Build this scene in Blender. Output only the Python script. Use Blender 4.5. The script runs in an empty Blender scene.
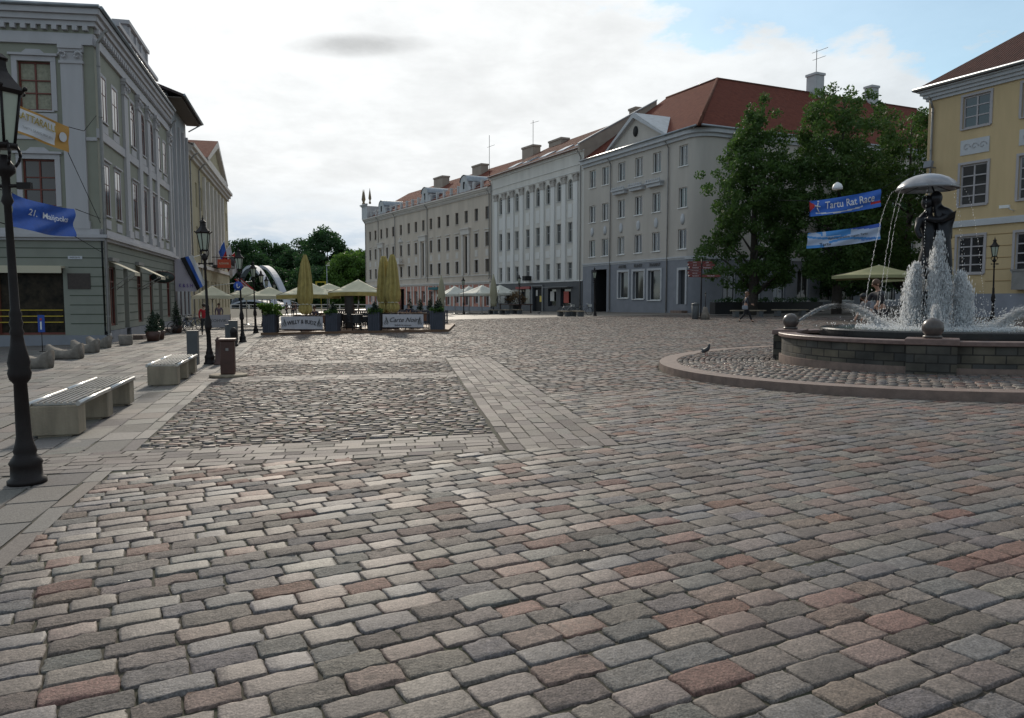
import bpy, bmesh, math, random
import numpy as np
from mathutils import Vector, Matrix
R = math.radians
scn = bpy.context.scene
COL = scn.collection

# ------------------------------------------------------------ camera
EYE = 1.65
cam_d = bpy.data.cameras.new('camera'); cam = bpy.data.objects.new('camera', cam_d); COL.objects.link(cam)
cam_d.sensor_width = 36.0; cam_d.lens = 36.0*778.0/1024.0
cam.location = (0, 0, EYE); cam.rotation_euler = (math.pi/2-math.atan(61/778.0), 0, 0)
cam_d.clip_end = 4000; cam_d.clip_start = 0.05
scn.camera = cam
# ------------------------------------------------------------ light
SUN_AZ, SUN_EL = -13.0, 25.0          # degrees right of straight ahead (+Y), degrees above the horizon
sd = Vector((math.sin(R(SUN_AZ))*math.cos(R(SUN_EL)), math.cos(R(SUN_AZ))*math.cos(R(SUN_EL)), math.sin(R(SUN_EL))))
sun_d = bpy.data.lights.new('sun', 'SUN'); sun = bpy.data.objects.new('sun', sun_d); COL.objects.link(sun)
sun_d.energy = 2.6; sun_d.angle = R(4.0); sun_d.color = (1.0, 0.90, 0.76)
sun.rotation_euler = sd.to_track_quat('Z', 'Y').to_euler(); sun.location = sd*300
world = bpy.data.worlds.new('World'); scn.world = world; world.use_nodes = True
wn = world.node_tree.nodes; wl = world.node_tree.links; wn.clear()
def WN(t, **k):
    n = wn.new(t)
    for a, b in k.items(): setattr(n, a, b)
    return n
def wmath(op, a, b=None, c=None, clamp=False):
    n = WN('ShaderNodeMath', operation=op); n.use_clamp = clamp
    for i, v in enumerate((a, b, c)):
        if v is None: continue
        if isinstance(v, (int, float)): n.inputs[i].default_value = v
        else: wl.new(v, n.inputs[i])
    return n.outputs[0]
sky = WN('ShaderNodeTexSky', sky_type='NISHITA'); sky.sun_disc = False
sky.sun_elevation = R(SUN_EL); sky.sun_rotation = R(SUN_AZ); sky.air_density = 1.0; sky.dust_density = 0.25; sky.ozone_density = 2.0
tc = WN('ShaderNodeTexCoord'); sep = WN('ShaderNodeSeparateXYZ'); wl.new(tc.outputs['Generated'], sep.inputs[0])
zz = wmath('MAXIMUM', sep.outputs[2], 0.0)
den = wmath('ADD', zz, 0.20)
cx = wmath('DIVIDE', sep.outputs[0], den); cy = wmath('DIVIDE', sep.outputs[1], den)
cmb = WN('ShaderNodeCombineXYZ'); wl.new(cx, cmb.inputs[0]); wl.new(cy, cmb.inputs[1])
def wnoise(scale, detail, rough, off, dist=0.0, stretch=(1, 1, 1)):
    mp = WN('ShaderNodeMapping'); mp.inputs['Location'].default_value = off; mp.inputs['Scale'].default_value = stretch
    wl.new(cmb.outputs[0], mp.inputs[0])
    n = WN('ShaderNodeTexNoise'); n.inputs['Scale'].default_value = scale; n.inputs['Detail'].default_value = detail
    n.inputs['Roughness'].default_value = rough; n.inputs['Distortion'].default_value = dist
    wl.new(mp.outputs[0], n.inputs['Vector']); return n.outputs[0]
def wrange(v, a, b, c=0.0, d=1.0, smooth=True):
    n = WN('ShaderNodeMapRange'); n.interpolation_type = 'SMOOTHSTEP' if smooth else 'LINEAR'
    wl.new(v, n.inputs[0])
    for i, x in enumerate((a, b, c, d)): n.inputs[i+1].default_value = x
    return n.outputs[0]
def wdot(vec):
    n = WN('ShaderNodeVectorMath', operation='DOT_PRODUCT'); wl.new(tc.outputs['Generated'], n.inputs[0])
    n.inputs[1].default_value = vec; return n.outputs['Value']
def wcol(v, c0, c1):
    n = WN('ShaderNodeMix', data_type='RGBA'); wl.new(v, n.inputs['Factor'])
    for nm, c in (('A', c0), ('B', c1)):
        if isinstance(c, tuple): n.inputs[nm].default_value = (*c, 1)
        else: wl.new(c, n.inputs[nm])
    return n.outputs['Result']
def wscale(c, v):
    n = WN('ShaderNodeVectorMath', operation='SCALE'); wl.new(c, n.inputs[0])
    if isinstance(v, (int, float)): n.inputs['Scale'].default_value = v
    else: wl.new(v, n.inputs['Scale'])
    return n.outputs[0]
sundot = wdot(tuple(sd))
n1 = wnoise(1.15, 9, 0.55, (3.1, 1.7, 0), 0.2, (1, 0.9, 1))
n2 = wnoise(0.4, 3, 0.5, (7.3, 2.2, 0))
n3 = wnoise(3.2, 8, 0.6, (1.3, 9.2, 0), 0.2)
near_sun = wrange(sundot, 0.70, 0.97)
yy = wmath('MAXIMUM', sep.outputs[1], 0.05); du = wmath('DIVIDE', sep.outputs[0], yy); dv = wmath('DIVIDE', sep.outputs[2], yy)
def blob(u0, v0, su, sv, r0=0.3, r1=1.3, wob=0.6):
    a = wmath('POWER', wmath('DIVIDE', wmath('SUBTRACT', du, u0), su), 2.0); b = wmath('POWER', wmath('DIVIDE', wmath('SUBTRACT', dv, v0), sv), 2.0)
    d = wmath('ADD', wmath('ADD', a, b), wmath('MULTIPLY', wmath('SUBTRACT', n3, 0.5), wob*4))
    return wrange(d, r0, r1, 1.0, 0.0)
n4 = wnoise(6.5, 8, 0.62, (4.4, 0.6, 0), 0.1)
cover = wmath('ADD', wmath('MULTIPLY', n1, 0.52), wmath('MULTIPLY', n2, 0.30))
cover = wmath('ADD', cover, wmath('MULTIPLY', n4, 0.20))
cover = wmath('ADD', cover, wmath('MULTIPLY', near_sun, 0.14))
# gaps of blue: a long one high ahead and right, one low on the left over the park
cover = wmath('SUBTRACT', cover, wmath('MULTIPLY', blob(0.24, 0.375, 0.42, 0.085, 0.2, 1.5, 0.5), 0.105))
cover = wmath('SUBTRACT', cover, wmath('MULTIPLY', blob(0.60, 0.33, 0.12, 0.10, 0.2, 1.5, 0.5), 0.10))
cover = wmath('ADD', cover, wmath('MULTIPLY', blob(0.30, 0.245, 0.24, 0.05, 0.2, 1.6, 0.5), 0.12))
mask = wrange(cover, 0.455, 0.545)
# thin high veil everywhere plus the cumulus mask
mask = wmath('MAXIMUM', mask, 0.36)
# brightness: brilliant round the hidden sun, calmer away from it, grey undersides from the noise
glow = wmath('ADD', wmath('MULTIPLY', wmath('POWER', wmath('MAXIMUM', sundot, 0.0), 5.0), 2.0), wrange(sundot, -0.1, 0.75, 4.6, 7.3))
tex = wrange(wmath('ADD', wmath('MULTIPLY', n3, 0.45), wmath('ADD', wmath('MULTIPLY', n1, 0.35), wmath('MULTIPLY', n4, 0.2))), 0.38, 0.66, 1.10, 0.88)
br = wmath('MULTIPLY', glow, tex)
br = wmath('MULTIPLY', br, wmath('SUBTRACT', 1.0, wmath('MULTIPLY', blob(-0.19, 0.315, 0.075, 0.013, 0.0, 2.2, 1.2), 0.40)))
cloud = wscale(wcol(near_sun, (0.87, 0.945, 1.0), (0.975, 0.995, 1.0)), br)
blue = wn.new('ShaderNodeMix'); blue.data_type = 'RGBA'; blue.blend_type = 'MULTIPLY'; blue.inputs['Factor'].default_value = 1.0
wl.new(sky.outputs[0], blue.inputs['A']); blue.inputs['B'].default_value = (1.25, 1.45, 1.32, 1)
res = wcol(mask, blue.outputs['Result'], cloud)
# bank of blue-grey cloud low over the horizon
low = wmath('MULTIPLY', wrange(sep.outputs[2], 0.04, 0.155, 1.0, 0.0), wrange(n3, 0.25, 0.6, 1.0, 0.55))
bank = wcol(wrange(n3, 0.42, 0.66), (4.0, 5.1, 6.3), (6.6, 7.3, 8.1))
res = wcol(low, res, bank)
bg = WN('ShaderNodeBackground'); bg.inputs['Strength'].default_value = 0.11
wl.new(res, bg.inputs['Color'])
wo = WN('ShaderNodeOutputWorld'); wl.new(bg.outputs[0], wo.inputs[0])
scn.view_settings.view_transform = 'Standard'; scn.view_settings.look = 'None'
scn.view_settings.exposure = 0.0; scn.view_settings.gamma = 1.0; scn.view_settings.use_curve_mapping = False

# ------------------------------------------------------------ helpers
rng = random.Random(7); nrg = np.random.default_rng(7)
SL = 0.022
def G(x, y=0): return SL*min(max(x, -34.0), 48.0)

def mat(name, col, rough=0.7, metal=0.0, var=0.0, vscale=2.0, bump=0.0, bscale=20.0, col2=None, spec=0.5, emit=None, detail=5, dirt=None, streak=False):
    m = bpy.data.materials.new(name); m.use_nodes = True; nt = m.node_tree; b = nt.nodes['Principled BSDF']
    b.inputs['Roughness'].default_value = rough; b.inputs['Metallic'].default_value = metal
    b.inputs['Specular IOR Level'].default_value = spec
    c = (*col, 1); b.inputs['Base Color'].default_value = c
    if var or col2 or bump:
        t = nt.nodes.new('ShaderNodeTexCoord'); mp = nt.nodes.new('ShaderNodeMapping'); nt.links.new(t.outputs['Object'], mp.inputs[0])
        if streak: mp.inputs['Scale'].default_value = (1, 1, 0.18)
        n = nt.nodes.new('ShaderNodeTexNoise'); n.inputs['Scale'].default_value = vscale; n.inputs['Detail'].default_value = detail; n.inputs['Roughness'].default_value = 0.6
        nt.links.new(mp.outputs[0], n.inputs['Vector'])
        r = nt.nodes.new('ShaderNodeValToRGB'); r.color_ramp.elements[0].position = 0.3; r.color_ramp.elements[1].position = 0.72
        lo = tuple(x*(1-var) for x in col); hi = tuple(min(1, x*(1+var)) for x in col)
        if col2: hi = tuple(col2)
        r.color_ramp.elements[0].color = (*lo, 1); r.color_ramp.elements[1].color = (*hi, 1)
        nt.links.new(n.outputs[0], r.inputs[0]); nt.links.new(r.outputs[0], b.inputs['Base Color'])
        if bump:
            n2 = nt.nodes.new('ShaderNodeTexNoise'); n2.inputs['Scale'].default_value = bscale; n2.inputs['Detail'].default_value = 4
            nt.links.new(t.outputs['Object'], n2.inputs['Vector'])
            bp = nt.nodes.new('ShaderNodeBump'); bp.inputs['Strength'].default_value = bump; bp.inputs['Distance'].default_value = 0.02
            nt.links.new(n2.outputs[0], bp.inputs['Height']); nt.links.new(bp.outputs[0], b.inputs['Normal'])
    if emit: b.inputs['Emission Color'].default_value = (*emit[0], 1); b.inputs['Emission Strength'].default_value = emit[1]
    return m

class MB:
    def __init__(s): s.v = []; s.f = []; s.m = []; s.sm = []
    def add(s, vs, fs, mi=0, smooth=False):
        o = len(s.v); s.v += [tuple(p) for p in vs]
        for f in fs: s.f.append(tuple(i+o for i in f)); s.m.append(mi); s.sm.append(smooth)
        return s
    def box(s, x0, x1, y0, y1, z0, z1, mi=0):
        return s.add([(x0,y0,z0),(x1,y0,z0),(x1,y1,z0),(x0,y1,z0),(x0,y0,z1),(x1,y0,z1),(x1,y1,z1),(x0,y1,z1)],
                     [(0,3,2,1),(4,5,6,7),(0,1,5,4),(1,2,6,5),(2,3,7,6),(3,0,4,7)], mi)
    def cbox(s, c, sz, rz=0, mi=0, rx=0, ry=0):
        M = Matrix.Translation(c) @ Matrix.Rotation(rz,4,'Z') @ Matrix.Rotation(rx,4,'X') @ Matrix.Rotation(ry,4,'Y')
        h = [a/2 for a in sz]; vs = [M @ Vector((sx*h[0], sy*h[1], q*h[2])) for q in (-1,1) for sx,sy in ((-1,-1),(1,-1),(1,1),(-1,1))]
        return s.add(vs, [(0,3,2,1),(4,5,6,7),(0,1,5,4),(1,2,6,5),(2,3,7,6),(3,0,4,7)], mi)
    def tube(s, p0, p1, r0, r1=None, n=8, mi=0, cap=True, smooth=True):
        r1 = r0 if r1 is None else r1
        p0 = Vector(p0); p1 = Vector(p1); d = (p1-p0)
        if d.length < 1e-6: return s
        q = d.to_track_quat('Z','Y'); vs = []
        for p, r in ((p0, r0), (p1, r1)):
            for i in range(n): a = 2*math.pi*i/n; vs.append(p + q @ Vector((r*math.cos(a), r*math.sin(a), 0)))
        fs = [(i, (i+1)%n, n+(i+1)%n, n+i) for i in range(n)]
        s.add(vs, fs, mi, smooth)
        if cap: s.add(vs, [tuple(range(n-1,-1,-1)), tuple(range(n,2*n))], mi, False)
        return s
    def path(s, pts, r, n=6, mi=0):
        rr = r if isinstance(r, (list, tuple)) else [r]*len(pts)
        for i in range(len(pts)-1): s.tube(pts[i], pts[i+1], rr[i], rr[i+1], n, mi)
        return s
    def lathe(s, prof, c=(0,0,0), n=16, mi=0, smooth=True, sx=1, sy=1, ang0=0, close=True):
        vs = []
        for r, z in prof:
            for i in range(n): a = 2*math.pi*i/n+ang0; vs.append((c[0]+r*sx*math.cos(a), c[1]+r*sy*math.sin(a), c[2]+z))
        fs = [(k*n+i, k*n+(i+1)%n, (k+1)*n+(i+1)%n, (k+1)*n+i) for k in range(len(prof)-1) for i in range(n)]
        if close: fs += [tuple(range(n-1,-1,-1)), tuple(range((len(prof)-1)*n, len(prof)*n))]
        return s.add(vs, fs, mi, smooth)
    def ball(s, c, r, n=12, k=8, mi=0, sc=(1,1,1)):
        prof = [(max(1e-4, r*math.sin(math.pi*i/k)), -r*math.cos(math.pi*i/k)*sc[2]) for i in range(k+1)]
        return s.lathe(prof, c, n, mi, True, sc[0], sc[1])
    def prism(s, poly, z0, z1, mi=0):
        n = len(poly); vs = [(x,y,z0) for x,y in poly]+[(x,y,z1) for x,y in poly]
        return s.add(vs, [tuple(range(n-1,-1,-1)), tuple(range(n,2*n))]+[(i,(i+1)%n,n+(i+1)%n,n+i) for i in range(n)], mi)
    def slab(s, poly, y0, y1, mi=0):     # polygon in XZ extruded along Y
        n = len(poly); vs = [(x,y0,z) for x,z in poly]+[(x,y1,z) for x,z in poly]
        return s.add(vs, [tuple(range(n)), tuple(range(2*n-1,n-1,-1))]+[(i,n+i,n+(i+1)%n,(i+1)%n) for i in range(n)], mi)
    def xslab(s, poly, x0, x1, mi=0):    # polygon in YZ extruded along X
        n = len(poly); vs = [(x0,y,z) for y,z in poly]+[(x1,y,z) for y,z in poly]
        return s.add(vs, [tuple(range(n)), tuple(range(2*n-1,n-1,-1))]+[(i,n+i,n+(i+1)%n,(i+1)%n) for i in range(n)], mi)
    def mark(s):
        if not hasattr(s, 'mk'): s.mk = []
        s.mk.append((len(s.v), len(s.f))); return s
    def build_parts(s, name, mats, parent=None, **k):
        mk = getattr(s, 'mk', []) + [(len(s.v), len(s.f))]
        if mk[0] != (0, 0): mk = [(0, 0)]+mk
        out = []
        for (v0, f0), (v1, f1) in zip(mk, mk[1:]):
            if f1 <= f0: continue
            q = MB(); q.v = s.v[v0:v1]; q.f = [tuple(i-v0 for i in f) for f in s.f[f0:f1]]; q.m = s.m[f0:f1]; q.sm = s.sm[f0:f1]
            out.append(q.build(name, mats, parent, **k))
        return out
    def build(s, name, mats, parent=None, loc=None, rz=0, label=None, cat=None, group=None, kind=None, fix=True):
        me = bpy.data.meshes.new(name); me.from_pydata(s.v, [], s.f)
        mats = mats if isinstance(mats, (list, tuple)) else [mats]
        for m in mats: me.materials.append(m)
        me.polygons.foreach_set('material_index', s.m); me.polygons.foreach_set('use_smooth', s.sm)
        if fix:
            bm = bmesh.new(); bm.from_mesh(me); bmesh.ops.remove_doubles(bm, verts=bm.verts, dist=1e-5)
            bmesh.ops.recalc_face_normals(bm, faces=bm.faces); bm.to_mesh(me); bm.free()
        me.update()
        o = bpy.data.objects.new(name, me); COL.objects.link(o)
        if parent: o.parent = parent
        if loc is not None: o.location = loc
        o.rotation_euler.z = rz
        tag(o, label, cat, group, kind); return o
def tag(o, label=None, cat=None, group=None, kind=None):
    if label: o['label'] = label
    if cat: o['category'] = cat
    if group: o['group'] = group
    if kind: o['kind'] = kind
    return o
def thing(name, label, cat, loc=(0,0,0), rz=0, group=None):
    o = bpy.data.objects.new(name, None); COL.objects.link(o); o.location = loc; o.rotation_euler.z = rz
    o.empty_display_size = 0.2
    return tag(o, label, cat, group)
def copytree(o, parent=None):
    c = o.copy(); COL.objects.link(c); c.parent = parent
    for ch in [x for x in KIDS(o)]: copytree(ch, c)
    return c
def KIDS(o): return [x for x in bpy.data.objects if x.parent is o]
def dup(o, loc, rz, label, group=None):
    c = copytree(o); c.location = loc; c.rotation_euler.z = rz; c['label'] = label
    if group: c['group'] = group
    return c
def text_mb(txt, size, depth=0.004, font_bold=False, italic=0.0, space=1.0):
    cu = bpy.data.curves.new('lettering', 'FONT'); cu.body = txt; cu.size = size; cu.extrude = depth; cu.align_x = 'CENTER'; cu.align_y = 'CENTER'
    cu.shear = italic; cu.space_character = space; cu.offset = size*0.012 if font_bold else 0.0; cu.resolution_u = 3
    o = bpy.data.objects.new('lettering', cu); COL.objects.link(o)
    dg = bpy.context.evaluated_depsgraph_get(); me = bpy.data.meshes.new_from_object(o.evaluated_get(dg))
    bpy.data.objects.remove(o); 
    mb = MB(); mb.add([tuple(v.co) for v in me.vertices], [tuple(p.vertices) for p in me.polygons]); bpy.data.meshes.remove(me)
    return mb
def xf(mb, fn):
    mb.v = [tuple(fn(*p)) for p in mb.v]; return mb
def merge(a, b, mi=None):
    o = len(a.v); fo = len(a.f)
    if hasattr(b, 'mk'):
        if not hasattr(a, 'mk'): a.mk = []
        a.mk += [(v+o, f+fo) for v, f in b.mk]
    a.v += b.v
    for f, m, s in zip(b.f, b.m, b.sm): a.f.append(tuple(i+o for i in f)); a.m.append(m if mi is None else mi); a.sm.append(s)
    return a
# ------------------------------------------------------------ ground
def stone_mat(name, rough0=0.62, rough1=0.82, bump=0.9, bscale=48.0, grain=0.42, spec=0.42):
    m = bpy.data.materials.new(name); m.use_nodes = True; nt = m.node_tree; b = nt.nodes['Principled BSDF']
    at = nt.nodes.new('ShaderNodeAttribute'); at.attribute_name = 'stone'
    t = nt.nodes.new('ShaderNodeTexCoord')
    n = nt.nodes.new('ShaderNodeTexNoise'); n.inputs['Scale'].default_value = 22; n.inputs['Detail'].default_value = 8; n.inputs['Roughness'].default_value = 0.7
    nt.links.new(t.outputs['Object'], n.inputs['Vector'])
    mr = nt.nodes.new('ShaderNodeMapRange'); mr.inputs[1].default_value = 0.3; mr.inputs[2].default_value = 0.7; mr.inputs[3].default_value = 1-grain; mr.inputs[4].default_value = 1+grain
    nt.links.new(n.outputs[0], mr.inputs[0])
    # mineral speckle
    v = nt.nodes.new('ShaderNodeTexNoise'); v.inputs['Scale'].default_value = 95; v.inputs['Detail'].default_value = 2
    nt.links.new(t.outputs['Object'], v.inputs['Vector'])
    mr2 = nt.nodes.new('ShaderNodeMapRange'); mr2.inputs[1].default_value = 0.35; mr2.inputs[2].default_value = 0.65; mr2.inputs[3].default_value = 0.68; mr2.inputs[4].default_value = 1.36
    nt.links.new(v.outputs[0], mr2.inputs[0])
    mm = nt.nodes.new('ShaderNodeMath'); mm.operation = 'MULTIPLY'; nt.links.new(mr.outputs[0], mm.inputs[0]); nt.links.new(mr2.outputs[0], mm.inputs[1])
    s = nt.nodes.new('ShaderNodeVectorMath'); s.operation = 'SCALE'; nt.links.new(at.outputs['Color'], s.inputs[0]); nt.links.new(mm.outputs[0], s.inputs['Scale'])
    nt.links.new(s.outputs[0], b.inputs['Base Color'])
    rr = nt.nodes.new('ShaderNodeMapRange'); rr.inputs[3].default_value = rough0; rr.inputs[4].default_value = rough1; nt.links.new(at.outputs['Alpha'], rr.inputs[0])
    nt.links.new(rr.outputs[0], b.inputs['Roughness']); b.inputs['Specular IOR Level'].default_value = spec
    n2 = nt.nodes.new('ShaderNodeTexNoise'); n2.inputs['Scale'].default_value = bscale; n2.inputs['Detail'].default_value = 5; n2.inputs['Roughness'].default_value = 0.65
    nt.links.new(t.outputs['Object'], n2.inputs['Vector'])
    bs = nt.nodes.new('ShaderNodeMath'); bs.operation = 'MULTIPLY'; bs.inputs[1].default_value = bump; nt.links.new(at.outputs['Alpha'], bs.inputs[0])
    bs2 = nt.nodes.new('ShaderNodeMath'); bs2.operation = 'ADD'; bs2.inputs[1].default_value = bump*0.4; nt.links.new(bs.outputs[0], bs2.inputs[0])
    bp = nt.nodes.new('ShaderNodeBump'); bp.inputs['Distance'].default_value = 0.012; nt.links.new(bs2.outputs[0], bp.inputs['Strength'])
    nt.links.new(n2.outputs[0], bp.inputs['Height']); nt.links.new(bp.outputs[0], b.inputs['Normal'])
    return m
M_COBBLE = stone_mat('granite_cobble')
M_SLAB = stone_mat('paving_slab_concrete', 0.72, 0.9, 0.18, 40, 0.16)

def stones_in_rows(origin, ang, s0, s1, t0, t1, pitch, lmin, lmax, mask, gap=0.012, jit=0.1, wob=0.02):
    """rows run along direction ang (deg from +Y, clockwise); s along the rows, t across them"""
    d = np.array([math.sin(R(ang)), math.cos(R(ang))]); n = np.array([-d[1], d[0]])
    out = []
    t = t0; k = 0
    while t < t1:
        p = pitch*(1+nrg.uniform(-jit, jit))
        nst = int((s1-s0)/lmin*1.1)+3
        ln = nrg.uniform(lmin, lmax, nst); e = s0-nrg.uniform(0, lmax)+np.concatenate([[0], np.cumsum(ln)])
        c = (e[:-1]+e[1:])/2; w = ln
        tt = t+p/2+wob*np.sin(c*0.9+k*0.13)+wob*0.5*np.sin(c*2.3+k*0.4)
        fr_ = (np.arange(11)+.5)/11; cc_ = e[:-1][:,None]+w[:,None]*fr_[None]
        good = mask(origin[0]+d[0]*cc_+n[0]*tt[:,None], origin[1]+d[1]*cc_+n[1]*tt[:,None])
        cnt = good.sum(1); first = good.argmax(1)
        c = e[:-1]+w*(first+cnt/2)/11; w = w*cnt/11
        x = origin[0]+d[0]*c+n[0]*tt; y = origin[1]+d[1]*c+n[1]*tt
        ok = (cnt > 2) & (w > .06) & (c < s1)
        out.append(np.stack([x, y, w-gap, np.full_like(w, p-gap), np.full_like(w, math.atan2(d[1], d[0]))], 1)[ok])
        t += p; k += 1
    return np.concatenate(out)

def make_stones(name, S, material, palette, lod, h=0.03, dome=0.006, edge=0.92, tilt=0.02, zj=0.004, label=None, z0=0.0, rnd=0.1, rough_p=0.5, parent=None, drop=0.005):
    ga, gb = lod
    A, B = np.meshgrid(np.array(ga), np.array(gb), indexing='ij'); A = A.ravel(); B = B.ravel()
    na, nb = len(ga), len(gb); T = na*nb; N = len(S)
    inner = (np.abs(A) < 0.999) & (np.abs(B) < 0.999)
    cornr = rnd*(A**6)*(B**6)
    a = A*(1-cornr); b = B*(1-cornr)
    x = a[None]*S[:,2:3]/2; y = b[None]*S[:,3:4]/2
    if na > 4:
        x = x+nrg.normal(0, 0.0035, (N,T)); y = y+nrg.normal(0, 0.0035, (N,T))
    else:
        x = x+nrg.normal(0, 0.006, (N,T)); y = y+nrg.normal(0, 0.006, (N,T))
    rough = nrg.random(N) < rough_p
    zt = dome*(1-0.5*(A**2)-0.5*(B**2))[None]*nrg.uniform(0.4, 1.6, (N,1)) + nrg.normal(0, 1, (N,T))*np.where(rough, 0.0034, 0.0014)[:,None]*(1 if na > 4 else 0)
    m2 = np.maximum(np.abs(A), np.abs(B))
    zt = zt-np.where(m2 > edge, (m2-edge)/(1-edge)*drop, 0)[None]
    z = np.where(inner[None], zt, -h)
    # tilt
    z = z+np.where(inner[None], 1, 0)*(nrg.normal(0, tilt, (N,1))*x+nrg.normal(0, tilt, (N,1))*y)+nrg.normal(0, zj, (N,1))
    ang = S[:,4:5]+nrg.normal(0, 0.012, (N,1)); ca, sa = np.cos(ang), np.sin(ang)
    X = S[:,0:1]+x*ca-y*sa; Y = S[:,1:2]+x*sa+y*ca
    Z = z+SL*np.clip(X, -34, 48)+z0
    V = np.stack([X, Y, Z], 2).reshape(-1, 3)
    q = np.array([[i*nb+j, (i+1)*nb+j, (i+1)*nb+j+1, i*nb+j+1] for i in range(na-1) for j in range(nb-1)])
    F = (q[None]+(np.arange(N)*T)[:,None,None]).reshape(-1, 4)
    me = bpy.data.meshes.new(name); me.vertices.add(len(V)); me.vertices.foreach_set('co', V.ravel().astype(np.float32))
    me.loops.add(F.size); me.loops.foreach_set('vertex_index', F.ravel().astype(np.int32))
    me.polygons.add(len(F)); me.polygons.foreach_set('loop_start', (np.arange(len(F))*4).astype(np.int32))
    me.polygons.foreach_set('use_smooth', np.full(len(F), rnd > .05))
    me.update(calc_edges=True)
    pal = np.array([p[:3] for p in palette]); wts = np.array([p[3] for p in palette]); idx = nrg.choice(len(pal), N, p=wts/wts.sum())
    c = (pal[idx]*.8+pal.mean(0)*.2)*.80*np.array([.93,.96,1.03])*nrg.uniform(0.88, 1.12, (N,1))*nrg.normal(1, 0.018, (N,3))
    C4 = np.concatenate([c, np.where(rough, nrg.uniform(0.6, 1, N), nrg.uniform(0, 0.4, N))[:,None]], 1)
    C = np.repeat(C4, T, 0)
    at = me.attributes.new('stone', 'FLOAT_COLOR', 'POINT'); at.data.foreach_set('color', C.ravel().astype(np.float32))
    me.materials.append(material); o = bpy.data.objects.new(name, me); COL.objects.link(o); o['kind'] = 'structure'
    if parent: o.parent = parent
    return o
FINE = ([-1,-.975,-.88,-.4,.0,.4,.88,.975,1], [-1,-.955,-.8,-.3,.3,.8,.955,1])
COARSE = ([-1,-.86,.86,1], [-1,-.8,.8,1])
FLAT = ([-1,-.97,.97,1], [-1,-.95,.95,1])
# lines of the paving, metres
KX = lambda y: -1.944-0.27*y                    # edge between left sidewalk and cobbles
b1lo = lambda x: 8.33+0.15*x
b1hi = lambda x: 9.48+0.15*x
dl = lambda y: -0.22-0.134*(y-9.47)
dr = lambda y: 1.24-0.1374*(y-8.46)
FC = (9.06, 16.6)                               # fountain centre
FR = 5.85
def in_diag(x, y): return (x > dl(y)) & (x < dr(y)) & (y > b1lo(x)) & (y < 22.0)
def in_b1(x, y): return (x > KX(y)-9) & (x <= dl(y)) & (y > b1lo(x)) & (y < b1hi(x))
def in_b2(x, y): return (x > KX(y)-0.6) & (x <= dl(y)) & (y > 16.55) & (y < 17.65)
def in_b3(x, y): return (x > KX(y)-0.0) & (x <= dl(y)) & (y > 20.9) & (y < 22.0)
def in_cells(x, y): return (x > KX(y)) & (x <= dl(y)) & (y >= b1hi(x)) & (y <= 20.9) & ~((y > 16.55) & (y < 17.65))
def right_front(x, y): # signed distance to the right-hand row (positive = on the square)
    d = np.array([-0.43, 0.903]); return -((x-15.68)*d[1]-(y-67.5)*d[0])
def in_main(x, y):
    m = (x > KX(y)) & ~in_diag(x, y) & ~((x <= dl(y)) & (y > b1lo(x)) & (y < 22.0)) & ((x-FC[0])**2+(y-FC[1])**2 > FR**2) & (right_front(x, y) > 4.0) & (y > -4)
    return m & (np.abs(x) < 0.75*y+5.5)
pal_c = [(.195,.158,.13,4), (.16,.147,.137,3.6), (.22,.152,.118,2.6), (.225,.118,.085,1.5), (.13,.103,.085,2.0), (.155,.145,.125,1.4), (.215,.185,.15,1.4)]
A1 = stones_in_rows((0,0), 63.5, -12, 30, -4.0, 40, 0.178, 0.2, 0.36, lambda x, y: in_main(x, y) & (y < 13.5) & (y > 1.2), gap=0.005)
make_stones('cobblestones', A1, M_COBBLE, pal_c, FINE, dome=0.003, h=0.045, tilt=0.007, zj=0.003, rnd=.06)
A2 = stones_in_rows((0,0), 63.5, -40, 70, -30, 75, 0.178, 0.2, 0.36, lambda x, y: in_main(x, y) & (y >= 13.5) & (y < 64), gap=0.012)
make_stones('cobblestones', A2, M_COBBLE, pal_c, COARSE, dome=0.004, h=0.045, tilt=0.012, zj=0.003, rnd=.05)
A3 = stones_in_rows((0,0), 82, -12, 4, 4, 24, 0.135, 0.13, 0.27, lambda x, y: in_cells(x, y), gap=0.024, jit=0.2, wob=0.035)
make_stones('cobblestones', A3, M_COBBLE, pal_c, COARSE, dome=0.005, h=0.045, tilt=0.018, zj=0.004)
pal_s = [(.19,.155,.13,3), (.17,.14,.12,2), (.205,.175,.15,2)]
B1 = stones_in_rows((0, 8.36), 81.5, -14, 4, 0.0, 1.12, 0.185, 0.26, 0.36, in_b1, gap=0.009, jit=0, wob=0)
make_stones('paving_band', B1, M_SLAB, pal_s, FLAT, dome=0.001, h=0.02, tilt=0.006, zj=0.0012, rnd=0.0, rough_p=.3, drop=.003)
B2 = np.concatenate([stones_in_rows((0, 16.55), 90, -9, 2, 0.0, 1.09, 0.185, 0.26, 0.36, in_b2, gap=0.009, jit=0, wob=0),
                     stones_in_rows((0, 20.9), 90, -9, 2, 0.0, 1.09, 0.185, 0.26, 0.36, in_b3, gap=0.009, jit=0, wob=0)])
make_stones('paving_band', B2, M_SLAB, pal_s, FLAT, dome=0.001, h=0.02, tilt=0.006, zj=0.0012, rnd=0.0, rough_p=.3, drop=.003)
B3 = stones_in_rows((0, 9), -7.75, -2, 14, -2.4, 1.8, 0.18, 0.34, 0.46, in_diag, gap=0.009, jit=0, wob=0)
make_stones('paving_band', B3, M_SLAB, pal_s, FLAT, dome=0.001, h=0.02, tilt=0.006, zj=0.0012, rnd=0.0, rough_p=.3, drop=.003)
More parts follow.
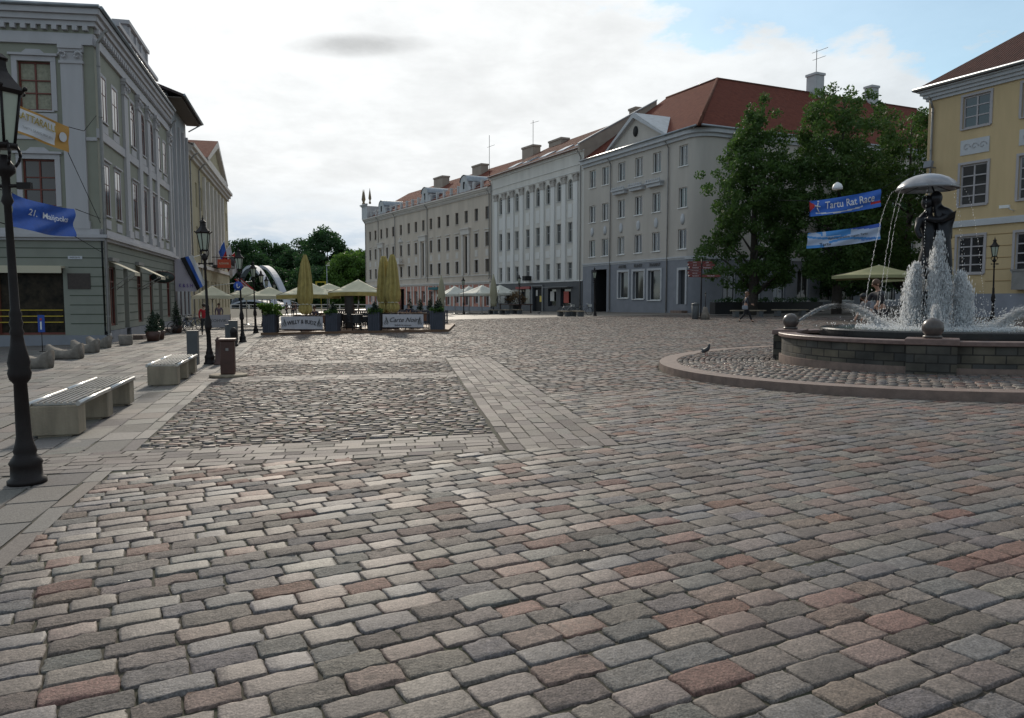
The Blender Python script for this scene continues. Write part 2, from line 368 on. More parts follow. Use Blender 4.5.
# left sidewalk: border course, gutter strip, slabs
pal_g = [(.17,.152,.132,3), (.16,.15,.13,2), (.20,.18,.155,2), (.18,.145,.12,1.5)]
kd = math.degrees(math.atan(0.27)); o0 = (KX(0), 0)
notb1 = lambda x, y: ~((y > b1lo(x)) & (y < b1hi(x)))
S1 = stones_in_rows(o0, -kd, -3, 100, 0.0, 0.17, 0.17, 0.7, 1.0, lambda x, y: notb1(x, y), gap=0.008, jit=0, wob=0)
S2 = stones_in_rows(o0, -kd, -3, 100, 0.17, 0.6, 0.42, 0.5, 0.75, lambda x, y: notb1(x, y), gap=0.008, jit=0, wob=0)
S3 = stones_in_rows(o0, -kd, -3, 100, 0.6, 12, 0.40, 0.5, 0.95, lambda x, y: notb1(x, y), gap=0.01, jit=0, wob=0)
make_stones('sidewalk_paving', np.concatenate([S1, S2, S3]), M_SLAB, pal_g, FLAT, dome=0.001, h=0.02, tilt=0.004, zj=0.0015, rnd=0.0, rough_p=.3, drop=.003)

# soil sheet under the stones, and the ground out to the horizon
def ground_mat():
    m = bpy.data.materials.new('joint_soil'); m.use_nodes = True; nt = m.node_tree; b = nt.nodes['Principled BSDF']
    t = nt.nodes.new('ShaderNodeTexCoord')
    n = nt.nodes.new('ShaderNodeTexNoise'); n.inputs['Scale'].default_value = 1.3; n.inputs['Detail'].default_value = 9; nt.links.new(t.outputs['Object'], n.inputs['Vector'])
    r = nt.nodes.new('ShaderNodeValToRGB'); e = r.color_ramp.elements; e[0].position = 0.35; e[0].color = (.055,.043,.033,1); e[1].position = 0.7; e[1].color = (.035,.042,.02,1)
    nt.links.new(n.outputs[0], r.inputs[0]); nt.links.new(r.outputs[0], b.inputs['Base Color']); b.inputs['Roughness'].default_value = 0.95
    return m
def far_mat():
    m = bpy.data.materials.new('far_paving'); m.use_nodes = True; nt = m.node_tree; b = nt.nodes['Principled BSDF']
    t = nt.nodes.new('ShaderNodeTexCoord'); v = nt.nodes.new('ShaderNodeTexVoronoi'); v.inputs['Scale'].default_value = 4.0; nt.links.new(t.outputs['Object'], v.inputs['Vector'])
    r = nt.nodes.new('ShaderNodeValToRGB'); e = r.color_ramp.elements; e[0].color = (.14,.125,.105,1); e[1].color = (.22,.195,.17,1)
    s = nt.nodes.new('ShaderNodeSeparateColor'); nt.links.new(v.outputs['Color'], s.inputs[0]); nt.links.new(s.outputs[0], r.inputs[0]); nt.links.new(r.outputs[0], b.inputs['Base Color'])
    bp = nt.nodes.new('ShaderNodeBump'); bp.inputs['Strength'].default_value = 0.5; bp.inputs['Distance'].default_value = 0.03; nt.links.new(v.outputs['Distance'], bp.inputs['Height']); nt.links.new(bp.outputs[0], b.inputs['Normal'])
    b.inputs['Roughness'].default_value = 0.6
    return m
M_FAR = far_mat()
mb = MB()
XS = [-3000,-600,-200,-80,-34,-20,0,20,48,120,400,3000]; YS = [-300,-20,0,30,64,120,175]
vs = [(x,y,G(x)-0.011) for x in XS for y in YS]; ny = len(YS)
mb.add(vs, [(i*ny+j,(i+1)*ny+j,(i+1)*ny+j+1,i*ny+j+1) for i in range(len(XS)-1) for j in range(ny-1)],0)
mb.build('ground', ground_mat(), kind='structure')
def sheet(name, pts, m, dz, kind='structure', n=1):
    mb = MB(); mb.add([(x,y,G(x)+dz) for x,y in pts], [tuple(range(len(pts)))]); return mb.build(name, m, kind=kind)
M_ASPH = mat('pavement_stone', (.14,.125,.11), 0.75, var=.2, vscale=3, bump=.25, bscale=8)
# square beyond the modelled stones, street running on to the bridge, forecourt at the right-hand row
sheet('square_paving', [(-22,63.8),(20,63.8),(30,75),(48,95),(48,175),(-34,175),(-34,110)], M_FAR, -0.004)
rd = Vector((-0.43,0.903)); rn = Vector((-0.903,-0.43))
P0 = Vector((15.68,67.5)); 
pts = [P0+rn*4.05-rd*60, P0+rd*60+rn*4.05, P0+rd*60+rn*(-1), P0-rd*2+rn*(-1)]
sheet('forecourt_paving', [(-4,112),(13.0,64.2),(24.6,40.0),(48,0),(48,90),(20,80)], M_ASPH, 0.004)
sheet('river_water', [(-3000,190),(3000,190),(3000,240),(-3000,240)], mat('river_water', (.03,.05,.05), 0.08, bump=.3, bscale=.4), -2.2)
M_GRASS = mat('park_grass', (.05,.085,.025), 0.95, var=.4, vscale=.3, bump=.5, bscale=3)
mb = MB()
for (x0,x1) in ((-3000,-34),(-34,48),(48,3000)):
    mb.add([(x0,240,G(x0)-.3),(x1,240,G(x1)-.3),(x1,3500,G(x1)-.3),(x0,3500,G(x0)-.3)], [(0,1,2,3)])
    mb.add([(x0,240,G(x0)-.3),(x1,240,G(x1)-.3),(x1,240,-5),(x0,240,-5)], [(0,1,2,3)])
    mb.add([(x0,175,G(x0)-.032),(x1,175,G(x1)-.032),(x1,190,-5),(x0,190,-5)], [(0,1,2,3)])
mb.build('river_bank', M_GRASS, kind='structure')

# fountain platform: a kerb ring and a raised bed of small setts laid in rings
M_KERB = mat('granite_kerb', (.20,.14,.115), 0.6, var=.25, vscale=6, bump=.25, bscale=40)
PZ = 0.14
mb = MB(); n = 96
def ring(mb, r0, r1, z0, z1, n=96, c=(0,0), mi=0, a0=0, a1=2*math.pi):
    full = abs(a1-a0-2*math.pi) < 1e-6; k = n if full else n+1
    vs = []
    for i in range(k):
        a = a0+(a1-a0)*i/n; ca, sa = math.cos(a), math.sin(a)
        for r, z in ((r0,z0),(r1,z0),(r1,z1),(r0,z1)):
            vs.append((c[0]+r*ca, c[1]+r*sa, z))
    fs = []
    for i in range(n):
        j = (i+1) % k
        for q in range(4): fs.append((i*4+q, j*4+q, j*4+(q+1)%4, i*4+(q+1)%4))
    if not full: fs += [(0,1,2,3), (4*n+3,4*n+2,4*n+1,4*n)]
    return mb.add(vs, fs, mi)
ring(mb, 5.42, 5.8, -0.3, PZ)
ring(mb, 5.40, 5.42, -0.3, PZ-0.01)
for v in range(len(mb.v)):
    x,y,z = mb.v[v]; 
    if z > 0: z += G(FC[0]+x)
    mb.v[v] = (x,y,z)
mb.build('platform_kerb', M_KERB, loc=(FC[0],FC[1],0), kind='structure')
Srg = []
r = 3.3; k = 0
while r < 5.38:
    nn = int(2*math.pi*r/0.16)
    for i in range(nn):
        a = 2*math.pi*(i+0.5*(k%2))/nn; Srg.append((FC[0]+r*math.cos(a), FC[1]+r*math.sin(a), 2*math.pi*r/nn-.014, .105, a+math.pi/2))
    r += 0.12; k += 1
make_stones('platform_setts', np.array(Srg), M_COBBLE, pal_c, COARSE, dome=0.006, h=0.03, tilt=0.03, zj=0.004, z0=PZ-.004)
mb = MB(); mb.lathe([(5.41,-.3),(5.41,PZ-.03)], (0,0,0), 64)
for v in range(len(mb.v)):
    x,y,z = mb.v[v]; mb.v[v] = (x,y,z+G(FC[0]+x))
mb.build('platform_bed', bpy.data.materials['joint_soil'], loc=(FC[0],FC[1],0), kind='structure')
# ------------------------------------------------------------ facade tools (local frame: +X along the facade left to right, -Y towards the square)
M_GLASS = []
for i, c in enumerate([(.02,.022,.025), (.05,.05,.05), (.012,.014,.018), (.10,.095,.085)]):
    M_GLASS.append(mat('window_glass', c, 0.06 if i != 3 else 0.12, spec=1.0))
M_WHITEPAINT = mat('white_paint', (.78,.78,.77), 0.5, var=.1, vscale=3)
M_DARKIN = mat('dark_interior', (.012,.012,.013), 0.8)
M_ZINC = mat('zinc_sheet', (.32,.35,.38), 0.42, metal=.6, var=.2, vscale=2)
M_PIPE = mat('painted_downpipe', (.24,.23,.22), 0.5, var=.15, vscale=3)
def tile_mat(name, c1, c2, sx=4.0, sz=3.2, axis='x'):
    m = bpy.data.materials.new(name); m.use_nodes = True; nt = m.node_tree; b = nt.nodes['Principled BSDF']
    t = nt.nodes.new('ShaderNodeTexCoord'); n = nt.nodes.new('ShaderNodeTexNoise'); n.inputs['Scale'].default_value = 2.2; n.inputs['Detail'].default_value = 9; n.inputs['Roughness'].default_value = .75
    nt.links.new(t.outputs['Object'], n.inputs['Vector'])
    r = nt.nodes.new('ShaderNodeValToRGB'); e = r.color_ramp.elements; e[0].position = .35; e[0].color = (*c1,1); e[1].position = .65; e[1].color = (*c2,1)
    nt.links.new(n.outputs[0], r.inputs[0]); nt.links.new(r.outputs[0], b.inputs['Base Color']); b.inputs['Roughness'].default_value = .95; b.inputs['Specular IOR Level'].default_value = .15
    w = nt.nodes.new('ShaderNodeTexWave'); w.bands_direction = 'X'; w.inputs['Scale'].default_value = sx/2
    w2 = nt.nodes.new('ShaderNodeTexWave'); w2.bands_direction = 'Z'; w2.wave_profile = 'SAW'; w2.inputs['Scale'].default_value = sz/2
    if axis == 'y': w.bands_direction = 'Y'
    nt.links.new(t.outputs['Object'], w.inputs[0]); nt.links.new(t.outputs['Object'], w2.inputs[0])
    a = nt.nodes.new('ShaderNodeMath'); nt.links.new(w.outputs['Fac'], a.inputs[0]); nt.links.new(w2.outputs['Fac'], a.inputs[1])
    bp = nt.nodes.new('ShaderNodeBump'); bp.inputs['Strength'].default_value = .8; bp.inputs['Distance'].default_value = .05
    nt.links.new(a.outputs[0], bp.inputs['Height']); nt.links.new(bp.outputs[0], b.inputs['Normal'])
    return m
M_TILE = tile_mat('red_clay_tiles', (.105,.03,.021), (.175,.053,.034))
M_TILE_BR = tile_mat('brown_clay_tiles', (.09,.04,.03), (.16,.07,.05))

def wall(mb, L, z0, z1, holes, y=0.0, rev=0.22, mi=0, x0=0.0, rmi=None):
    """front wall sheet with openings; holes = (u0,u1,z0,z1[,arch]); reveals go back to y+rev"""
    rmi = mi if rmi is None else rmi
    xs = sorted({round(v,4) for v in [x0, L]+[h[0] for h in holes]+[h[1] for h in holes] if x0 <= v <= L})
    zs = sorted({round(v,4) for v in [z0, z1]+[h[2] for h in holes]+[h[3] for h in holes] if z0 <= v <= z1})
    for i in range(len(xs)-1):
        zc0 = None
        for j in range(len(zs)-1):
            cx, cz = (xs[i]+xs[i+1])/2, (zs[j]+zs[j+1])/2
            if any(h[0] < cx < h[1] and h[2] < cz < h[3] for h in holes): continue
            mb.add([(xs[i],y,zs[j]),(xs[i+1],y,zs[j]),(xs[i+1],y,zs[j+1]),(xs[i],y,zs[j+1])], [(0,1,2,3)], mi)
    for h in holes:
        a, b, c, d = h[:4]
        arch = len(h) > 4 and h[4]
        if arch:
            r = (b-a)/2; cz = d-r; n = 8
            pts = [(a+r-r*math.cos(math.pi*i/n), cz+r*math.sin(math.pi*i/n)) for i in range(n+1)]
            for i in range(n):
                p, q = pts[i], pts[i+1]
                mb.add([(p[0],y,p[1]),(q[0],y,q[1]),(q[0],y,d),(p[0],y,d)], [(0,1,2,3)], mi)
                mb.add([(p[0],y,p[1]),(q[0],y,q[1]),(q[0],y+rev,q[1]),(p[0],y+rev,p[1])], [(0,1,2,3)], rmi)
            e = cz
        else:
            mb.add([(a,y,d),(b,y,d),(b,y+rev,d),(a,y+rev,d)], [(0,1,2,3)], rmi); e = d
        mb.add([(a,y,c),(a,y,e),(a,y+rev,e),(a,y+rev,c)], [(0,1,2,3)], rmi)
        mb.add([(b,y,c),(b,y,e),(b,y+rev,e),(b,y+rev,c)], [(0,1,2,3)], rmi)
        mb.add([(a,y,c),(b,y,c),(b,y+rev,c),(a,y+rev,c)], [(0,1,2,3)], rmi)

def window(root, h, fm, y=0.0, rev=0.2, cols=2, rows=(0.68,), fw=0.07, arch=False, sill=True, sillm=None, glass=None, name='window', ft=0.06):
    a, b, c, d = h[:4]; arch = arch or (len(h) > 4 and h[4]); Y = y+rev-0.05; f = MB()
    top = d-(b-a)/2 if arch else d
    f.box(a, a+fw, Y, Y+ft, c, top); f.box(b-fw, b, Y, Y+ft, c, top); f.box(a+fw, b-fw, Y, Y+ft, c, c+fw)
    if arch:
        r = (b-a)/2; n = 8
        for i in range(n):
            t0, t1 = math.pi*i/n, math.pi*(i+1)/n
            P = [(a+r-rr*math.cos(t), top+rr*math.sin(t)) for rr, t in ((r,t0),(r,t1),(r-fw,t1),(r-fw,t0))]
            f.slab(P, Y, Y+ft)
        f.box(a+fw, b-fw, Y, Y+ft, top-fw/2, top+fw/2)
    else: f.box(a+fw, b-fw, Y, Y+ft, d-fw, d)
    for i in range(1, cols):
        x = a+(b-a)*i/cols; f.box(x-fw*.45, x+fw*.45, Y-.004, Y+ft-.003, c+fw, (d-fw) if not arch else d-.02)
    for r_ in rows:
        z = c+(d-c)*r_; f.box(a+fw, b-fw, Y-.008, Y+ft-.006, z-fw*.35, z+fw*.35)
    fo = f.build(name, fm, root)
    g = MB(); yy = Y+ft*.7
    if arch:
        r = (b-a)/2; g.add([(a,yy,c),(b,yy,c),(b,yy,top)]+[(a+r+r*math.cos(math.pi*i/8),yy,top+r*math.sin(math.pi*i/8)) for i in range(1,8)]+[(a,yy,top)], [tuple(range(11))])
    else: g.add([(a,yy,c),(b,yy,c),(b,yy,d),(a,yy,d)], [(0,1,2,3)])
    tl = rng.uniform(-.006,.006); 
    xf(g, lambda X,Y_,Z: (X, Y_+tl*(Z-c), Z))
    g.build('pane', glass or rng.choices(M_GLASS, [5,4,4,2])[0], fo)
    if sill: MB().box(a-.08, b+.08, y-.09, y+.02, c-.07, c-.003).build('sill', sillm or fm, fo)
    return fo
def casing(mb, h, w=.16, p=.045, y=0, mi=0, head=0.0, ears=0.0):
    mb.mark()
    a,b,c,d = h[:4]
    mb.box(a-w, a-.004, y-p, y+.01, c, d); mb.box(b+.004, b+w, y-p, y+.01, c, d); mb.box(a-w-ears, b+w+ears, y-p-.003, y+.01, d+.004, d+w)
    if head: mb.box(a-w-.1, b+w+.1, y-p-.1, y+.01, d+w+.003, d+w+head)
def cornice(mb, x0, x1, y, z0, z1, out, steps=3, mi=0, ends=True):
    e = out if ends else 0
    for i in range(steps):
        o = out*(i+1)/steps; za = z0+(z1-z0)*i/steps; zb = z0+(z1-z0)*(i+1)/steps
        mb.box(x0-(o if ends else 0), x1+(o if ends else 0), y-o, y+.05, za+(.0015 if i else 0), zb, mi)
def pipe(root, x, z0, z1, y=-.12, r=.06, top=True, out=.5):
    mb = MB(); pts = [(x,y-.12,z0),(x,y,z0+.25),(x,y,z1)]
    if top: pts += [(x,y-out*.6,z1+.45),(x,y-out,z1+.6)]
    mb.path(pts, r, 8)
    for z in np.arange(z0+1, z1, 2.2): mb.lathe([(r+.012,0),(r+.012,.05)], (x,y,z), 8)
    return mb.build('downpipe', M_PIPE, root)
def place(name, label, A, B, z=None, cat='building'):
    A = Vector(A); B = Vector(B); a = math.atan2(B.y-A.y, B.x-A.x)
    zz_ = G((A.x+B.x)/2) if z is None else z
    return thing(name, label, cat, (A.x, A.y, zz_), a), (B-A).length, zz_
def gable_roof(root, L, e, ridge_z, ridge_y, depth, mats, over=.5, x0=0, th=.12, name='roof', ends=0.0):
    mb = MB(); s = (ridge_z-e)/(ridge_y); yo = -over; zo = e-s*over*0.4
    poly = [(yo,zo),(ridge_y,ridge_z),(depth+over,zo),(depth+over,zo-th),(ridge_y,ridge_z-th*1.3),(yo,zo-th)]
    mb.xslab(poly, x0-ends, L+ends); return mb.build(name, mats, root)
def body(root, L, z1, depth, m, base=-1.2, ridge=None, front=False):
    """side and back walls (with gables)"""
    mb = MB()
    for x in (0, L):
        P = [(0,base),(depth,base),(depth,z1)]+([(ridge[0],ridge[1])] if ridge else [])+[(0,z1)]
        mb.add([(x,y,z) for y,z in P], [tuple(range(len(P)))])
    mb.add([(0,depth,base),(L,depth,base),(L,depth,z1),(0,depth,z1)], [(0,1,2,3)])
    return mb.build('side_wall', m, root)
def chimney(root, roof, x, y, z0, z1, w, d, m, pots=0):
    mb = MB(); mb.box(x-w/2,x+w/2,y-d/2,y+d/2,z0,z1-.25); mb.box(x-w/2-.1,x+w/2+.1,y-d/2-.1,y+d/2+.1,z1-.25+.002,z1)
    return mb.build('chimney', m, roof)
def antenna(root, x, y, z0, z1, arms):
    mb = MB(); mb.tube((x,y,z0),(x,y,z1),.035,n=5)
    for z, l, dx in arms: mb.tube((x-l*.3,y,z),(x+l*.7,y,z+dx),.025,n=4)
    return mb.build('antenna', M_DARKIN, root)

# ------------------------------------------------------------ grey corner house (right row, near end)
M_GREYW = mat('grey_beige_render', (.50,.46,.415), 0.9, var=.09, vscale=.8, bump=.1, bscale=30, streak=True)
M_GREYB = mat('blue_grey_render', (.235,.245,.275), 0.85, var=.1, vscale=1.2, bump=.1, bscale=30)
M_GREYT = mat('pale_grey_trim', (.50,.51,.53), 0.8, var=.08, vscale=2)
root, L, bz = place('corner_house', 'grey four storey corner house with triangular pediment and red tiled hip roof', (7.67,84.29), (15.68,67.5))
E0 = 16.15-bz; Z = lambda z: z-bz
RC = 1.6; LF = L+0.5-RC   # rounded corner
ups = [1.8,4.3,7.25,10.2,13.05,16.95]
rows_ = [(Z(13.15),Z(14.95)),(Z(9.55),Z(11.3)),(Z(5.95),Z(7.7))]
holes = [(u-.62,u+.62,a,b) for u in ups for a,b in rows_]
shopw = [(6.95,8.7,Z(1.65),Z(4.2)),(9.5,11.3,Z(1.55),Z(4.2)),(12.0,13.95,Z(1.45),Z(4.2))]
archw = (1.75,4.75,-1,Z(4.6)); doorw = (16.6,17.55,Z(1.1),Z(4.1))
w = MB(); wall(w, LF, Z(5.3), E0, holes, mi=0)
S_y0 = RC
side_us = [3.5+2.9*i for i in range(12)]
w2 = MB(); wsh = [(u-.6,u+.6,a,b) for u in side_us for a,b in rows_]; side_g = [(u-.75,u+.75,Z(1.4),Z(4.2)) for u in side_us]
wall(w2, 40, Z(5.3), E0, wsh, x0=RC); xf(w2, lambda x,y,z: (LF+RC-y, x, z)); merge(w, w2)
def corner(mb, z0, z1, r, mi=0, n=8, p=0):
    vs = []; 
    for i in range(n+1):
        t = math.pi/2*i/n; vs += [(LF+(r+p)*math.sin(t), RC-(r+p)*math.cos(t), z0), (LF+(r+p)*math.sin(t), RC-(r+p)*math.cos(t), z1)]
    mb.add(vs, [(2*i,2*i+2,2*i+3,2*i+1) for i in range(n)], mi, True)
corner(w, Z(5.3), E0, RC)
w.build('wall', M_GREYW, root)
g = MB(); wall(g, LF, -1, Z(5.02), shopw+[archw, doorw], y=-.05, rev=.35); g2 = MB(); wall(g2, 40, -1, Z(5.02), side_g, y=-.05, rev=.35, x0=RC)
xf(g2, lambda x,y,z: (LF+RC-y, x, z)); merge(g, g2); corner(g, -1, Z(5.02), RC, p=.05)
g.build('ground_floor_wall', M_GREYB, root)
t = MB(); cornice(t, 0, LF, 0, Z(5.02), Z(5.3), .14, 2, ends=False); corner(t, Z(5.02), Z(5.3), RC, p=.14)
t2 = MB(); t2.box(RC, 40, -.14, .02, Z(5.02), Z(5.3)); xf(t2, lambda x,y,z: (LF+RC-y, x, z)); merge(t, t2)
for o_, za, zb in ((.2,E0-.75,E0-.45),(.45,E0-.45,E0-.05)):
    t.box(0, LF, -o_, .05, za, zb+.002)
    t3 = MB(); t3.box(RC, 40.2, -o_, .05, za, zb+.002); xf(t3, lambda x,y,z: (LF+RC-y, x, z)); merge(t, t3)
    n = 8; vs = []
    for i in range(n+1):
        tt = math.pi/2*i/n; s_, c_ = math.sin(tt), math.cos(tt)
        for rr in (RC-.05, RC+o_):
            vs += [(LF+rr*s_, RC-rr*c_, za), (LF+rr*s_, RC-rr*c_, zb+.002)]
    t.add(vs, [(4*i+2,4*i+6,4*i+7,4*i+3) for i in range(n)]+[(4*i,4*i+4,4*i+6,4*i+2) for i in range(n)]+[(4*i+1,4*i+3,4*i+7,4*i+5) for i in range(n)])
# pediment over the three middle bays, relief plaques, small balconies under the top windows
pc, pw, pz0, pz1 = 9.9, 4.9, E0-.2, Z(19.1)
t.slab([(pc-pw,pz0),(pc+pw,pz0),(pc+pw,pz0+.3),(pc-pw,pz0+.3)], -.5, .05)
for sgn in (-1,1): t.slab([(pc+sgn*(pw+.15),pz0+.25),(pc+sgn*(pw-.35),pz0+.32),(pc,pz1-.45),(pc,pz1)], -.56, .3)
t.build('cornice', M_GREYT, root)
tp = MB(); tp.slab([(pc-pw+.3,pz0+.3),(pc+pw-.3,pz0+.3),(pc,pz1-.4)], -.2, .4); tp.build('pediment', M_GREYW, root)
q = MB(); q.lathe([(.5,0),(.5,.12)], (0,0,0), 16); xf(q, lambda x,y,z: (pc+x*.75, -.21-z*.5, pz0+1.45+y)); q.build('round_window', M_DARKIN, root)
pz = MB()
pz.add([(pc-pw-.1,-.5,pz0+.3),(pc,-.5,pz1+.03),(pc,8.5,pz1+.03),(pc-pw-.1,.5,pz0+.3)], [(0,1,2,3)]); pz.add([(pc+pw+.1,-.5,pz0+.3),(pc,-.5,pz1+.03),(pc,8.5,pz1+.03),(pc+pw+.1,.5,pz0+.3)], [(0,1,2,3)])
for h in holes: window(root, h, M_WHITEPAINT, rows=(), cols=2, rev=.2)
for h in shopw: window(root, h, M_WHITEPAINT, y=-.05, rows=(), cols=1, rev=.3, fw=.06)
for h in wsh+side_g:
    o_ = window(root, h, M_WHITEPAINT, rows=(), cols=2, rev=.2)
    for oo in [o_]+list(KIDS(o_)): oo.matrix_local = oo.matrix_local if oo.parent is not root else Matrix.Translation((LF+RC,0,0)) @ Matrix.Rotation(math.pi/2,4,'Z')
s = MB()
for h in shopw: casing(s, h, .2, .06, y=-.05)
casing(s, doorw, .22, .06, y=-.05)
s.build_parts('window_surround', M_GREYT, root)
pl = MB()
for u in ups:
    q = MB(); q.lathe([(.42,0),(.42,.05),(.3,.08)] if 6 < u < 14 else [(.42,0),(.42,.05),(.02,.07)], (0,0,0), 12); xf(q, lambda x,y,z: (u+x*.7, -z-.0, Z(8.55)+y*1.15)); pl.mark(); merge(pl, q)
pl.build_parts('relief_plaque', M_GREYT, root)
for u in ups[2:5]:
    b_ = MB(); b_.box(u-1.15,u+1.15,-.55,-.003,Z(12.15),Z(12.3)); b_.box(u-1.05,u+1.05,-.4,-.003,Z(11.85),Z(12.147))
    for k in range(7): b_.lathe([(.05,0),(.08,.12),(.04,.25)], (u-1.0+k*.33,-.45,Z(12.303)), 6)
    b_.build('flower_ledge', M_GREYT, root)
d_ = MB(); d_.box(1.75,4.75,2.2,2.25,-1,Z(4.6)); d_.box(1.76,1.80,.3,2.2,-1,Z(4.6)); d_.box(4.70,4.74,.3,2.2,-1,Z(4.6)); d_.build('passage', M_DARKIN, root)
dd = MB(); dd.lathe([(.95,0),(.95,.06)], (0,0,0), 20); xf(dd, lambda x,y,z: (3.6+x, 2.19-z, Z(2.3)+y*1.45)); dd.build('blue_gate', mat('deep_blue_paint', (.03,.06,.22), .4), root)
MB().box(16.62,17.5,.2,.25,Z(.2),Z(4.1)).build('door', mat('dark_door_paint', (.05,.055,.06), .5), root)
MB().box(16.3,17.9,-.7,-.06,Z(.1),Z(.55)).build('doorstep', M_KERB, root)
def sign_letters(root, txt, x, z, size, m, y=-.12, name='lettering', sx=1.0, **k):
    tm = text_mb(txt, size, .015, **k); xf(tm, lambda a,b,c: (x+a*sx, y-c, z+b)); return tm.build(name, m, root)
M_LETTER = mat('dark_letter_metal', (.05,.05,.055), .5)
sign_letters(root, 'ANTIIK', 7.7, Z(4.72), .42, M_LETTER, font_bold=True); sign_letters(root, 'KUNST', 10.4, Z(4.72), .42, M_LETTER, font_bold=True); sign_letters(root, 'RAAMAT', 13.1, Z(4.72), .42, M_LETTER, font_bold=True)
pipe(root, 5.4, 0, E0-1.1); pipe(root, 14.9, 0, E0-1.1); 
p_ = pipe(root, 0, 0, E0-1.0); p_.matrix_local = Matrix.Translation((LF+RC,3.2,0)) @ Matrix.Rotation(math.pi/2,4,'Z')
M_FW = mat('firewall_render', (.36,.30,.25), .9, var=.12, vscale=1)
# roof
RZ = Z(23.9); W_ = 10.6; LR = LF+RC; ov = .55
r = MB()
V = dict(a=(-0.02,-ov,E0-.05), b=(LR+ov,-ov,E0-.05), c=(LR+ov,40.5,E0-.05), d=(LR-W_,40.5,RZ), p=(LR-W_,W_,RZ), q=(-.02,W_,RZ), e=(LR-2*W_,40.5,E0), f=(LR-2*W_,2*W_,E0), g_=(-.02,2*W_,E0))
K = list(V); vs = [V[k] for k in K]; I = {k:i for i,k in enumerate(K)}
r.add(vs, [(I['a'],I['b'],I['p'],I['q']), (I['b'],I['c'],I['d'],I['p']), (I['q'],I['p'],I['f'],I['g_']), (I['p'],I['d'],I['e'],I['f'])])
roof = r.build('roof', M_TILE, root, fix=False)
hp = MB(); hp.tube((LR+ov-.1,-ov+.1,E0),(LR-W_,W_,RZ),.16,n=6); hp.tube((LR-W_,W_,RZ),(LR-W_,40.4,RZ),.14,n=6); hp.tube((LR-W_,W_,RZ),(0,W_,RZ),.14,n=6)
hp.build('ridge_tiles', M_TILE_BR, roof)
pz.build('pediment_roof', M_ZINC, root)
gt = MB(); gt.tube((0,-ov-.02,E0-.02),(LR+.2,-ov-.02,E0-.02),.09,n=6); gt.tube((LR+ov+.02,-.3,E0-.02),(LR+ov+.02,40.3,E0-.02),.09,n=6); gt.build('gutter', M_ZINC, root)
body_ = MB(); body_.add([(0,0,-1),(0,21.2,-1),(0,21.2,E0),(0,W_,RZ-.1),(0,0,E0)],[(0,1,2,3,4)]); body_.add([(LR,40,-1),(LR-21,40,-1),(LR-21,40,E0),(LR-W_,40,RZ-.1),(LR,40,E0)],[(0,1,2,3,4)])
body_.add([(0,21.2,-1),(LR-21.2,21.2,-1),(LR-21.2,21.2,E0),(0,21.2,E0)],[(0,1,2,3)]); body_.add([(LR-21.2,21.2,-1),(LR-21.2,40,-1),(LR-21.2,40,E0),(LR-21.2,21.2,E0)],[(0,1,2,3)])
body_.build('side_wall', M_GREYW, root)
M_CHW = mat('pale_chimney_render', (.50,.51,.52), .85, var=.12, vscale=1)
chimney(root, roof, LR-W_+.2, 23.9, RZ-2.5, Z(25.9), 1.35, 1.2, M_CHW); chimney(root, roof, LR-W_+.2, 32.6, RZ-2, Z(25.6), 1.0, 1.1, M_CHW)
antenna(roof, LR-W_, 24.2, RZ, Z(28.6), [(Z(28.4),2.2,0),(Z(27.6),1.8,0)])

# ------------------------------------------------------------ white house with pilasters
M_WH = mat('white_facade_render', (.64,.61,.565), .9, var=.12, vscale=.7, bump=.08, bscale=30, streak=True)
M_WHT = mat('white_pilaster_render', (.70,.69,.67), .85, var=.06, vscale=1, streak=True)
M_BLK = mat('charcoal_shopfront', (.045,.05,.06), .55, var=.2, vscale=2)
root, L, bz = place('pilastered_house', 'white four storey house with tall pilasters and charcoal ground floor shopfront', (-2.84,105.46), (7.67,84.29))
Z = lambda z: z-bz; E0 = Z(17.75)
us = [3.1,5.45,7.75,10.7,13.3,15.8,18.3,20.8]
H1 = [(u-.5,u+.5,Z(12.5),Z(14.7),True) for u in us]; H2 = [(u-.5,u+.5,Z(7.8),Z(10.0)) for u in us]; H3 = [(u-.5,u+.5,Z(3.75),Z(5.6)) for u in us]
w = MB(); wall(w, L, Z(3.5), E0, H1+H2+H3); w.build('wall', M_WH, root)
door = (12.3,14.6,-.9,Z(2.9)); sh = [(1.2,4.4,Z(.9),Z(2.8)),(5.2,8.2,Z(.9),Z(2.8)),(16.0,17.9,Z(.7),Z(2.7)),(18.9,21.2,Z(.7),Z(2.7)),(9.2,11.4,Z(.9),Z(2.8))]
g = MB(); wall(g, L, -1, Z(3.47), sh+[door], y=-.08, rev=.35); g.build('shopfront', M_BLK, root)
for h in H1+H2+H3: window(root, h, mat('grey_window_paint', (.42,.43,.43), .5) if h is H1[0] else bpy.data.materials['grey_window_paint'], cols=2, rows=(.62,), rev=.22)
for h in sh: window(root, h, M_BLK, y=-.08, cols=1, rows=(), rev=.3, sill=False)
dr_ = MB(); dr_.box(12.35,14.55,.18,.25,-.9,Z(2.85)); dr_.build('door', M_DARKIN, root)
fl = MB(); fl.box(12.0,12.25,-.2,-.05,-.9,Z(3.05)); fl.box(14.65,14.9,-.2,-.05,-.9,Z(3.05)); fl.box(12.0,14.9,-.25,-.05,Z(3.053),Z(3.2)); fl.build('door_surround', mat('grey_shop_frame', (.16,.165,.175), .5), root)
aw = MB(); aw.box(15.9,21.6,-.8,-.09,Z(2.85),Z(2.93)); aw.build('shop_canopy', bpy.data.materials['grey_shop_frame'], root)
M_POSTR = mat('poster_red', (.45,.06,.04), .6); M_POSTY = mat('poster_yellow', (.65,.5,.08), .6); M_POSTW = mat('poster_white', (.6,.58,.55), .6)
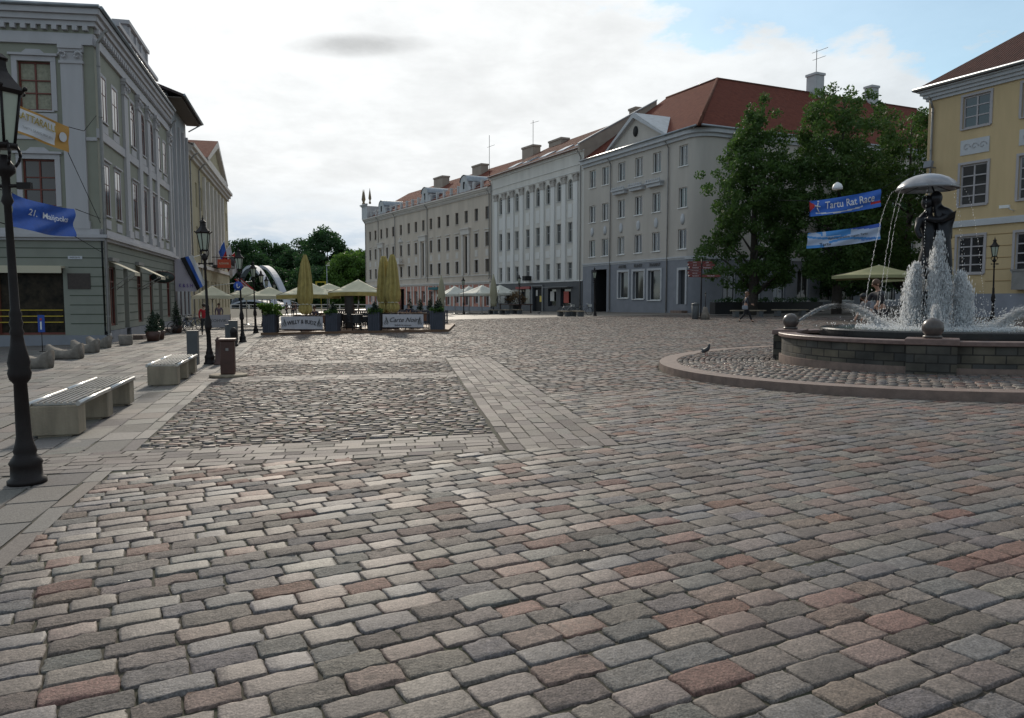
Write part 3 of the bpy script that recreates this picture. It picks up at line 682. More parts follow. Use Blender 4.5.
MB().box(19.5,20.6,.0,.02,Z(1.1),Z(2.4)).build('poster', M_POSTR, root); MB().box(13.6,14.1,.1,.12,Z(1.2),Z(1.9)).build('poster', M_POSTY, root); MB().box(12.7,13.1,.1,.12,Z(1.9),Z(2.6)).build('poster', M_POSTW, root)
MB().box(16.4,17.3,.0,.02,Z(1.3),Z(2.4)).build('poster', M_POSTW, root)
MB().box(8.0,11.8,-.32,-.09,Z(2.75),Z(3.05)).build('red_fascia', mat('red_sign_paint', (.28,.02,.02), .5), root)
ps = MB(); pus = [1.85]+[(a+b)/2 for a,b in zip(us,us[1:])]+[22.1]
for u in pus: ps.mark().box(u-.42,u+.42,-.16,.02,Z(3.5),Z(14.3))
ps.build_parts('pilaster', M_WHT, root)
cp = MB()
for u in pus:
    cp.mark(); cp.box(u-.5,u+.5,-.24,.02,Z(14.303),Z(14.45)); cp.box(u-.46,u+.46,-.2,.02,Z(14.453),Z(15.0)); cp.box(u-.62,u+.62,-.3,.02,Z(15.003),Z(15.15))
    for s_ in (-1,1): cp.tube((u+s_*.4,-.3,Z(14.85)),(u+s_*.4,.0,Z(14.85)),.13,n=8)
cp.build_parts('capital', mat('stone_capital', (.42,.39,.36), .9, var=.2, vscale=5), root)
t = MB(); t.box(0,L,-.06,.02,Z(15.3),Z(15.38)); t.box(0,L,-.08,.02,Z(16.0),Z(16.06)); cornice(t,0,L,0,E0-.45,E0,.42,3,ends=False)
t.box(0,L,-.14,.02,Z(3.473),Z(3.62)); t.build('cornice', M_WHT, root)
rel = MB()
for u in us: rel.mark().box(u-.45,u+.45,-.035,.02,Z(10.5),Z(12.0)); rel.mark().box(u-.5,u+.5,-.05,.02,Z(6.3),Z(7.1))
rel.build_parts('relief_panel', M_WHT, root)
body(root, L, E0, 20, M_FW, ridge=(9.5,Z(22.6)))
roof = gable_roof(root, L, E0, Z(22.7), 9.5, 19, M_TILE_BR, over=.5)
sk = MB()
for i in range(5):
    x = 3.2+i*4.2; sl = (22.7-17.75)/9.5
    q = MB(); q.box(0,1.9,1.0,2.3,0,.12); xf(q, lambda a,b,c: (x+a, b, E0+b*sl+c+.12)); sk.mark(); merge(sk, q)
sk.build_parts('skylight', mat('skylight_glass', (.3,.36,.42), .06, spec=1.0), roof)
fw = MB(); s_ = (22.7-17.75)/9.5
fw.xslab([(-.6,E0-.5),(-.6,E0+.2),(9.4,Z(23.5)),(9.4,Z(21))], L-.3, L+.02); fw.build('firewall', M_FW, root)
fc = MB(); fc.xslab([(-.62,E0+.202),(9.42,Z(23.51)),(9.42,Z(23.65)),(-.62,E0+.35)], L-.38, L+.1); fc.build('firewall_coping', M_ZINC, root)
chimney(root, roof, 20.5, 8.8, Z(21), Z(23.3), 1.3, .9, M_FW); chimney(root, roof, 2.5, 9.0, Z(21), Z(23.0), 3.4, 1.2, M_FW)
pipe(root, L-.5, 0, E0-1.0); pipe(root, .35, 0, E0-1)
MB().box(11.2,12.0,-1.0,-.17,Z(3.75),Z(4.3)).build('floodlight', M_DARKIN, root)

# ------------------------------------------------------------ long beige house with dormers
M_BG = mat('beige_render', (.55,.475,.40), .9, var=.14, vscale=.6, bump=.08, bscale=30, streak=True)
M_BGT = mat('pale_beige_trim', (.60,.56,.52), .85, var=.07, vscale=1)
M_PINK = mat('salmon_render', (.50,.235,.18), .85, var=.1, vscale=1)
root, L, bz = place('long_house', 'long beige terrace with salmon ground floor, round topped dormers and parapet posts', (-27.92,149.26), (-2.84,105.46))
Z = lambda z: z-bz; E0 = Z(16.6)
us = [3.1,6.0,9.0,11.9,14.9,18.5,22.0,25.05,28.05,31.05,34.1,37.2,40.35,43.4,46.55,49.75]; us = [u-.35 for u in us]
tall = {2,8,13}
H = []
for i,u in enumerate(us):
    H.append((u-.52,u+.52,Z(12.3),Z(14.0)))
    if i in tall: H.append((u-.5,u+.5,Z(5.2),Z(10.4)))
    else: H += [(u-.52,u+.52,Z(8.7),Z(10.6)),(u-.52,u+.52,Z(5.2),Z(6.95))]
w = MB(); wall(w, L, Z(3.9), E0, H); w.build('wall', M_BG, root)
M_BRW = mat('brown_window_paint', (.10,.075,.065), .5)
for h in H: window(root, h, M_BRW, cols=2, rows=(.66,), rev=.2, fw=.06, sillm=M_BGT)
GH = []
for i,u in enumerate(us):
    GH.append((u-.75,u+.75,Z(.6 if i%2 else 0.9),Z(2.75)))
GH[5] = (us[5]-1.0,us[5]+1.4,-1,Z(3.2)) 
g = MB(); wall(g, L, Z(.45), Z(3.55), GH, y=-.06, rev=.4); g.build('ground_floor_wall', M_PINK, root)
g = MB(); wall(g, L, -1, Z(.447), [(GH[5][0],GH[5][1],-1,Z(.447))], y=-.12, rev=.3); g.build('plinth', M_GREYB, root)
for i,h in enumerate(GH):
    if i == 5: MB().box(h[0],h[1],.6,.64,-1,h[3]).build('gateway', M_DARKIN, root); continue
    window(root, h, M_GREYT, y=-.06, cols=2, rows=(.7,), rev=.35, fw=.09, sill=False)
sr = MB()
for i,h in enumerate(GH):
    if i != 5: sr.mark().box(h[0]-.4,h[0]-.01,-.13,.0,Z(.45),Z(3.5)); sr.mark().box(h[1]+.01,h[1]+.4,-.13,.0,Z(.45),Z(3.5))
sr.build_parts('pilaster', M_BGT, root)
t = MB(); cornice(t,0,L,0,Z(3.553),Z(3.95),.25,2,ends=False); t.box(0,L,-.1,.02,Z(4.75),Z(4.9)); cornice(t,0,L,0,E0-.75,E0-.1,.55,3,ends=False)
t.build('cornice', M_BGT, root)
dt = MB()
for x in np.arange(.3, L, .5): dt.box(x,x+.22,-.22,.02,E0-1.0,E0-.76)
dt.build('dentil_course', M_BGT, root)
s = MB()
for i,u in enumerate(us):
    s.mark()
    if i in tall:
        for q in (-.95,.95): s.box(u+q-.22,u+q+.22,-.22,.02,Z(4.9),Z(10.6))
        s.box(u-1.35,u+1.35,-.3,.02,Z(10.65),Z(11.4)); s.box(u-1.5,u+1.5,-.42,.02,Z(11.403),Z(11.55))
    else:
        casing(s,(u-.52,u+.52,Z(8.7),Z(10.6)),.14,.04); s.box(u-.8,u+.8,-.12,.02,Z(10.95),Z(11.07)); casing(s,(u-.52,u+.52,Z(5.2),Z(6.95)),.14,.04)
        s.mark().box(u-.42,u+.42,-.03,.02,Z(7.4),Z(8.3))
i = 5; s.mark().slab([(us[i]-.9,Z(11.1)),(us[i]+.9,Z(11.1)),(us[i],Z(11.8))], -.25, 0)
s.build_parts('window_surround', M_BGT, root)
bk = MB(); bk.box(us[5]-1.3,us[5]+1.3,-.9,0,Z(7.3),Z(7.5)); bk.box(us[5]-1.25,us[5]+1.25,-.85,-.8,Z(7.5),Z(8.4)); bk.build('balcony', M_BGT, root)
body(root, L, E0, 18, M_FW, ridge=(9,Z(21.9)))
roof = gable_roof(root, L, E0, Z(22.0), 9.0, 18, M_TILE_BR if 0 else M_TILE, over=.45)
sl = (22.0-16.6)/9
bl = MB()
for x in np.arange(1.5, L-.5, 2.45): bl.mark().box(x-.17,x+.17,-.2,.14,E0+.0,E0+1.15)
rlm = MB()
for zz1 in (.3,.9): rlm.tube((.5,-.03,E0+zz1),(L-.3,-.03,E0+zz1),.04,n=4)
rlm.build('parapet_rail', M_CHW, root)
bl.build_parts('parapet_post', M_CHW, root)
for u in (9.2, 28.6, 42.6):
    d = MB(); n = 8; w_ = 1.15; zt = 2.35
    P = [(u-w_,E0-.05),(u+w_,E0-.05),(u+w_,E0+zt-.9)]+[(u+w_*math.cos(math.pi*i/n)*1.0,E0+zt-.9+.95*math.sin(math.pi*i/n)) for i in range(1,n)]+[(u-w_,E0+zt-.9)]
    d.slab(P, -.1, .15); dm = d.build('dormer', M_CHW, root)
    d2 = MB(); P2 = [(u+(w_+.12)*math.cos(math.pi*i/n),E0+zt-.85+1.0*math.sin(math.pi*i/n)) for i in range(n+1)]
    for i in range(n): d2.add([(P2[i][0],-.2,P2[i][1]),(P2[i+1][0],-.2,P2[i+1][1]),(P2[i+1][0],4.3,P2[i+1][1]),(P2[i][0],4.3,P2[i][1])],[(0,1,2,3)],0,True)
    for s_ in (-1,1): d2.add([(u+s_*w_,.1,E0),(u+s_*w_,3,E0),(u+s_*w_,3,E0+zt-.9),(u+s_*w_,.1,E0+zt-.9)],[(0,1,2,3)])
    d2.build('dormer_roof', M_ZINC, dm); MB().box(u-.28,u+.28,-.13,-.09,E0+.5,E0+1.5).build('window', M_DARKIN, dm)
    for s_ in (-1,1): MB().slab([(u+s_*w_,E0),(u+s_*(w_+.9),E0),(u+s_*(w_+.75),E0+.35),(u+s_*w_,E0+1.1)], -.08, .12).build('scroll', M_CHW, dm)
chimney(root, roof, 20, 6.8, Z(18), Z(22.3), 3.6, 1.3, M_FW); chimney(root, roof, 33, 7.5, Z(19), Z(22.5), 3.2, 1.2, M_FW); chimney(root, roof, 48.5, 7.5, Z(19), Z(22.8), 3.0, 1.2, M_FW)
antenna(roof, 44.5, 3.0, Z(18), Z(24.6), [(Z(23),2.2,0)]); antenna(roof, 49, 7.5, Z(22), Z(26.3), [(Z(26),2.2,-.1)])
tw = MB(); tw.box(-.6,2.4,-.4,3.2,E0-.1,E0+2.2); cornice(tw,-.6,2.4,-.4,E0+2.2,E0+2.6,.3,2)
tw.build('corner_turret', M_CHW, root)
sp = MB(); 
for x,y in ((-.3,-.2),(.3,-.2),(2.4,.2)): sp.mark().lathe([(.22,0),(.22,.3),(.1,.5),(.3,1.0),(.16,2.0),(.02,2.9)],(x,y,E0+2.6),8)
sp.build_parts('spire', mat('verdigris_spire', (.14,.13,.11), .6, col2=(.3,.2,.08)), root)
for x in (.4,7.4,15.6,29.5,L-.3): pipe(root, x, Z(4.2), E0-1)
MB().box(31.5,35.0,-.9,-.1,Z(2.9),Z(3.3)).build('awning', mat('teal_awning', (.02,.13,.15), .8), root)

# ------------------------------------------------------------ yellow house (near right)
M_YL = mat('ochre_yellow_render', (.57,.43,.245), .9, var=.10, vscale=.9, bump=.12, bscale=40, streak=True)
M_YLW = mat('lilac_grey_frame', (.40,.375,.385), .6, var=.06, vscale=2)
root, L, bz = place('yellow_house', 'yellow three storey house with grey plinth, relief panels and brown tiled roof', (25.07,47.82), (25.07+.4305*24,47.82-.9026*24))
Z = lambda z: z-bz; E0 = Z(14.15); OX = .55
us = [2.45+OX, 5.55+OX+.25, 8.95+OX+.3, 12.4+OX, 15.9+OX, 19.4+OX]
H = []
for u in us: H += [(u-.8,u+.8,Z(11.35),Z(13.15)),(u-.8,u+.8,Z(6.95),Z(9.3)),(u-.8,u+.8,Z(3.05),Z(5.2))]
SH = []
for i in range(5):
    u = 3+3.4*i; SH += [(u-.7,u+.7,Z(11.4),Z(13.1)),(u-.7,u+.7,Z(7),Z(9.3)),(u-.7,u+.7,Z(3.1),Z(5.2))]
w = MB(); wall(w, L, Z(1.9), E0, H); w2 = MB(); wall(w2, 18, Z(1.9), E0, SH); xf(w2, lambda x,y,z: (y, 18-x, z)); merge(w, w2)
w.add([(L,0,-1),(L,18,-1),(L,18,E0),(L,0,E0)],[(0,1,2,3)]); w.add([(0,18,-1),(L,18,-1),(L,18,E0),(0,18,E0)],[(0,1,2,3)])
w.build('wall', M_YL, root)
g = MB(); g.box(-.08,L+.08,-.08,18.08,-1,Z(1.897)); g.build('plinth', mat('grey_plinth', (.26,.27,.31), .85, var=.1, vscale=1.5), root)
for k,h in enumerate(H):
    rows = (.36,.68) if k%3 == 0 else (.25,.5,.75) if 0 else (.24,.48,.72)
    window(root, h, M_YLW, cols=2, rows=rows, rev=.12, fw=.1, glass=M_GLASS[(k*7)%3])
for h in SH:
    o_ = window(root, h, M_YLW, cols=2, rows=(.3,.65), rev=.12, fw=.1)
    o_.matrix_local = Matrix.Translation((0,18,0)) @ Matrix.Rotation(-math.pi/2,4,'Z')
s = MB()
for h in H: casing(s, h, .14, .05)
t = MB(); t.box(-.1,L,-.14,.02,Z(5.75),Z(6.05)); t.box(-.06,L,-.07,.02,Z(6.053),Z(6.12)); s.build_parts('window_surround', M_YLW, root)
cornice(t,-.0,L,0,E0-.75,E0-.02,.5,4); 
t2 = MB(); t2.box(0,18,-.1,.02,Z(5.75),Z(6.05)); cornice(t2,0,18,0,E0-.75,E0-.02,.5,4,ends=False); xf(t2, lambda x,y,z: (y, 18-x, z)); merge(t, t2)
t.build('cornice', M_GREYT, root)
gr = MB()
for z in (2.6,3.25,3.9,4.55,5.2):
    e = [0]+sorted(sum([[u-.95,u+.95] for u in us], []))+[L]
    for i in range(0,len(e)-1,2): gr.box(e[i],e[i+1],-.012,.0,Z(z)-.022,Z(z)+.022)
gr.build('rustication_joint', mat('dark_ochre_joint', (.30,.20,.09), .9), root)  # joint lines in a darker ochre than the wall
for u in us:
    p = MB(); p.box(u-.85,u+.85,-.04,.01,Z(9.85),Z(10.7)); p.build('relief_panel', M_GREYT, root)
    q = MB()
    for k in range(-1,2):
        for j in range(10):
            a0, a1 = j*.6, (j+1)*.6; r0, r1 = .24-.02*j, .24-.02*(j+1)
            q.tube((u+k*.48+r0*math.cos(a0),-.05,Z(10.27)+r0*math.sin(a0)),(u+k*.48+r1*math.cos(a1),-.05,Z(10.27)+r1*math.sin(a1)),.025,n=5)
    q.build('scroll_relief', mat('relief_grey', (.46,.45,.46), .8) if u is us[0] else bpy.data.materials['relief_grey'], root)  # scrolls in a slightly darker grey than their panel
r = MB(); ry, rz_ = 9, Z(20.9); ov = .6
P = [(-ov,-ov,E0),(L+ov,-ov,E0),(L+ov,18+ov,E0),(-ov,18+ov,E0),(9-ov,9,rz_),(L-9,9,rz_)]
r.add(P, [(0,1,5,4),(1,2,5),(2,3,4,5),(3,0,4)]); r.add([(x,y,z-.12) for x,y,z in P[:4]], [(0,1,2,3)])
for a,b in ((0,1),(1,2),(2,3),(3,0)): r.add([P[a],P[b],(P[b][0],P[b][1],P[b][2]-.12),(P[a][0],P[a][1],P[a][2]-.12)],[(0,1,2,3)])
roof = r.build('roof', tile_mat('dark_brown_tiles', (.055,.028,.024), (.10,.045,.038), 3.2, 2.0), root, fix=False)
gt = MB(); gt.tube((-ov,-ov-.06,E0-.02),(L+ov,-ov-.06,E0-.02),.1,n=8); gt.tube((-ov-.06,-ov,E0-.02),(-ov-.06,18,E0-.02),.1,n=8); gt.build('gutter', M_ZINC, root)
sg = MB(); sg.tube((.3,.3,E0+.55),(L,.3,E0+.55),.03,n=5); 
p_ = pipe(root, .35, 0, E0-1.2, out=.4, r=.07)
f_ = MB(); f_.cbox((.6,-.65,Z(9.55)),(.5,.2,.4),rx=-.25); f_.tube((.6,-.6,Z(9.5)),(.6,0,Z(9.4)),.03); f_.build('floodlight', M_GREYB, root)
f_ = MB(); f_.tube((5.4,0,Z(6.4)),(5.4,-.5,Z(6.5)),.03); f_.cbox((5.25,-.6,Z(6.6)),(.5,.16,.16),rz=.3); f_.build('security_camera', M_WHITEPAINT, root)
cb = MB(); cb.box(5.75,6.5,-.5,-.02,Z(2.1),Z(3.1)); cb.box(5.68,6.57,-.55,-.02,Z(3.103),Z(3.2)); cb.build('wall_cabinet', M_PIPE, root)
# ------------------------------------------------------------ left row
M_SAGE = mat('sage_green_render', (.285,.287,.235), .9, var=.07, vscale=.9, bump=.1, bscale=30)
M_LIL = mat('pale_lilac_trim', (.47,.455,.47), .85, var=.07, vscale=1.2, streak=True)
M_SAGE2 = mat('grey_green_rustication', (.25,.258,.22), .9, var=.08, vscale=1, bump=.1, bscale=30)
M_RBROWN = mat('red_brown_window_paint', (.15,.035,.022), .5, var=.2, vscale=3)
M_CURT = mat('net_curtain', (.30,.29,.22), .8, var=.25, vscale=7)
M_DKTILE = mat('dark_roof_sheet', (.05,.035,.035), .7, var=.3, vscale=3)
CORN = Vector((-18.42,35.20)); LD = Vector((-.2504,.9681)); far = CORN+LD*19.0
root, L, bz = place('palace_house', 'sage green corner house with lilac white pilasters, red brown windows and stepped attic', CORN, far, z=G(-18.4))
Z = lambda z: z-bz; E0 = Z(14.25)
us = [1.35,3.55,7.5,10.1,12.6,14.9,16.9]
H = []
for i,u in enumerate(us):
    H += [(u-.5,u+.5,Z(9.7),Z(12.0 if i in (2,3,4) else 11.7),i in (2,3,4)), (u-.5,u+.5,Z(5.45),Z(7.75))]
w = MB(); wall(w, L, Z(4.5), E0, H, rev=.2)
FD = Vector((math.sin(R(82)), math.cos(R(82)))); FA = CORN-FD*14
MF = root.matrix_basis.inverted() @ (Matrix.Translation((FA.x,FA.y,bz)) @ Matrix.Rotation(math.atan2(FD.y,FD.x),4,'Z'))
root_m = Matrix.Translation((CORN.x,CORN.y,bz)) @ Matrix.Rotation(math.atan2(LD.y,LD.x),4,'Z')
MF = root_m.inverted() @ (Matrix.Translation((FA.x,FA.y,bz)) @ Matrix.Rotation(math.atan2(FD.y,FD.x),4,'Z'))
def tomf(mb): return xf(mb, lambda x,y,z: tuple(MF @ Vector((x,y,z))))
FH = []
for c in (11.53, 7.9, 4.2): FH += [(c-.68,c+.68,Z(9.85),Z(11.95)), (c-.68,c+.68,Z(5.7),Z(7.75))]
w2 = MB(); wall(w2, 14, Z(4.5), E0, FH, rev=.2); w2.add([(0,0,-1),(0,12,-1),(0,12,E0),(0,0,E0)],[(0,1,2,3)]); merge(w, tomf(w2))
w.build('wall', M_SAGE, root)
GH = [(.95,2.15,Z(.35),Z(3.1)),(3.75,4.75,-1,Z(3.1)),(6.9,8.2,Z(.35),Z(3.05)),(10.2,11.2,Z(.4),Z(3.0)),(13.0,14.1,-1,Z(3.0)),(15.8,17.2,Z(.4),Z(2.9))]
GF = [(9.5,12.35,Z(.0),Z(3.0)),(5.0,7.9,Z(.0),Z(3.0))]
g = MB(); wall(g, L, Z(.15), Z(4.2), GH, y=-.06, rev=.32); g2 = MB(); wall(g2, 14, Z(-.02), Z(4.2), GF, y=-.06, rev=.32); merge(g, tomf(g2)); g.build('ground_floor_wall', M_SAGE2, root)
pl = MB(); wall(pl, L, -1, Z(.147), [(3.75,4.75,-1,Z(.14)),(13.0,14.1,-1,Z(.14))], y=-.13, rev=.3); g2 = MB(); g2.box(0,14.1,-.13,.1,-1,Z(-.023)); merge(pl, tomf(g2)); pl.build('plinth', M_GREYB, root)
def rel(o): o.matrix_local = MF; return o
M_SHOPG = mat('dim_shop_glass', (.012,.011,.009), .35, col2=(.06,.045,.03), var=.3, vscale=2.5, spec=.12)
for i,h in enumerate(H): window(root, h, M_RBROWN, cols=2, rows=(.62,), rev=.05, fw=.045, sillm=M_LIL, glass=M_GLASS[0], ft=.018)
for h in FH: rel(window(root, h, M_RBROWN, cols=2, rows=(.62,.36), rev=.16, fw=.075, sillm=M_LIL, glass=M_CURT if h[2] > 7 else M_GLASS[0]))
for h in GF:
    rel(window(root, h, M_RBROWN, y=-.06, cols=1, rows=(), rev=.3, fw=.1, sill=False, glass=M_SHOPG))
    for k in range(3):
        b_ = MB(); b_.box(h[0]+.1,h[1]-.1,.02,.04,Z(.55+.27*k),Z(.59+.27*k)); rel(b_.build('yellow_rail', mat('yellow_shelf_edge', (.5,.36,.03), .5) if 'yellow_shelf_edge' not in bpy.data.materials else bpy.data.materials['yellow_shelf_edge'], root))
    b_ = MB(); b_.box(h[0]-.1,h[1]+.1,-.45,-.07,h[3]-.03,h[3]+.07); b_.box(h[0]-.1,h[1]+.1,-.47,-.44,h[3]-.25,h[3]+.04); rel(b_.build('awning', mat('cream_awning_cloth', (.55,.50,.38), .9) if 'cream_awning_cloth' not in bpy.data.materials else bpy.data.materials['cream_awning_cloth'], root))
M_CREAM = bpy.data.materials['cream_awning_cloth']
for i,h in enumerate(GH):
    if h[2] < -.5:
        d = MB(); d.box(h[0],h[1],.2,.26,-.3,h[3]); d.box(h[0]+.12,h[1]-.12,.17,.2,Z(1.2),h[3]-.15); d.build('door', M_RBROWN, root)
        MB().box(h[0]-.3,h[1]+.3,-.9,-.14,-.5,Z(-.22)).build('doorstep', M_KERB, root)
    else: window(root, h, M_RBROWN, y=-.06, cols=2, rows=(.75,), rev=.14, fw=.1, sill=False, glass=M_GLASS[0])
# trim: pilasters, capitals, friezes, casings
def pil(mb, x0, x1, z0, z1):
    mb.mark()
    mb.box(x0,x1,-.13,.01,z0,z1); mb.box(x0-.06,x1+.06,-.19,.01,z0,z0+.35)
    mb.box(x0-.05,x1+.05,-.19,.01,z1-.62,z1-.5); mb.box(x0-.05,x1+.05,-.19,.01,z1-.12,z1)
pp = MB()
for u in (5.5,8.8,11.35,13.75,18.4): pil(pp, u-.4, u+.4, Z(4.72), Z(12.5))
q = MB(); pil(q, 12.65, 13.55, Z(4.72), Z(12.5)); pil(q, 9.3,10.15, Z(4.72), Z(12.5)) if 0 else None; pil(q, .3,1.2, Z(4.72), Z(12.5)); merge(pp, tomf(q)); pp.build_parts('pilaster', M_LIL, root)
cp = MB()
def cap(mb, u):
    mb.mark()
    for s_ in (-1,1):
        for j in range(8):
            a0,a1 = j*.75,(j+1)*.75; r0,r1=.2-.02*j,.2-.02*(j+1)
            mb.tube((u+s_*(.3+r0*math.cos(a0)),-.24,Z(12.2)+r0*math.sin(a0)),(u+s_*(.3+r1*math.cos(a1)),-.24,Z(12.2)+r1*math.sin(a1)),.04,n=5)
    mb.box(u-.5,u+.5,-.26,.01,Z(12.5)+.003,Z(12.68))
for u in (5.5,8.8,11.35,13.75,18.4): cap(cp, u)
q = MB(); cap(q, 13.1); cap(q,.75); merge(cp, tomf(q)); cp.build_parts('capital', M_LIL, root)
t = MB(); q = MB()
for mb_, X0, X1 in ((t,0,L),(q,0,14)):
    mb_.box(X0,X1+(0),-.12,.02,Z(12.70),Z(13.0)); mb_.box(X0,X1,-.05,.02,Z(13.003),Z(13.2))
    for i_,(o_,za,zb) in enumerate(((.14,13.5,13.7),(.24,13.7,13.95),(.36,13.95,14.2))): mb_.box(X0-(o_ if mb_ is t else 0),X1+(o_ if mb_ is q else 0),-o_,.02,Z(za)+.002*(mb_ is q),Z(zb)+.0)
    for x in np.arange(X0+.2, X1-.2, .42): mb_.box(x,x+.2,-.2,.0,Z(13.3),Z(13.498))
    mb_.box(X0-(.2 if mb_ is t else 0),X1+(.2 if mb_ is q else 0),-.2,.02,Z(4.2)+.003,Z(4.32)); mb_.box(X0-(.34 if mb_ is t else 0),X1+(.34 if mb_ is q else 0),-.34,.02,Z(4.323),Z(4.47)); mb_.box(X0,X1,-.17,.02,Z(4.473),Z(4.72)); mb_.box(X0,X1,-.09,.02,Z(8.75),Z(9.15)) if mb_ is t else mb_.box(X0,X1,-.06,.02,Z(8.6),Z(8.75))
merge(t, tomf(q)); t.build('cornice', M_LIL, root)
s = MB(); q = MB()
for h in H: casing(s, h, .15, .015, head=.08 if h[2] < Z(8) else 0)
for u in us: s.mark().box(u-.5,u+.5,-.04,.0,Z(4.85),Z(5.25)); s.mark().box(u-.55,u+.55,-.05,.0,Z(9.2),Z(9.55))
for h in FH: casing(q, h, .22, .06, head=.1); q.slab([(h[0]+.2,h[3]+.33),(h[1]-.2,h[3]+.33),(h[1]-.4,h[3]+.5),(h[0]+.4,h[3]+.5)],-.08,.0) ; q.box(h[0]-.2,h[1]+.2,-.07,0,h[2]-.75,h[2]-.12)
merge(s, tomf(q)); s.build_parts('window_surround', M_LIL, root)
rr = MB(); q = MB()
for z in np.arange(.5,4.2,.42):
    e = [0]+sum([[h[0]-.12,h[1]+.12] for h in GH if h[3] > Z(z)], [])+[L]
    for i in range(0,len(e)-1,2): rr.box(e[i],e[i+1],-.068,-.055,Z(z)-.02,Z(z)+.02)
    e = [0,4.7,8.2,9.2,12.6,14] if z < 3.05 else [0,14]
    for i in range(0,len(e)-1,2): q.box(e[i],e[i+1],-.068,-.055,Z(z)-.02,Z(z)+.02)
merge(rr, tomf(q)); rr.build('rustication_joint', mat('dark_green_joint', (.07,.085,.06), .9), root)
# stepped attic and roof
at = MB(); at.box(5.2,15.2,.1,.7,E0-.1,Z(15.2)); at.box(5.0,15.4,-.05,.8,Z(15.203),Z(15.4)); at.box(7.6,12.6,.1,.7,Z(15.403),Z(16.1)); at.box(7.4,12.8,-.05,.8,Z(16.103),Z(16.3))
for u in (7.8,9.4,10.8,12.4): at.box(u-.15,u+.15,.0,.1,Z(14.2),Z(16.0))
at.build('attic', M_LIL, root)
c0 = MF @ Vector((0,-.42,0)); c1 = MF @ Vector((14.45,-.42,0)); c2 = MF @ Vector((0,11,0))
r = MB(); e1 = (0-.6,-.7,E0+.0); e2 = (L,-.42,E0); k0 = (c0.x,c0.y,E0); cr = (c1.x,c1.y,E0)
apx = (8.5,6.5,Z(16.9)); apy = (c0.x+6, c0.y+7, Z(16.9))
r.add([cr,(L,-.42,E0),(L,6.5,Z(16.9)),apx,(c0.x+8.5,c0.y+2,Z(16.9)),k0], [(0,1,2,3),(0,3,4,5)])
r.add([(L,6.5,Z(16.9)),(L,14,E0),(0,16,E0),(c0.x+8.5,c0.y+2,Z(16.9)),apx,k0], [(0,1,2,3,4),(2,5,3)])
roof = r.build('roof', M_DKTILE, root, fix=False)
gt = MB(); gt.tube((-.3,-.44,E0+.02),(L,-.44,E0+.02),.08,n=6); gt.tube(tuple(c0)[:2]+(E0+.02,),tuple(c1)[:2]+(E0+.02,),.08,n=6); gt.build('gutter', M_ZINC, root)
pipe(root, -.12, .2, Z(12.8), y=-.2, r=.075, out=.42); pipe(root, L-.3, 0, Z(13.0), out=.42)
pq = MB(); pq.box(12.55,13.5,-.1,-.07,Z(2.05),Z(2.75)); rel(pq.build('bronze_plaque', mat('dark_bronze_plaque', (.045,.03,.025), .45, var=.3, vscale=12), root))
pq = MB(); pq.box(12.6,13.2,-.09,-.07,Z(3.38),Z(3.52)); rel(pq.build('street_plate', mat('enamel_plate', (.55,.56,.6), .4), root))
o_ = text_mb('RAEKOJA PL', .1, .002); xf(o_, lambda a,b,c: (12.9+a*.8,-.094-c,Z(3.45)+b)); rel(o_.build('lettering', M_LETTER, root))
bd = MB(); 
for k in (0,): bd.box(-.3,.3,-.3,.3,E0+.2,E0+.25)
def awn(u0, u1, z, out, drop):
    a = MB(); a.add([(u0,-.1,z),(u1,-.1,z),(u1,-out,z-drop),(u0,-out,z-drop),(u0,-.1,z-.03),(u1,-.1,z-.03),(u1,-out,z-drop-.03),(u0,-out,z-drop-.03)], [(0,1,2,3),(7,6,5,4),(0,4,5,1),(1,5,6,2),(2,6,7,3),(3,7,4,0)])
    a.add([(u0,-out,z-drop),(u1,-out,z-drop),(u1,-out,z-drop-.16),(u0,-out,z-drop-.16)],[(0,1,2,3)])
    o = a.build('awning', M_CREAM, root)
    b = MB()
    for u in (u0,u1): b.tube((u,-.1,z-1.3),(u,-out,z-drop),.02,n=5)
    b.box(u0-.05,u1+.05,-.25,-.07,z,z+.16); b.build('awning_arm', M_PIPE, o)
awn(.9,2.1,Z(3.35),1.15,.5); awn(6.6,7.9,Z(3.4),1.3,.6)

# narrow house with deep eaves
A = far; B = CORN+LD*26.6
root, L, bz = place('narrow_house', 'narrow blue grey house with deep timber eaves and dark tall loggia openings', A, B, z=G(-24))
Z = lambda z: z-bz; E0 = Z(15.4); M_BLG = mat('cold_grey_render', (.30,.32,.34), .85, var=.1, vscale=1, streak=True)
hs = []
for k in range(4): u = 1.0+k*1.85; hs += [(u-.42,u+.42,Z(9.9),Z(13.4)), (u-.42,u+.42,Z(6.4),Z(9.2)), (u-.42,u+.42,Z(3.6),Z(5.7)), (u-.42,u+.42,Z(.4),Z(2.7))]
w = MB(); wall(w, L, -1, E0, hs, rev=.35); w.build('wall', M_BLG, root)
for h in hs: window(root, h, M_RBROWN if h[2] > Z(9) or h[2] < Z(1) else M_WHITEPAINT, cols=2 if h[2] < Z(9) else 1, rows=(.5,), rev=.12, fw=.05, glass=M_GLASS[0], sill=False, ft=.02)
pp = MB()
for k in range(5): pp.mark().box(-.05+k*1.85+.0,.2+k*1.85,-.16,.0,Z(3.3),Z(13.9))
MB().box(0,L,-.2,0,Z(3.0),Z(3.27)).build('string_course', M_LIL, root); pp.build_parts('pilaster', M_LIL, root)
r = MB(); r.xslab([(-1.15,E0-.25),(7,Z(18.2)),(14,E0-.2),(14,E0-.35),(7,Z(18.0)),(-1.15,E0-.42)], -1.1, L+.5); roof = r.build('roof', M_DKTILE, root)
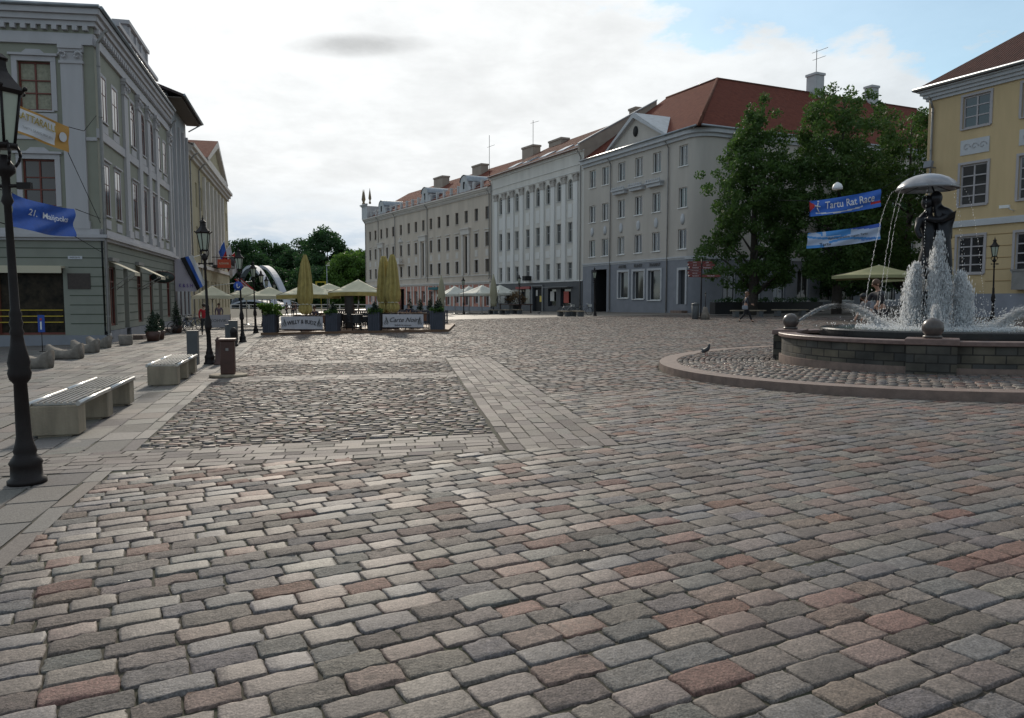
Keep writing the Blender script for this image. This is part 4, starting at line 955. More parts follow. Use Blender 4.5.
sf = MB(); sf.box(-1.0,L+.4,-1.0,-.02,E0-.5,E0-.43); sf.build('soffit', mat('brown_timber_soffit', (.12,.10,.085), .8), roof)
body(root, L, E0, 13, M_BLG, ridge=(7,Z(18)))
gt = MB(); gt.tube((-1.1,-1.2,E0-.3),(L+.5,-1.2,E0-.3),.08,n=6); gt.tube((L+.4,-1.2,E0-.3),(L+.1,-.2,E0-1.0),.05,n=5); gt.build('gutter', M_ZINC, root)
# yellowish classical house
A = CORN+LD*26.6; B = CORN+LD*57.3
root, L, bz = place('pedimented_house', 'pale yellow classical house with gable pediment and red roof at far end of left row', A, B, z=G(-28))
Z = lambda z: z-bz; E0 = Z(13.6); M_PY = mat('pale_yellow_render', (.44,.38,.25), .9, var=.08, vscale=.8, streak=True)
hs = []
for k in range(10): u = 1.8+k*3.0; hs += [(u-.55,u+.55,Z(9.2),Z(11.2)), (u-.55,u+.55,Z(5.2),Z(7.6)), (u-.6,u+.6,Z(.6),Z(3.2))]
w = MB(); wall(w, L, -1, E0, hs, rev=.2); w.build('wall', M_PY, root)
for h in hs: window(root, h, M_WHITEPAINT, cols=2, rows=(.6,), rev=.18, glass=M_GLASS[0], sill=False)
t = MB(); cornice(t,0,L,0,E0-.9,E0,.6,3,ends=False); t.box(0,L,-.2,0,Z(4.2),Z(4.5))
for k in range(6): u = 9.3+k*3.0; t.box(u-.35,u+.35,-.22,0,Z(4.6),E0-1.3)
t.slab([(8.6,E0+.003),(25.4,E0+.003),(25.4,E0+.35),(8.6,E0+.35)],-.6,.1)
for a_,b_ in ((8.3,17),(25.7,17)): t.slab([(a_,E0+.2),(b_,Z(16.9)),(b_,Z(16.3)),(a_+(.9 if a_<17 else -.9),E0+.2)],-.62,.6)
t.build('cornice', M_BGT, root)
tp = MB(); tp.slab([(9,E0+.35),(25,E0+.35),(17,Z(16.5))],-.25,.4); tp.build('pediment', M_PY, root)
roof = gable_roof(root, L, E0, Z(16.0), 4.5, 13, M_TILE, over=.5)
pr = MB(); pr.add([(8.3,-.6,E0+.3),(17,-.6,Z(16.95)),(17,4.5,Z(16.95)),(8.3,1,E0+.3),(25.7,-.6,E0+.3),(25.7,1,E0+.3)],[(0,1,2,3),(4,1,2,5)]); pr.build('pediment_roof', M_TILE, roof)
body(root, L, E0, 13, M_PY, ridge=(4.5,Z(15.8)))
pipe(root, 6.0, 0, E0-1.2, out=.6); pipe(root, 1.0, 0, E0-1.2, out=.6)
bk = MB(); bk.box(14,19,-1.7,0,Z(4.6),Z(4.8)); 
for x in np.arange(14,19.01,.25): bk.tube((x,-1.65,Z(4.8)),(x,-1.65,Z(5.7)),.02,n=4)
bk.box(13.95,19.05,-1.7,-1.6,Z(5.7),Z(5.76)); bk.build('balcony', M_LETTER, root)

# ------------------------------------------------------------ street lamps
M_IRON = mat('dark_cast_iron', (.014,.010,.010), .55, metal=.0, var=.35, vscale=6, bump=.1, bscale=60, spec=.3)
M_LGLASS = mat('frosted_lamp_glass', (.42,.46,.38), .35, var=.12, vscale=3)
def make_lamp(label, loc, group):
    t = thing('street_lamp', label, 'street lamp', loc, 0, group)
    m = MB(); pr = [(.19,0),(.19,.04),(.155,.06),(.15,.17),(.165,.2),(.13,.25),(.105,.28),(.115,.31),(.092,.38),(.076,.45),(.064,.95),(.10,.99),(.115,1.05),(.10,1.1),(.11,1.15),(.07,1.32),(.058,1.4),(.07,1.43),(.055,1.47),(.068,1.52),(.052,1.56),(.062,1.6),(.045,1.65),(.035,2.6),(.06,2.64),(.042,2.7),(.040,2.86),(.09,2.9),(.1,2.95),(.06,3.0),(.04,3.06)]
    m.lathe([(r_*.88,z_) for r_,z_ in pr], (0,0,0), 16); m.build('pole', M_IRON, t)
    m = MB(); m.tube((-.14,0,2.78),(.14,0,2.78),.018,n=6); m.cbox((.16,0,2.78),(.12,.05,.06)); m.ball((-.15,0,2.78),.03,8,6); m.build('ladder_bar', M_IRON, t)
    m = MB()
    def sc(p0, ang):
        for s_ in (0,1,2,3):
            a = s_*math.pi/2+math.pi/4; pts = []
            for j in range(7):
                th = j*.6; rad = .05+.085*math.sin(th*.8); pts.append((rad*math.cos(a),rad*math.sin(a),2.92+.045*j))
            m.path(pts, .014, 5)
    sc(0,0); m.build('bracket', M_IRON, t)
    m = MB(); zb, zt, rb, rt = 3.16, 3.6, .10, .172
    n = 6
    m.lathe([(rb+.02,-.04),(rb+.025,0)], (0,0,zb), n); 
    for i in range(n):
        a = 2*math.pi*i/n; m.tube((rb*math.cos(a),rb*math.sin(a),zb),(rt*math.cos(a),rt*math.sin(a),zt),.013,n=5)
        m.ball(((rt+.05)*math.cos(a),(rt+.05)*math.sin(a),zt+.05),.022,6,5)
    m.lathe([(rt+.015,0),(rt+.045,.03),(rt*.78,.13),(rt*.5,.2),(.075,.24),(.07,.3),(.095,.32),(.05,.36),(.022,.38),(.03,.41),(.012,.44),(.008,.5)], (0,0,zt), n, smooth=False)
    lf = m.build('lantern', M_IRON, t)
    g = MB(); g.lathe([(rb-.004,0),(rt-.006,zt-zb)], (0,0,zb), n, smooth=False); g.build('lantern_glass', M_LGLASS, lf)
    return t
LG = 'black lanterns along the left sidewalk edge'
l1 = make_lamp('nearest black street lamp, cut by the left edge of the picture', (-4.6,7.27,G(-4.6)), LG)
l1.rotation_euler = (0,-.02,.1)
for x,y,lb,g_ in ((-8.42,21.62,'black street lamp rising behind the brown litter bin and grey cabinet',LG),(-11.7,33.78,'black street lamp carrying the round blue sign',LG),
    (-14.44,43.85,'black street lamp just left of the terrace corner planter',LG),(-17.9,56.0,'first of the three lamps receding behind the terrace corner',LG),(-21.3,68.0,'middle one of three lamps receding towards the bridge',LG),(-25.2,83.0,'farthest of three lamps receding towards the bridge',LG),
    (6.93,65.0,'black street lamp in front of the dark archway of grey house','lamps along the right hand row'),(.8,80,'black street lamp beside the plant stall and charcoal shopfront','lamps along the right hand row'),(-5.2,84,'black street lamp among the white parasols','lamps along the right hand row'),
    (23.45,38.0,'black street lamp in front of the yellow house','lamps along the right hand row')):
    dup(l1, (x,y,G(x)), rng.uniform(0,1), lb, g_)
# ------------------------------------------------------------ benches, bins, boxes
M_CONC = mat('weathered_concrete', (.27,.225,.165), .85, var=.35, vscale=4, bump=.4, bscale=35, streak=True)
M_STEEL = mat('brushed_steel', (.55,.55,.54), .28, metal=.9, var=.15, vscale=8)
M_BROWN = mat('brown_powder_coat', (.07,.031,.023), .5, var=.25, vscale=4)
M_GCAB = mat('grey_cabinet_paint', (.085,.09,.095), .55, var=.15, vscale=2)
def make_bench(label, p0, p1, group):
    p0 = Vector(p0); p1 = Vector(p1); L = (p1-p0).length; a = math.atan2(p1.y-p0.y, p1.x-p0.x)
    t = thing('bench', label, 'bench', (p0.x,p0.y,G(p0.x)), a, group)
    for x in (0, L/2-.17, L-.34):
        b = MB(); b.box(x,x+.34,-.29,.29,.02,.40); b.box(x+.03,x+.31,-.2,.2,-.02,.02); o = b.build('end_block', M_CONC, t)
        bv = o.modifiers.new('bevel','BEVEL'); bv.width = .012; bv.segments = 2
    for x0,x1 in ((-.0,L/2-.03),(L/2+.03,L)):
        s = MB()
        for k in range(7): y = -.2+k*.068; s.box(x0+.015,x1-.015,y-.02,y+.02,.432,.452)
        for x in (x0+.1,x1-.1): s.box(x-.02,x+.02,-.26,.26,.402,.43)
        s.build('slatted_seat', M_STEEL, t)
        r = MB()
        for y in (-.29,.29): r.tube((x0,y,.425),(x1,y,.425),.032,n=10)
        r.build('edge_rail', M_STEEL, t)
    return t
make_bench('nearer concrete and steel slat bench, beside the nearest lamp', (-5.87,9.87), (-6.72,13.1), 'pair of concrete benches on the sidewalk')
make_bench('farther concrete and steel slat bench, left of the brown litter bin', (-7.2,15.95), (-7.93,18.75), 'pair of concrete benches on the sidewalk')
t = thing('litter_bin', 'square brown litter bin on a round base plate at sidewalk edge', 'litter bin', (-6.5,17.75,G(-6.5)), .25)
m = MB(); m.box(-.155,.155,-.155,.155,.06,.82); o = m.build('body', M_BROWN, t); o.modifiers.new('b','BEVEL').width = .02
m = MB(); m.box(-.18,.18,-.18,.18,.822,.87); m.build('lid', M_BROWN, t)
m = MB(); m.lathe([(.42,0),(.42,.05),(.38,.058)], (0,0,0), 20); m.build('base_plate', M_CONC, t)
m = MB(); m.box(-.03,.03,-.165,-.156,.6,.66); m.build('emblem', M_PIPE, t)
m = MB(); m.box(-.14,.14,-.16,.16,0,.92); m.box(-.15,.15,-.17,.17,.922,.95); m.box(-.1,.1,-.166,-.161,.1,.85)
m.build('utility_cabinet', M_GCAB, loc=(-8.83,21.5,G(-8.8)), rz=.25, label='grey utility cabinet beside the second lamp, behind the litter bin', cat='cabinet')
m = MB(); m.lathe([(.15,0),(.15,.03),(.11,.06),(.085,.62),(.10,.66),(.05,.74),(.01,.76)], (0,0,0), 12); m.build('bollard', M_BROWN, loc=(-8.1,21.45,G(-8.1)), label='rust brown tapered bollard at the right foot of the second lamp', cat='bollard')
m = MB(); m.box(-.17,.17,-.17,.17,0,.92); m.box(-.19,.19,-.19,.19,.923,.95); m.box(-.33,-.175,-.12,.12,0,.78)
m.build('utility_cabinet', M_GCAB, loc=(-12.0,33.5,G(-12)), rz=.25, label='pair of grey utility boxes in one, under the blue round sign', cat='cabinet')
m = MB(); m.lathe([(.16,0),(.16,.05),(.13,.08),(.13,.5),(.15,.53),(.13,.64),(.07,.72),(.01,.74)], (0,0,0), 14); m.build('bollard', M_IRON, loc=(-10.95,30.6,G(-11)), label='round topped dark iron bollard before the blue sign lamp', cat='bollard')
# traffic sign on lamp 3
M_BLUE = mat('sign_blue', (.02,.07,.35), .4); M_WH2 = mat('sign_white', (.75,.75,.75), .5)
t = thing('round_sign', 'round blue traffic sign with white curved arrow on the lamp pole', 'sign', (-11.78,33.62,G(-11.7)+2.42))
m = MB(); m.lathe([(.2,0),(.2,.02)], (0,0,0), 24); xf(m, lambda x,y,z: (x,-z,y)); m.build('disc', M_BLUE, t)
m = MB(); m.tube((-.04,-.035,.1),(-.04,-.035,-.05),.018,n=5); m.path([(-.04,-.035,-.05),(.0,-.035,-.085),(.05,-.035,-.07),(.07,-.035,-.01)],.018,5); m.build('arrow', M_WH2, t)
# curled stone seats by the left house
M_BOULD = mat('rough_granite', (.20,.175,.15), .9, var=.3, vscale=5, bump=.6, bscale=14)
SEATL = ['nearest of four curled granite blocks, partly behind the lamp pole','second nearest curled granite block before the shop window','third curled granite block, near the drain pipe corner','farthest curled granite block, right at the house corner']
for k,(x,y) in enumerate(((-13.3,21.6),(-14.5,25.2),(-15.6,28.4),(-16.8,31.6))):
    m = MB(); n, q_ = 14, 10; vs = []
    for i in range(n+1):
        s_ = i/n; xx = -.55+1.1*s_; hh = .27+.15*abs(2*s_-1)**2.2+(.06 if s_ > .85 else 0); wy = .3*math.sin(math.pi*min(.97,max(.03,s_)))**.35
        for j in range(q_):
            a = 2*math.pi*j/q_; c_, s2 = math.cos(a), math.sin(a)
            vs.append((xx+rng.uniform(-.012,.012)+.06*(s_-.5)*(s2>0), wy*math.copysign(abs(c_)**.6,c_)+rng.uniform(-.01,.01), hh*.5+hh*.5*math.copysign(abs(s2)**.6,s2)+rng.uniform(-.01,.01)))
    fs = [(i*q_+j,(i+1)*q_+j,(i+1)*q_+(j+1)%q_,i*q_+(j+1)%q_) for i in range(n) for j in range(q_)]+[tuple(range(q_)),tuple(range(n*q_,(n+1)*q_))]
    m.add(vs, fs, 0, True); o = m.build('curled_boulder', M_BOULD, loc=(x,y,G(x)-.02), rz=-.25+rng.uniform(-.25,.25), label=SEATL[k], cat='stone block', group='curled granite blocks by the green house')
    o.scale = (1.05,1,1.15)
m = MB(); m.lathe([(.24,0),(.27,.05),(.28,.42),(.24,.44),(.22,.4),(.02,.38)], (0,0,0), 14); m.build('stone_tub', M_BOULD, loc=(-16.6,33.4,G(-16.6)), label='low round stone tub beside the house drain pipe', cat='tub')
# small blue info sign in front of shop window
t = thing('sign_stand', 'small blue panel with white stripe on a thin post before the shop window', 'sign', (-17.9,29.6,G(-17.9)))
m = MB(); m.tube((0,0,0),(0,0,.75),.015); m.lathe([(.12,0),(.12,.02)],(0,0,0),10); m.build('post', M_IRON, t)
m = MB(); m.box(-.12,.12,-.02,.02,.75,1.4); m.build('panel', M_BLUE, t); m = MB(); m.box(-.03,.03,-.03,-.021,.85,1.15); m.build('symbol', M_WH2, t); MB().box(-.04,.04,-.03,-.021,1.2,1.28).build('red_mark', M_POSTR, t)

# ------------------------------------------------------------ greenery makers
def leaf_mat(name, c1, c2, tr=.35):
    m = bpy.data.materials.new(name); m.use_nodes = True; nt = m.node_tree; nt.nodes.clear()
    o = nt.nodes.new('ShaderNodeOutputMaterial'); d = nt.nodes.new('ShaderNodeBsdfPrincipled'); tl = nt.nodes.new('ShaderNodeBsdfTranslucent'); mx_ = nt.nodes.new('ShaderNodeMixShader'); mx_.inputs[0].default_value = tr
    t = nt.nodes.new('ShaderNodeTexCoord'); n = nt.nodes.new('ShaderNodeTexNoise'); n.inputs['Scale'].default_value = 1.1; n.inputs['Detail'].default_value = 6; nt.links.new(t.outputs['Object'], n.inputs['Vector'])
    r = nt.nodes.new('ShaderNodeValToRGB'); e = r.color_ramp.elements; e[0].position = .35; e[0].color = (*c1,1); e[1].position = .65; e[1].color = (*c2,1)
    nt.links.new(n.outputs[0], r.inputs[0]); nt.links.new(r.outputs[0], d.inputs['Base Color']); nt.links.new(r.outputs[0], tl.inputs['Color']); d.inputs['Roughness'].default_value = .6
    nt.links.new(d.outputs[0], mx_.inputs[1]); nt.links.new(tl.outputs[0], mx_.inputs[2]); nt.links.new(mx_.outputs[0], o.inputs[0]); return m
M_LEAF = leaf_mat('leaf_green', (.045,.098,.02), (.085,.155,.035), .45)
M_LEAFD = leaf_mat('leaf_dark', (.026,.072,.024), (.05,.11,.032), .42)
M_LEAFL = leaf_mat('leaf_fresh', (.06,.13,.018), (.11,.20,.035), .5)
M_BARK = mat('tree_bark', (.06,.05,.042), .9, var=.35, vscale=6, bump=.6, bscale=12)
M_CONIF = leaf_mat('conifer_green', (.012,.03,.014), (.025,.05,.02), .1)
def leaves(clumps, per, size, name, m, parent, seed=1, sq=.75):
    g_ = np.random.default_rng(seed); P = []
    for c,r_ in clumps:
        k = int(per*(r_**2)) if per > 0 else 8
        d = g_.normal(0,1,(k,3)); d /= np.linalg.norm(d,axis=1)[:,None]; rad = r_*g_.random((k,1))**.45
        P.append(np.array(c)[None]+d*rad*np.array([1,1,sq]))
    P = np.concatenate(P); N = len(P)
    u = g_.normal(0,1,(N,3)); u /= np.linalg.norm(u,axis=1)[:,None]; v = np.cross(u, g_.normal(0,1,(N,3))); v /= np.linalg.norm(v,axis=1)[:,None]
    s = size*g_.uniform(.6,1.3,(N,1)); u = u*s; v = v*s*.6
    V = np.stack([P-u, P+v*.9, P+u, P-v*.9],1).reshape(-1,3); F = np.arange(4*N)
    me = bpy.data.meshes.new(name); me.vertices.add(4*N); me.vertices.foreach_set('co', V.ravel().astype(np.float32)); me.loops.add(4*N); me.loops.foreach_set('vertex_index', F.astype(np.int32))
    me.polygons.add(N); me.polygons.foreach_set('loop_start', (np.arange(N)*4).astype(np.int32)); me.update(calc_edges=True); me.materials.append(m)
    o = bpy.data.objects.new(name, me); COL.objects.link(o); o.parent = parent; return o
def tree(name, label, x, y, prof, nclump, per, size, m, seed, cr=.9, trunk_r=.25, group=None, sway=.0, z=None, cat='tree'):
    """prof: (height, radius) outline of the crown"""
    g_ = random.Random(seed); t = thing(name, label, cat, (x,y,G(x) if z is None else z), g_.uniform(0,6), group)
    zs = [p[0] for p in prof]; rs = [p[1] for p in prof]; H_ = zs[-1]
    R_ = lambda h: float(np.interp(h, zs, rs))
    lob = [(g_.uniform(0,6.28), g_.uniform(.12,.3), g_.uniform(.5,1.6), g_.uniform(0,6)) for _ in range(5)]
    cl = []; tries = 0
    while len(cl) < nclump and tries < nclump*30:
        tries += 1
        h = zs[0]+(H_-zs[0])*g_.random(); rr_ = R_(h)
        if g_.random() > (rr_/max(rs))**1.2+.08: continue
        a = g_.uniform(0,6.283); f = g_.random()**.42
        k = 1+sum(am*math.sin(a*(i+1)+h*fr+ph) for i,(ph,am,fr,_) in enumerate(lob[:3]))*.55
        r_ = rr_*f*k; c = (r_*math.cos(a), r_*math.sin(a), h)
        cl.append((c, cr*g_.uniform(.55,1.2)*(1.0 if rr_ > 1.2 else .7)))
    tr = MB(); pts = [(0,0,-.3),(g_.uniform(-.05,.05),0,H_*.2),(g_.uniform(-.2,.2),g_.uniform(-.2,.2),H_*.5),(g_.uniform(-.3,.3),g_.uniform(-.3,.3),H_*.93)]
    tr.path(pts, [trunk_r*1.25,trunk_r,trunk_r*.6,trunk_r*.1], 9)
    tr.build('trunk', M_BARK, t)
    lm = MB()
    for c,r_ in g_.sample(cl, min(len(cl), 26)):
        h0 = max(zs[0]*.7, c[2]-math.hypot(c[0],c[1])*.75); f = h0/H_
        b = Vector((0,0,h0)); e = Vector(c); mid = (b+e)/2+Vector((0,0,.25)); rr0 = trunk_r*max(.16,.5*(1-f))
        lm.path([tuple(b),tuple(mid),tuple(e)], [rr0,rr0*.6,rr0*.2], 5)
    lm.build('limbs', M_BARK, t)
    leaves(cl, per, size, 'crown', m, t, seed)
    return t
# three limes behind the fountain
TG = 'tall trees between grey and yellow houses'
tree('deciduous_tree','left hand tall tree with pointed top, before the grey house corner',17.75,57.5,[(1.9,1.6),(3.0,2.9),(5,3.5),(8,3.5),(10.5,3.2),(12.6,2.0),(15.9,.4)],360,270,.12,M_LEAF,11,.68,.3,TG)
tree('deciduous_tree','middle tall tree behind the two blue banners',23.1,55.5,[(2.2,2.2),(3.6,3.7),(7,4.2),(11,3.9),(13.8,3.3),(16.1,1.1)],410,250,.12,M_LEAF,23,.72,.3,TG)
tree('deciduous_tree','right hand tree half hidden behind the yellow house corner',29.5,58.5,[(2.0,2.4),(3.6,4.4),(7,5.0),(10,4.0),(12.5,2.6),(14.6,1.0)],240,200,.13,M_LEAF,37,.8,.3,TG)
tree('deciduous_tree','dark tree filling the side street beyond the banners',32.5,72,[(1.8,3),(4,4.6),(8,5),(11,3.4),(13,1.2)],120,100,.22,M_LEAFD,41,1.2,.3,TG)
# park trees beyond the river
PK = 'park trees beyond the river'
park = [(243,235,248,30,M_LEAFD,'round dark tree left of the white bridge arch',8.5,19.5),(262,250,236,0,M_LEAFD,'broad dark tree standing behind the white bridge arch',9,21),(283,250,243,0,M_LEAFD,'dark tree right of the bridge arch, lower than its neighbours',8.5,19),
        (303,240,240,0,M_LEAFD,'dark tree behind the single closed parasol',8.5,19.5),(328,225,230,0,M_LEAFD,'tallest dark loose tree on the park skyline',9,22.0),(347,245,247,0,M_LEAFD,'dark tree between tallest park tree and long beige house',8,17),
        (352,200,262,0,M_LEAFL,'fresh green tree in front of the park, beside the long house',7.5,13.5),(365,205,255,0,M_LEAFL,'bright green tree touching the end of the long house',7,14.5),(335,205,270,0,M_LEAFL,'low fresh green tree left of the bright pair',6,11),
        (225,240,250,0,M_LEAFD,'dark tree at the far left end of the park skyline',9,18),(312,200,275,0,M_LEAFD,'low dark tree above the terrace parasols',6,10),(272,215,275,0,M_LEAFD,'low dark tree under the bridge arch line',6,11),(385,260,250,0,M_LEAFD,'dark park tree mostly hidden behind the long house',9,18)]
for k,(px,d,_,__,m,lb,rad,h) in enumerate(park):
    x = (px-512)/780.*d
    tree('park_tree', lb, x, d, [(1.0,rad*.6),(h*.25,rad),(h*.6,rad*.95),(h*.85,rad*.6),(h,rad*.15)], 150, 36, .40, m, 100+k, 2.3, .4, PK, z=G(x)-.3)
def thuja(parent, name, h, r, seed, z0=0, loc=(0,0), m=None):
    cl = []; g_ = random.Random(seed)
    for i in range(22):
        zz_ = h*(i+.5)/22; rr_ = r*(1-zz_/h)**.7*min(1,zz_/h*6+.4)
        for j in range(3): a = g_.uniform(0,6.28); cl.append(((loc[0]+rr_*.65*math.cos(a),loc[1]+rr_*.65*math.sin(a),z0+zz_),rr_*.5+.03))
    return leaves(cl, 1100, .045, name, m or M_CONIF, parent, seed, 1)
# ------------------------------------------------------------ terrace
M_SLATE = mat('slate_blue_boards', (.05,.055,.075), .6, var=.2, vscale=3)
M_SOILP = mat('planter_soil', (.04,.03,.02), .95)
TA = Vector((-13.14,40.87)); TB = Vector((-3.28,39.87)); td = (TB-TA).normalized(); ta = math.atan2(td.y,td.x); TL = (TB-TA).length
def tpos(s, q=0): p = TA+td*s+Vector((-td.y,td.x))*q; return p
mdk = MB(); mdk.prism([(-.05,-.05),(TL+.05,-.05),(TL-1.3,9.5),(-.05,9.5)],.0,.12); 
for v in range(len(mdk.v)): x,y,z = mdk.v[v]; mdk.v[v] = (x,y,z+SL*(TA.x+td.x*x-td.y*y) if z > .01 else -.9)
mdk.build('terrace_deck', mat('terrace_timber', (.16,.09,.05), .7, var=.2, vscale=2), loc=(TA.x,TA.y,0), rz=ta, label='low brown timber terrace deck carrying planters, tables and parasols', cat='deck')
# planters
def planter(s, q, w, lb, conif, seed, h=.95):
    p = tpos(s,q); z = G(p.x)+.12; t = thing('planter_box', lb, 'planter', (p.x,p.y,z), ta, 'slate blue slatted planters of the terrace')
    m = MB(); nb = 7
    for i in range(nb): a = -w/2+w*i/nb; m.box(a+.004,a+w/nb-.008,-w/2,-w/2+.03,0,h); m.box(a+.004,a+w/nb-.008,w/2-.03,w/2,0,h)
    for s_ in (-1,1):
        for i in range(nb): a = -w/2+.035+(w-.07)*i/nb; m.box(s_*w/2-(.03 if s_ > 0 else 0),s_*w/2+(0 if s_ > 0 else .03),a+.004,a+(w-.07)/nb-.006,0,h)
    m.box(-w/2+.03,w/2-.03,-w/2+.03,w/2-.03,.02,h-.08); m.build('box', M_SLATE, t)
    if conif: thuja(t, 'shrub', .62, .26, seed, h-.05)
    g_ = random.Random(seed+5)
    leaves([((g_.uniform(-w/2,w/2),g_.uniform(-w/2,w/2),h+g_.uniform(-.02,.12)),.16) for _ in range(14)], 1500, .06, 'foliage', M_LEAF, t, seed)
    if not conif: leaves([((g_.uniform(-w*.8,w*.8),g_.uniform(-w/2,w/2),h+g_.uniform(.0,.5)),.2) for _ in range(16)], 900, .09, 'leafy_plant', M_LEAFL, t, seed+1)
    return t
planter(.35,.35,.66,'leafy slate planter at the left corner of the terrace',False,1)
planter(3.75,.35,.62,'slate planter at right end of the arched lettering banner',True,2)
planter(6.0,.35,.6,'slate planter at left end of the script lettering banner',True,3)
planter(9.3,.35,.68,'slate planter with small conifer at right corner of the terrace',True,4)
M_BANW = mat('white_banner_cloth', (.52,.50,.53), .8, var=.08, vscale=3)
M_INK = mat('black_ink', (.03,.03,.035), .7)
for s0,s1,lb,b0,b1,txt in ((.75,3.4,'low dark barrier with white banner in arched lettering',.98,3.25,0),(6.35,8.9,'low dark barrier with white banner in script lettering',6.45,8.6,1)):
    p = tpos(s0,.2); t = thing('terrace_barrier', lb, 'barrier', (p.x,p.y,G(p.x)+.12), ta); Lb = s1-s0
    m = MB(); m.box(0,Lb,-.025,.025,.85,.9); m.box(0,Lb,-.025,.025,.12,.17)
    for x in (.02,Lb/2,Lb-.02): m.box(x-.025,x+.025,-.022,.022,0,.85)
    m.build('rail', M_IRON, t)
    m = MB(); x0 = b0-s0; x1 = b1-s0
    n = 12; m.add([(x0+(x1-x0)*i/n,-.03-.012*math.sin(i*1.7),z) for i in range(n+1) for z in (.17,.84)], [(2*i,2*i+2,2*i+3,2*i+1) for i in range(n)])
    bn = m.build('banner', M_BANW, t); xc = (x0+x1)/2
    if txt == 0:
        tm = text_mb('WILLY & BUDZ', .26, .004, True); xf(tm, lambda a,b,c: (xc+a*.9,-.055-c,.44+b*(1.1)+.12*math.cos(a*1.6)))
    else:
        tm = text_mb('Carte Noir', .33, .004, False, .45); xf(tm, lambda a,b,c: (xc+a*1.0,-.055-c,.55+b))
        t2_ = text_mb('kohvik & restoran', .12, .004); xf(t2_, lambda a,b,c: (xc+a,-.055-c,.28+b)); merge(tm, t2_)
    tm.build('lettering', M_INK, bn)
    m = MB()
    for s_ in (-1,1):
        for j in range(3):
            cx_ = xc+s_*((x1-x0)/2-.15-.04*j); pts = [(cx_+s_*.06*math.cos(k*.7+j),-.05,.3+.07*k) for k in range(7)]; m.path(pts,.01,4)
            for k in range(4): m.tube((pts[k+1][0],-.05,pts[k+1][2]),(pts[k+1][0]+s_*.07,-.05,pts[k+1][2]+.05),.014,.004,4)
    m.build('vine_ornament', M_GCAB, bn)
# parasols
M_YEL = mat('ochre_parasol_cloth', (.40,.32,.11), .85, var=.25, vscale=3)
M_CRP = mat('cream_parasol_cloth', (.60,.57,.42), .85, var=.1, vscale=2)
M_GRP = mat('olive_parasol_cloth', (.30,.29,.15), .85, var=.1, vscale=2)
def closed(x, y, lb, h=4.1, zb=.0):
    t = thing('closed_parasol', lb, 'parasol', (x,y,G(x)+.12), rng.uniform(0,1), 'closed ochre parasols on the terrace'); m = MB(); n = 48; lv = []
    prof = [(.9,.2),(1.1,.3),(1.35,.26),(1.42,.2),(1.5,.3),(1.9,.34),(2.5,.30),(3.1,.25),(3.6,.19),(3.95,.1),(h,.06)]
    vs = []
    for z,r_ in prof:
        for i in range(n): a = 2*math.pi*i/n; k = 1+.30*math.cos(a*8)+.08*math.cos(a*5+1)+.05*math.sin(a*3+z); vs.append((r_*k*math.cos(a+.08*math.sin(z*3)),r_*k*math.sin(a+.08*math.sin(z*3)),z+(.05*math.cos(a*8) if z < 1.0 else 0)))
    m.add(vs, [(k*n+i,k*n+(i+1)%n,(k+1)*n+(i+1)%n,(k+1)*n+i) for k in range(len(prof)-1) for i in range(n)], 0, True); m.build('folded_canopy', M_YEL, t)
    m = MB(); m.tube((0,0,0),(0,0,h+.02),.035); m.lathe([(.35,0),(.35,.06),(.06,.12)],(0,0,0),12); m.build('pole', M_BROWN, t)
    m = MB(); m.lathe([(.27,0),(.29,.03),(.27,.06)],(0,0,1.41),16); m.build('strap', M_CRP, t)
closed(-11.15,42.2,'single closed ochre parasol behind the arched lettering banner')
closed(-6.98,42.6,'left one of the two closed ochre parasols standing together',3.9)
closed(-6.42,42.0,'right one of the two closed ochre parasols standing together',4.0)
def parasol(x, y, z0, rim, apex, R_, m_c, m_v, lb, gp, sides=4, rot=.0, val=.22):
    t = thing('open_parasol', lb, 'parasol', (x,y,G(x)+z0), rot, gp); m = MB(); n = sides; sub = 5; vs = []
    cor = [(R_*math.cos(2*math.pi*(i+.5)/n), R_*math.sin(2*math.pi*(i+.5)/n)) for i in range(n)]
    for i in range(n):
        a, b = cor[i], cor[(i+1)%n]
        gridv = []
        for u in range(sub+1):
            f = u/sub
            for v in range(sub+1):
                g_ = v/sub; ex = a[0]*(1-g_)+b[0]*g_; ey = a[1]*(1-g_)+b[1]*g_
                gridv.append((ex*f, ey*f, apex-(apex-rim)*f-.10*math.sin(math.pi*f)*(.4+math.sin(math.pi*g_))+.05*math.sin(math.pi*g_)*f))
        m.add(gridv, [(u*(sub+1)+v,(u+1)*(sub+1)+v,(u+1)*(sub+1)+v+1,u*(sub+1)+v+1) for u in range(sub) for v in range(sub)], 0, True)
        e = [gridv[sub*(sub+1)+v] for v in range(sub+1)]
        m.add(e+[(p[0],p[1],p[2]-val) for p in e], [(v,v+1,sub+2+v,sub+1+v) for v in range(sub)], 1)
    m.build('canopy', [m_c, m_v], t)
    m = MB(); m.tube((0,0,0),(0,0,apex),.04); m.lathe([(.4,0),(.4,.07),(.06,.1)],(0,0,0),12)
    m.build('pole', M_STEEL, t); m = MB()
    for i in range(n): m.tube((0,0,apex-.12),(cor[i][0],cor[i][1],rim-.0),.018,n=4); m.tube((0,0,rim-.3),(cor[i][0]*.5,cor[i][1]*.5,(apex+rim)/2-.08),.014,n=4)
    m.build('ribs', M_BROWN, t); return t
OG = 'open cream parasols of the terrace'
parasol(-12.3,47.5,.1,1.98,2.8,2.55,M_CRP,M_YEL,'cream parasol with ochre valance behind the single closed parasol',OG,4,.2)
parasol(-9.05,46.0,.1,2.05,2.85,2.2,M_CRP,M_YEL,'cream parasol with ochre valance left of the closed pair',OG,4,.1)
parasol(-16.6,53.5,.1,2.0,2.7,2.3,M_CRP,M_CRP,'plain cream parasol above the leafy corner planter',OG,4,.3)
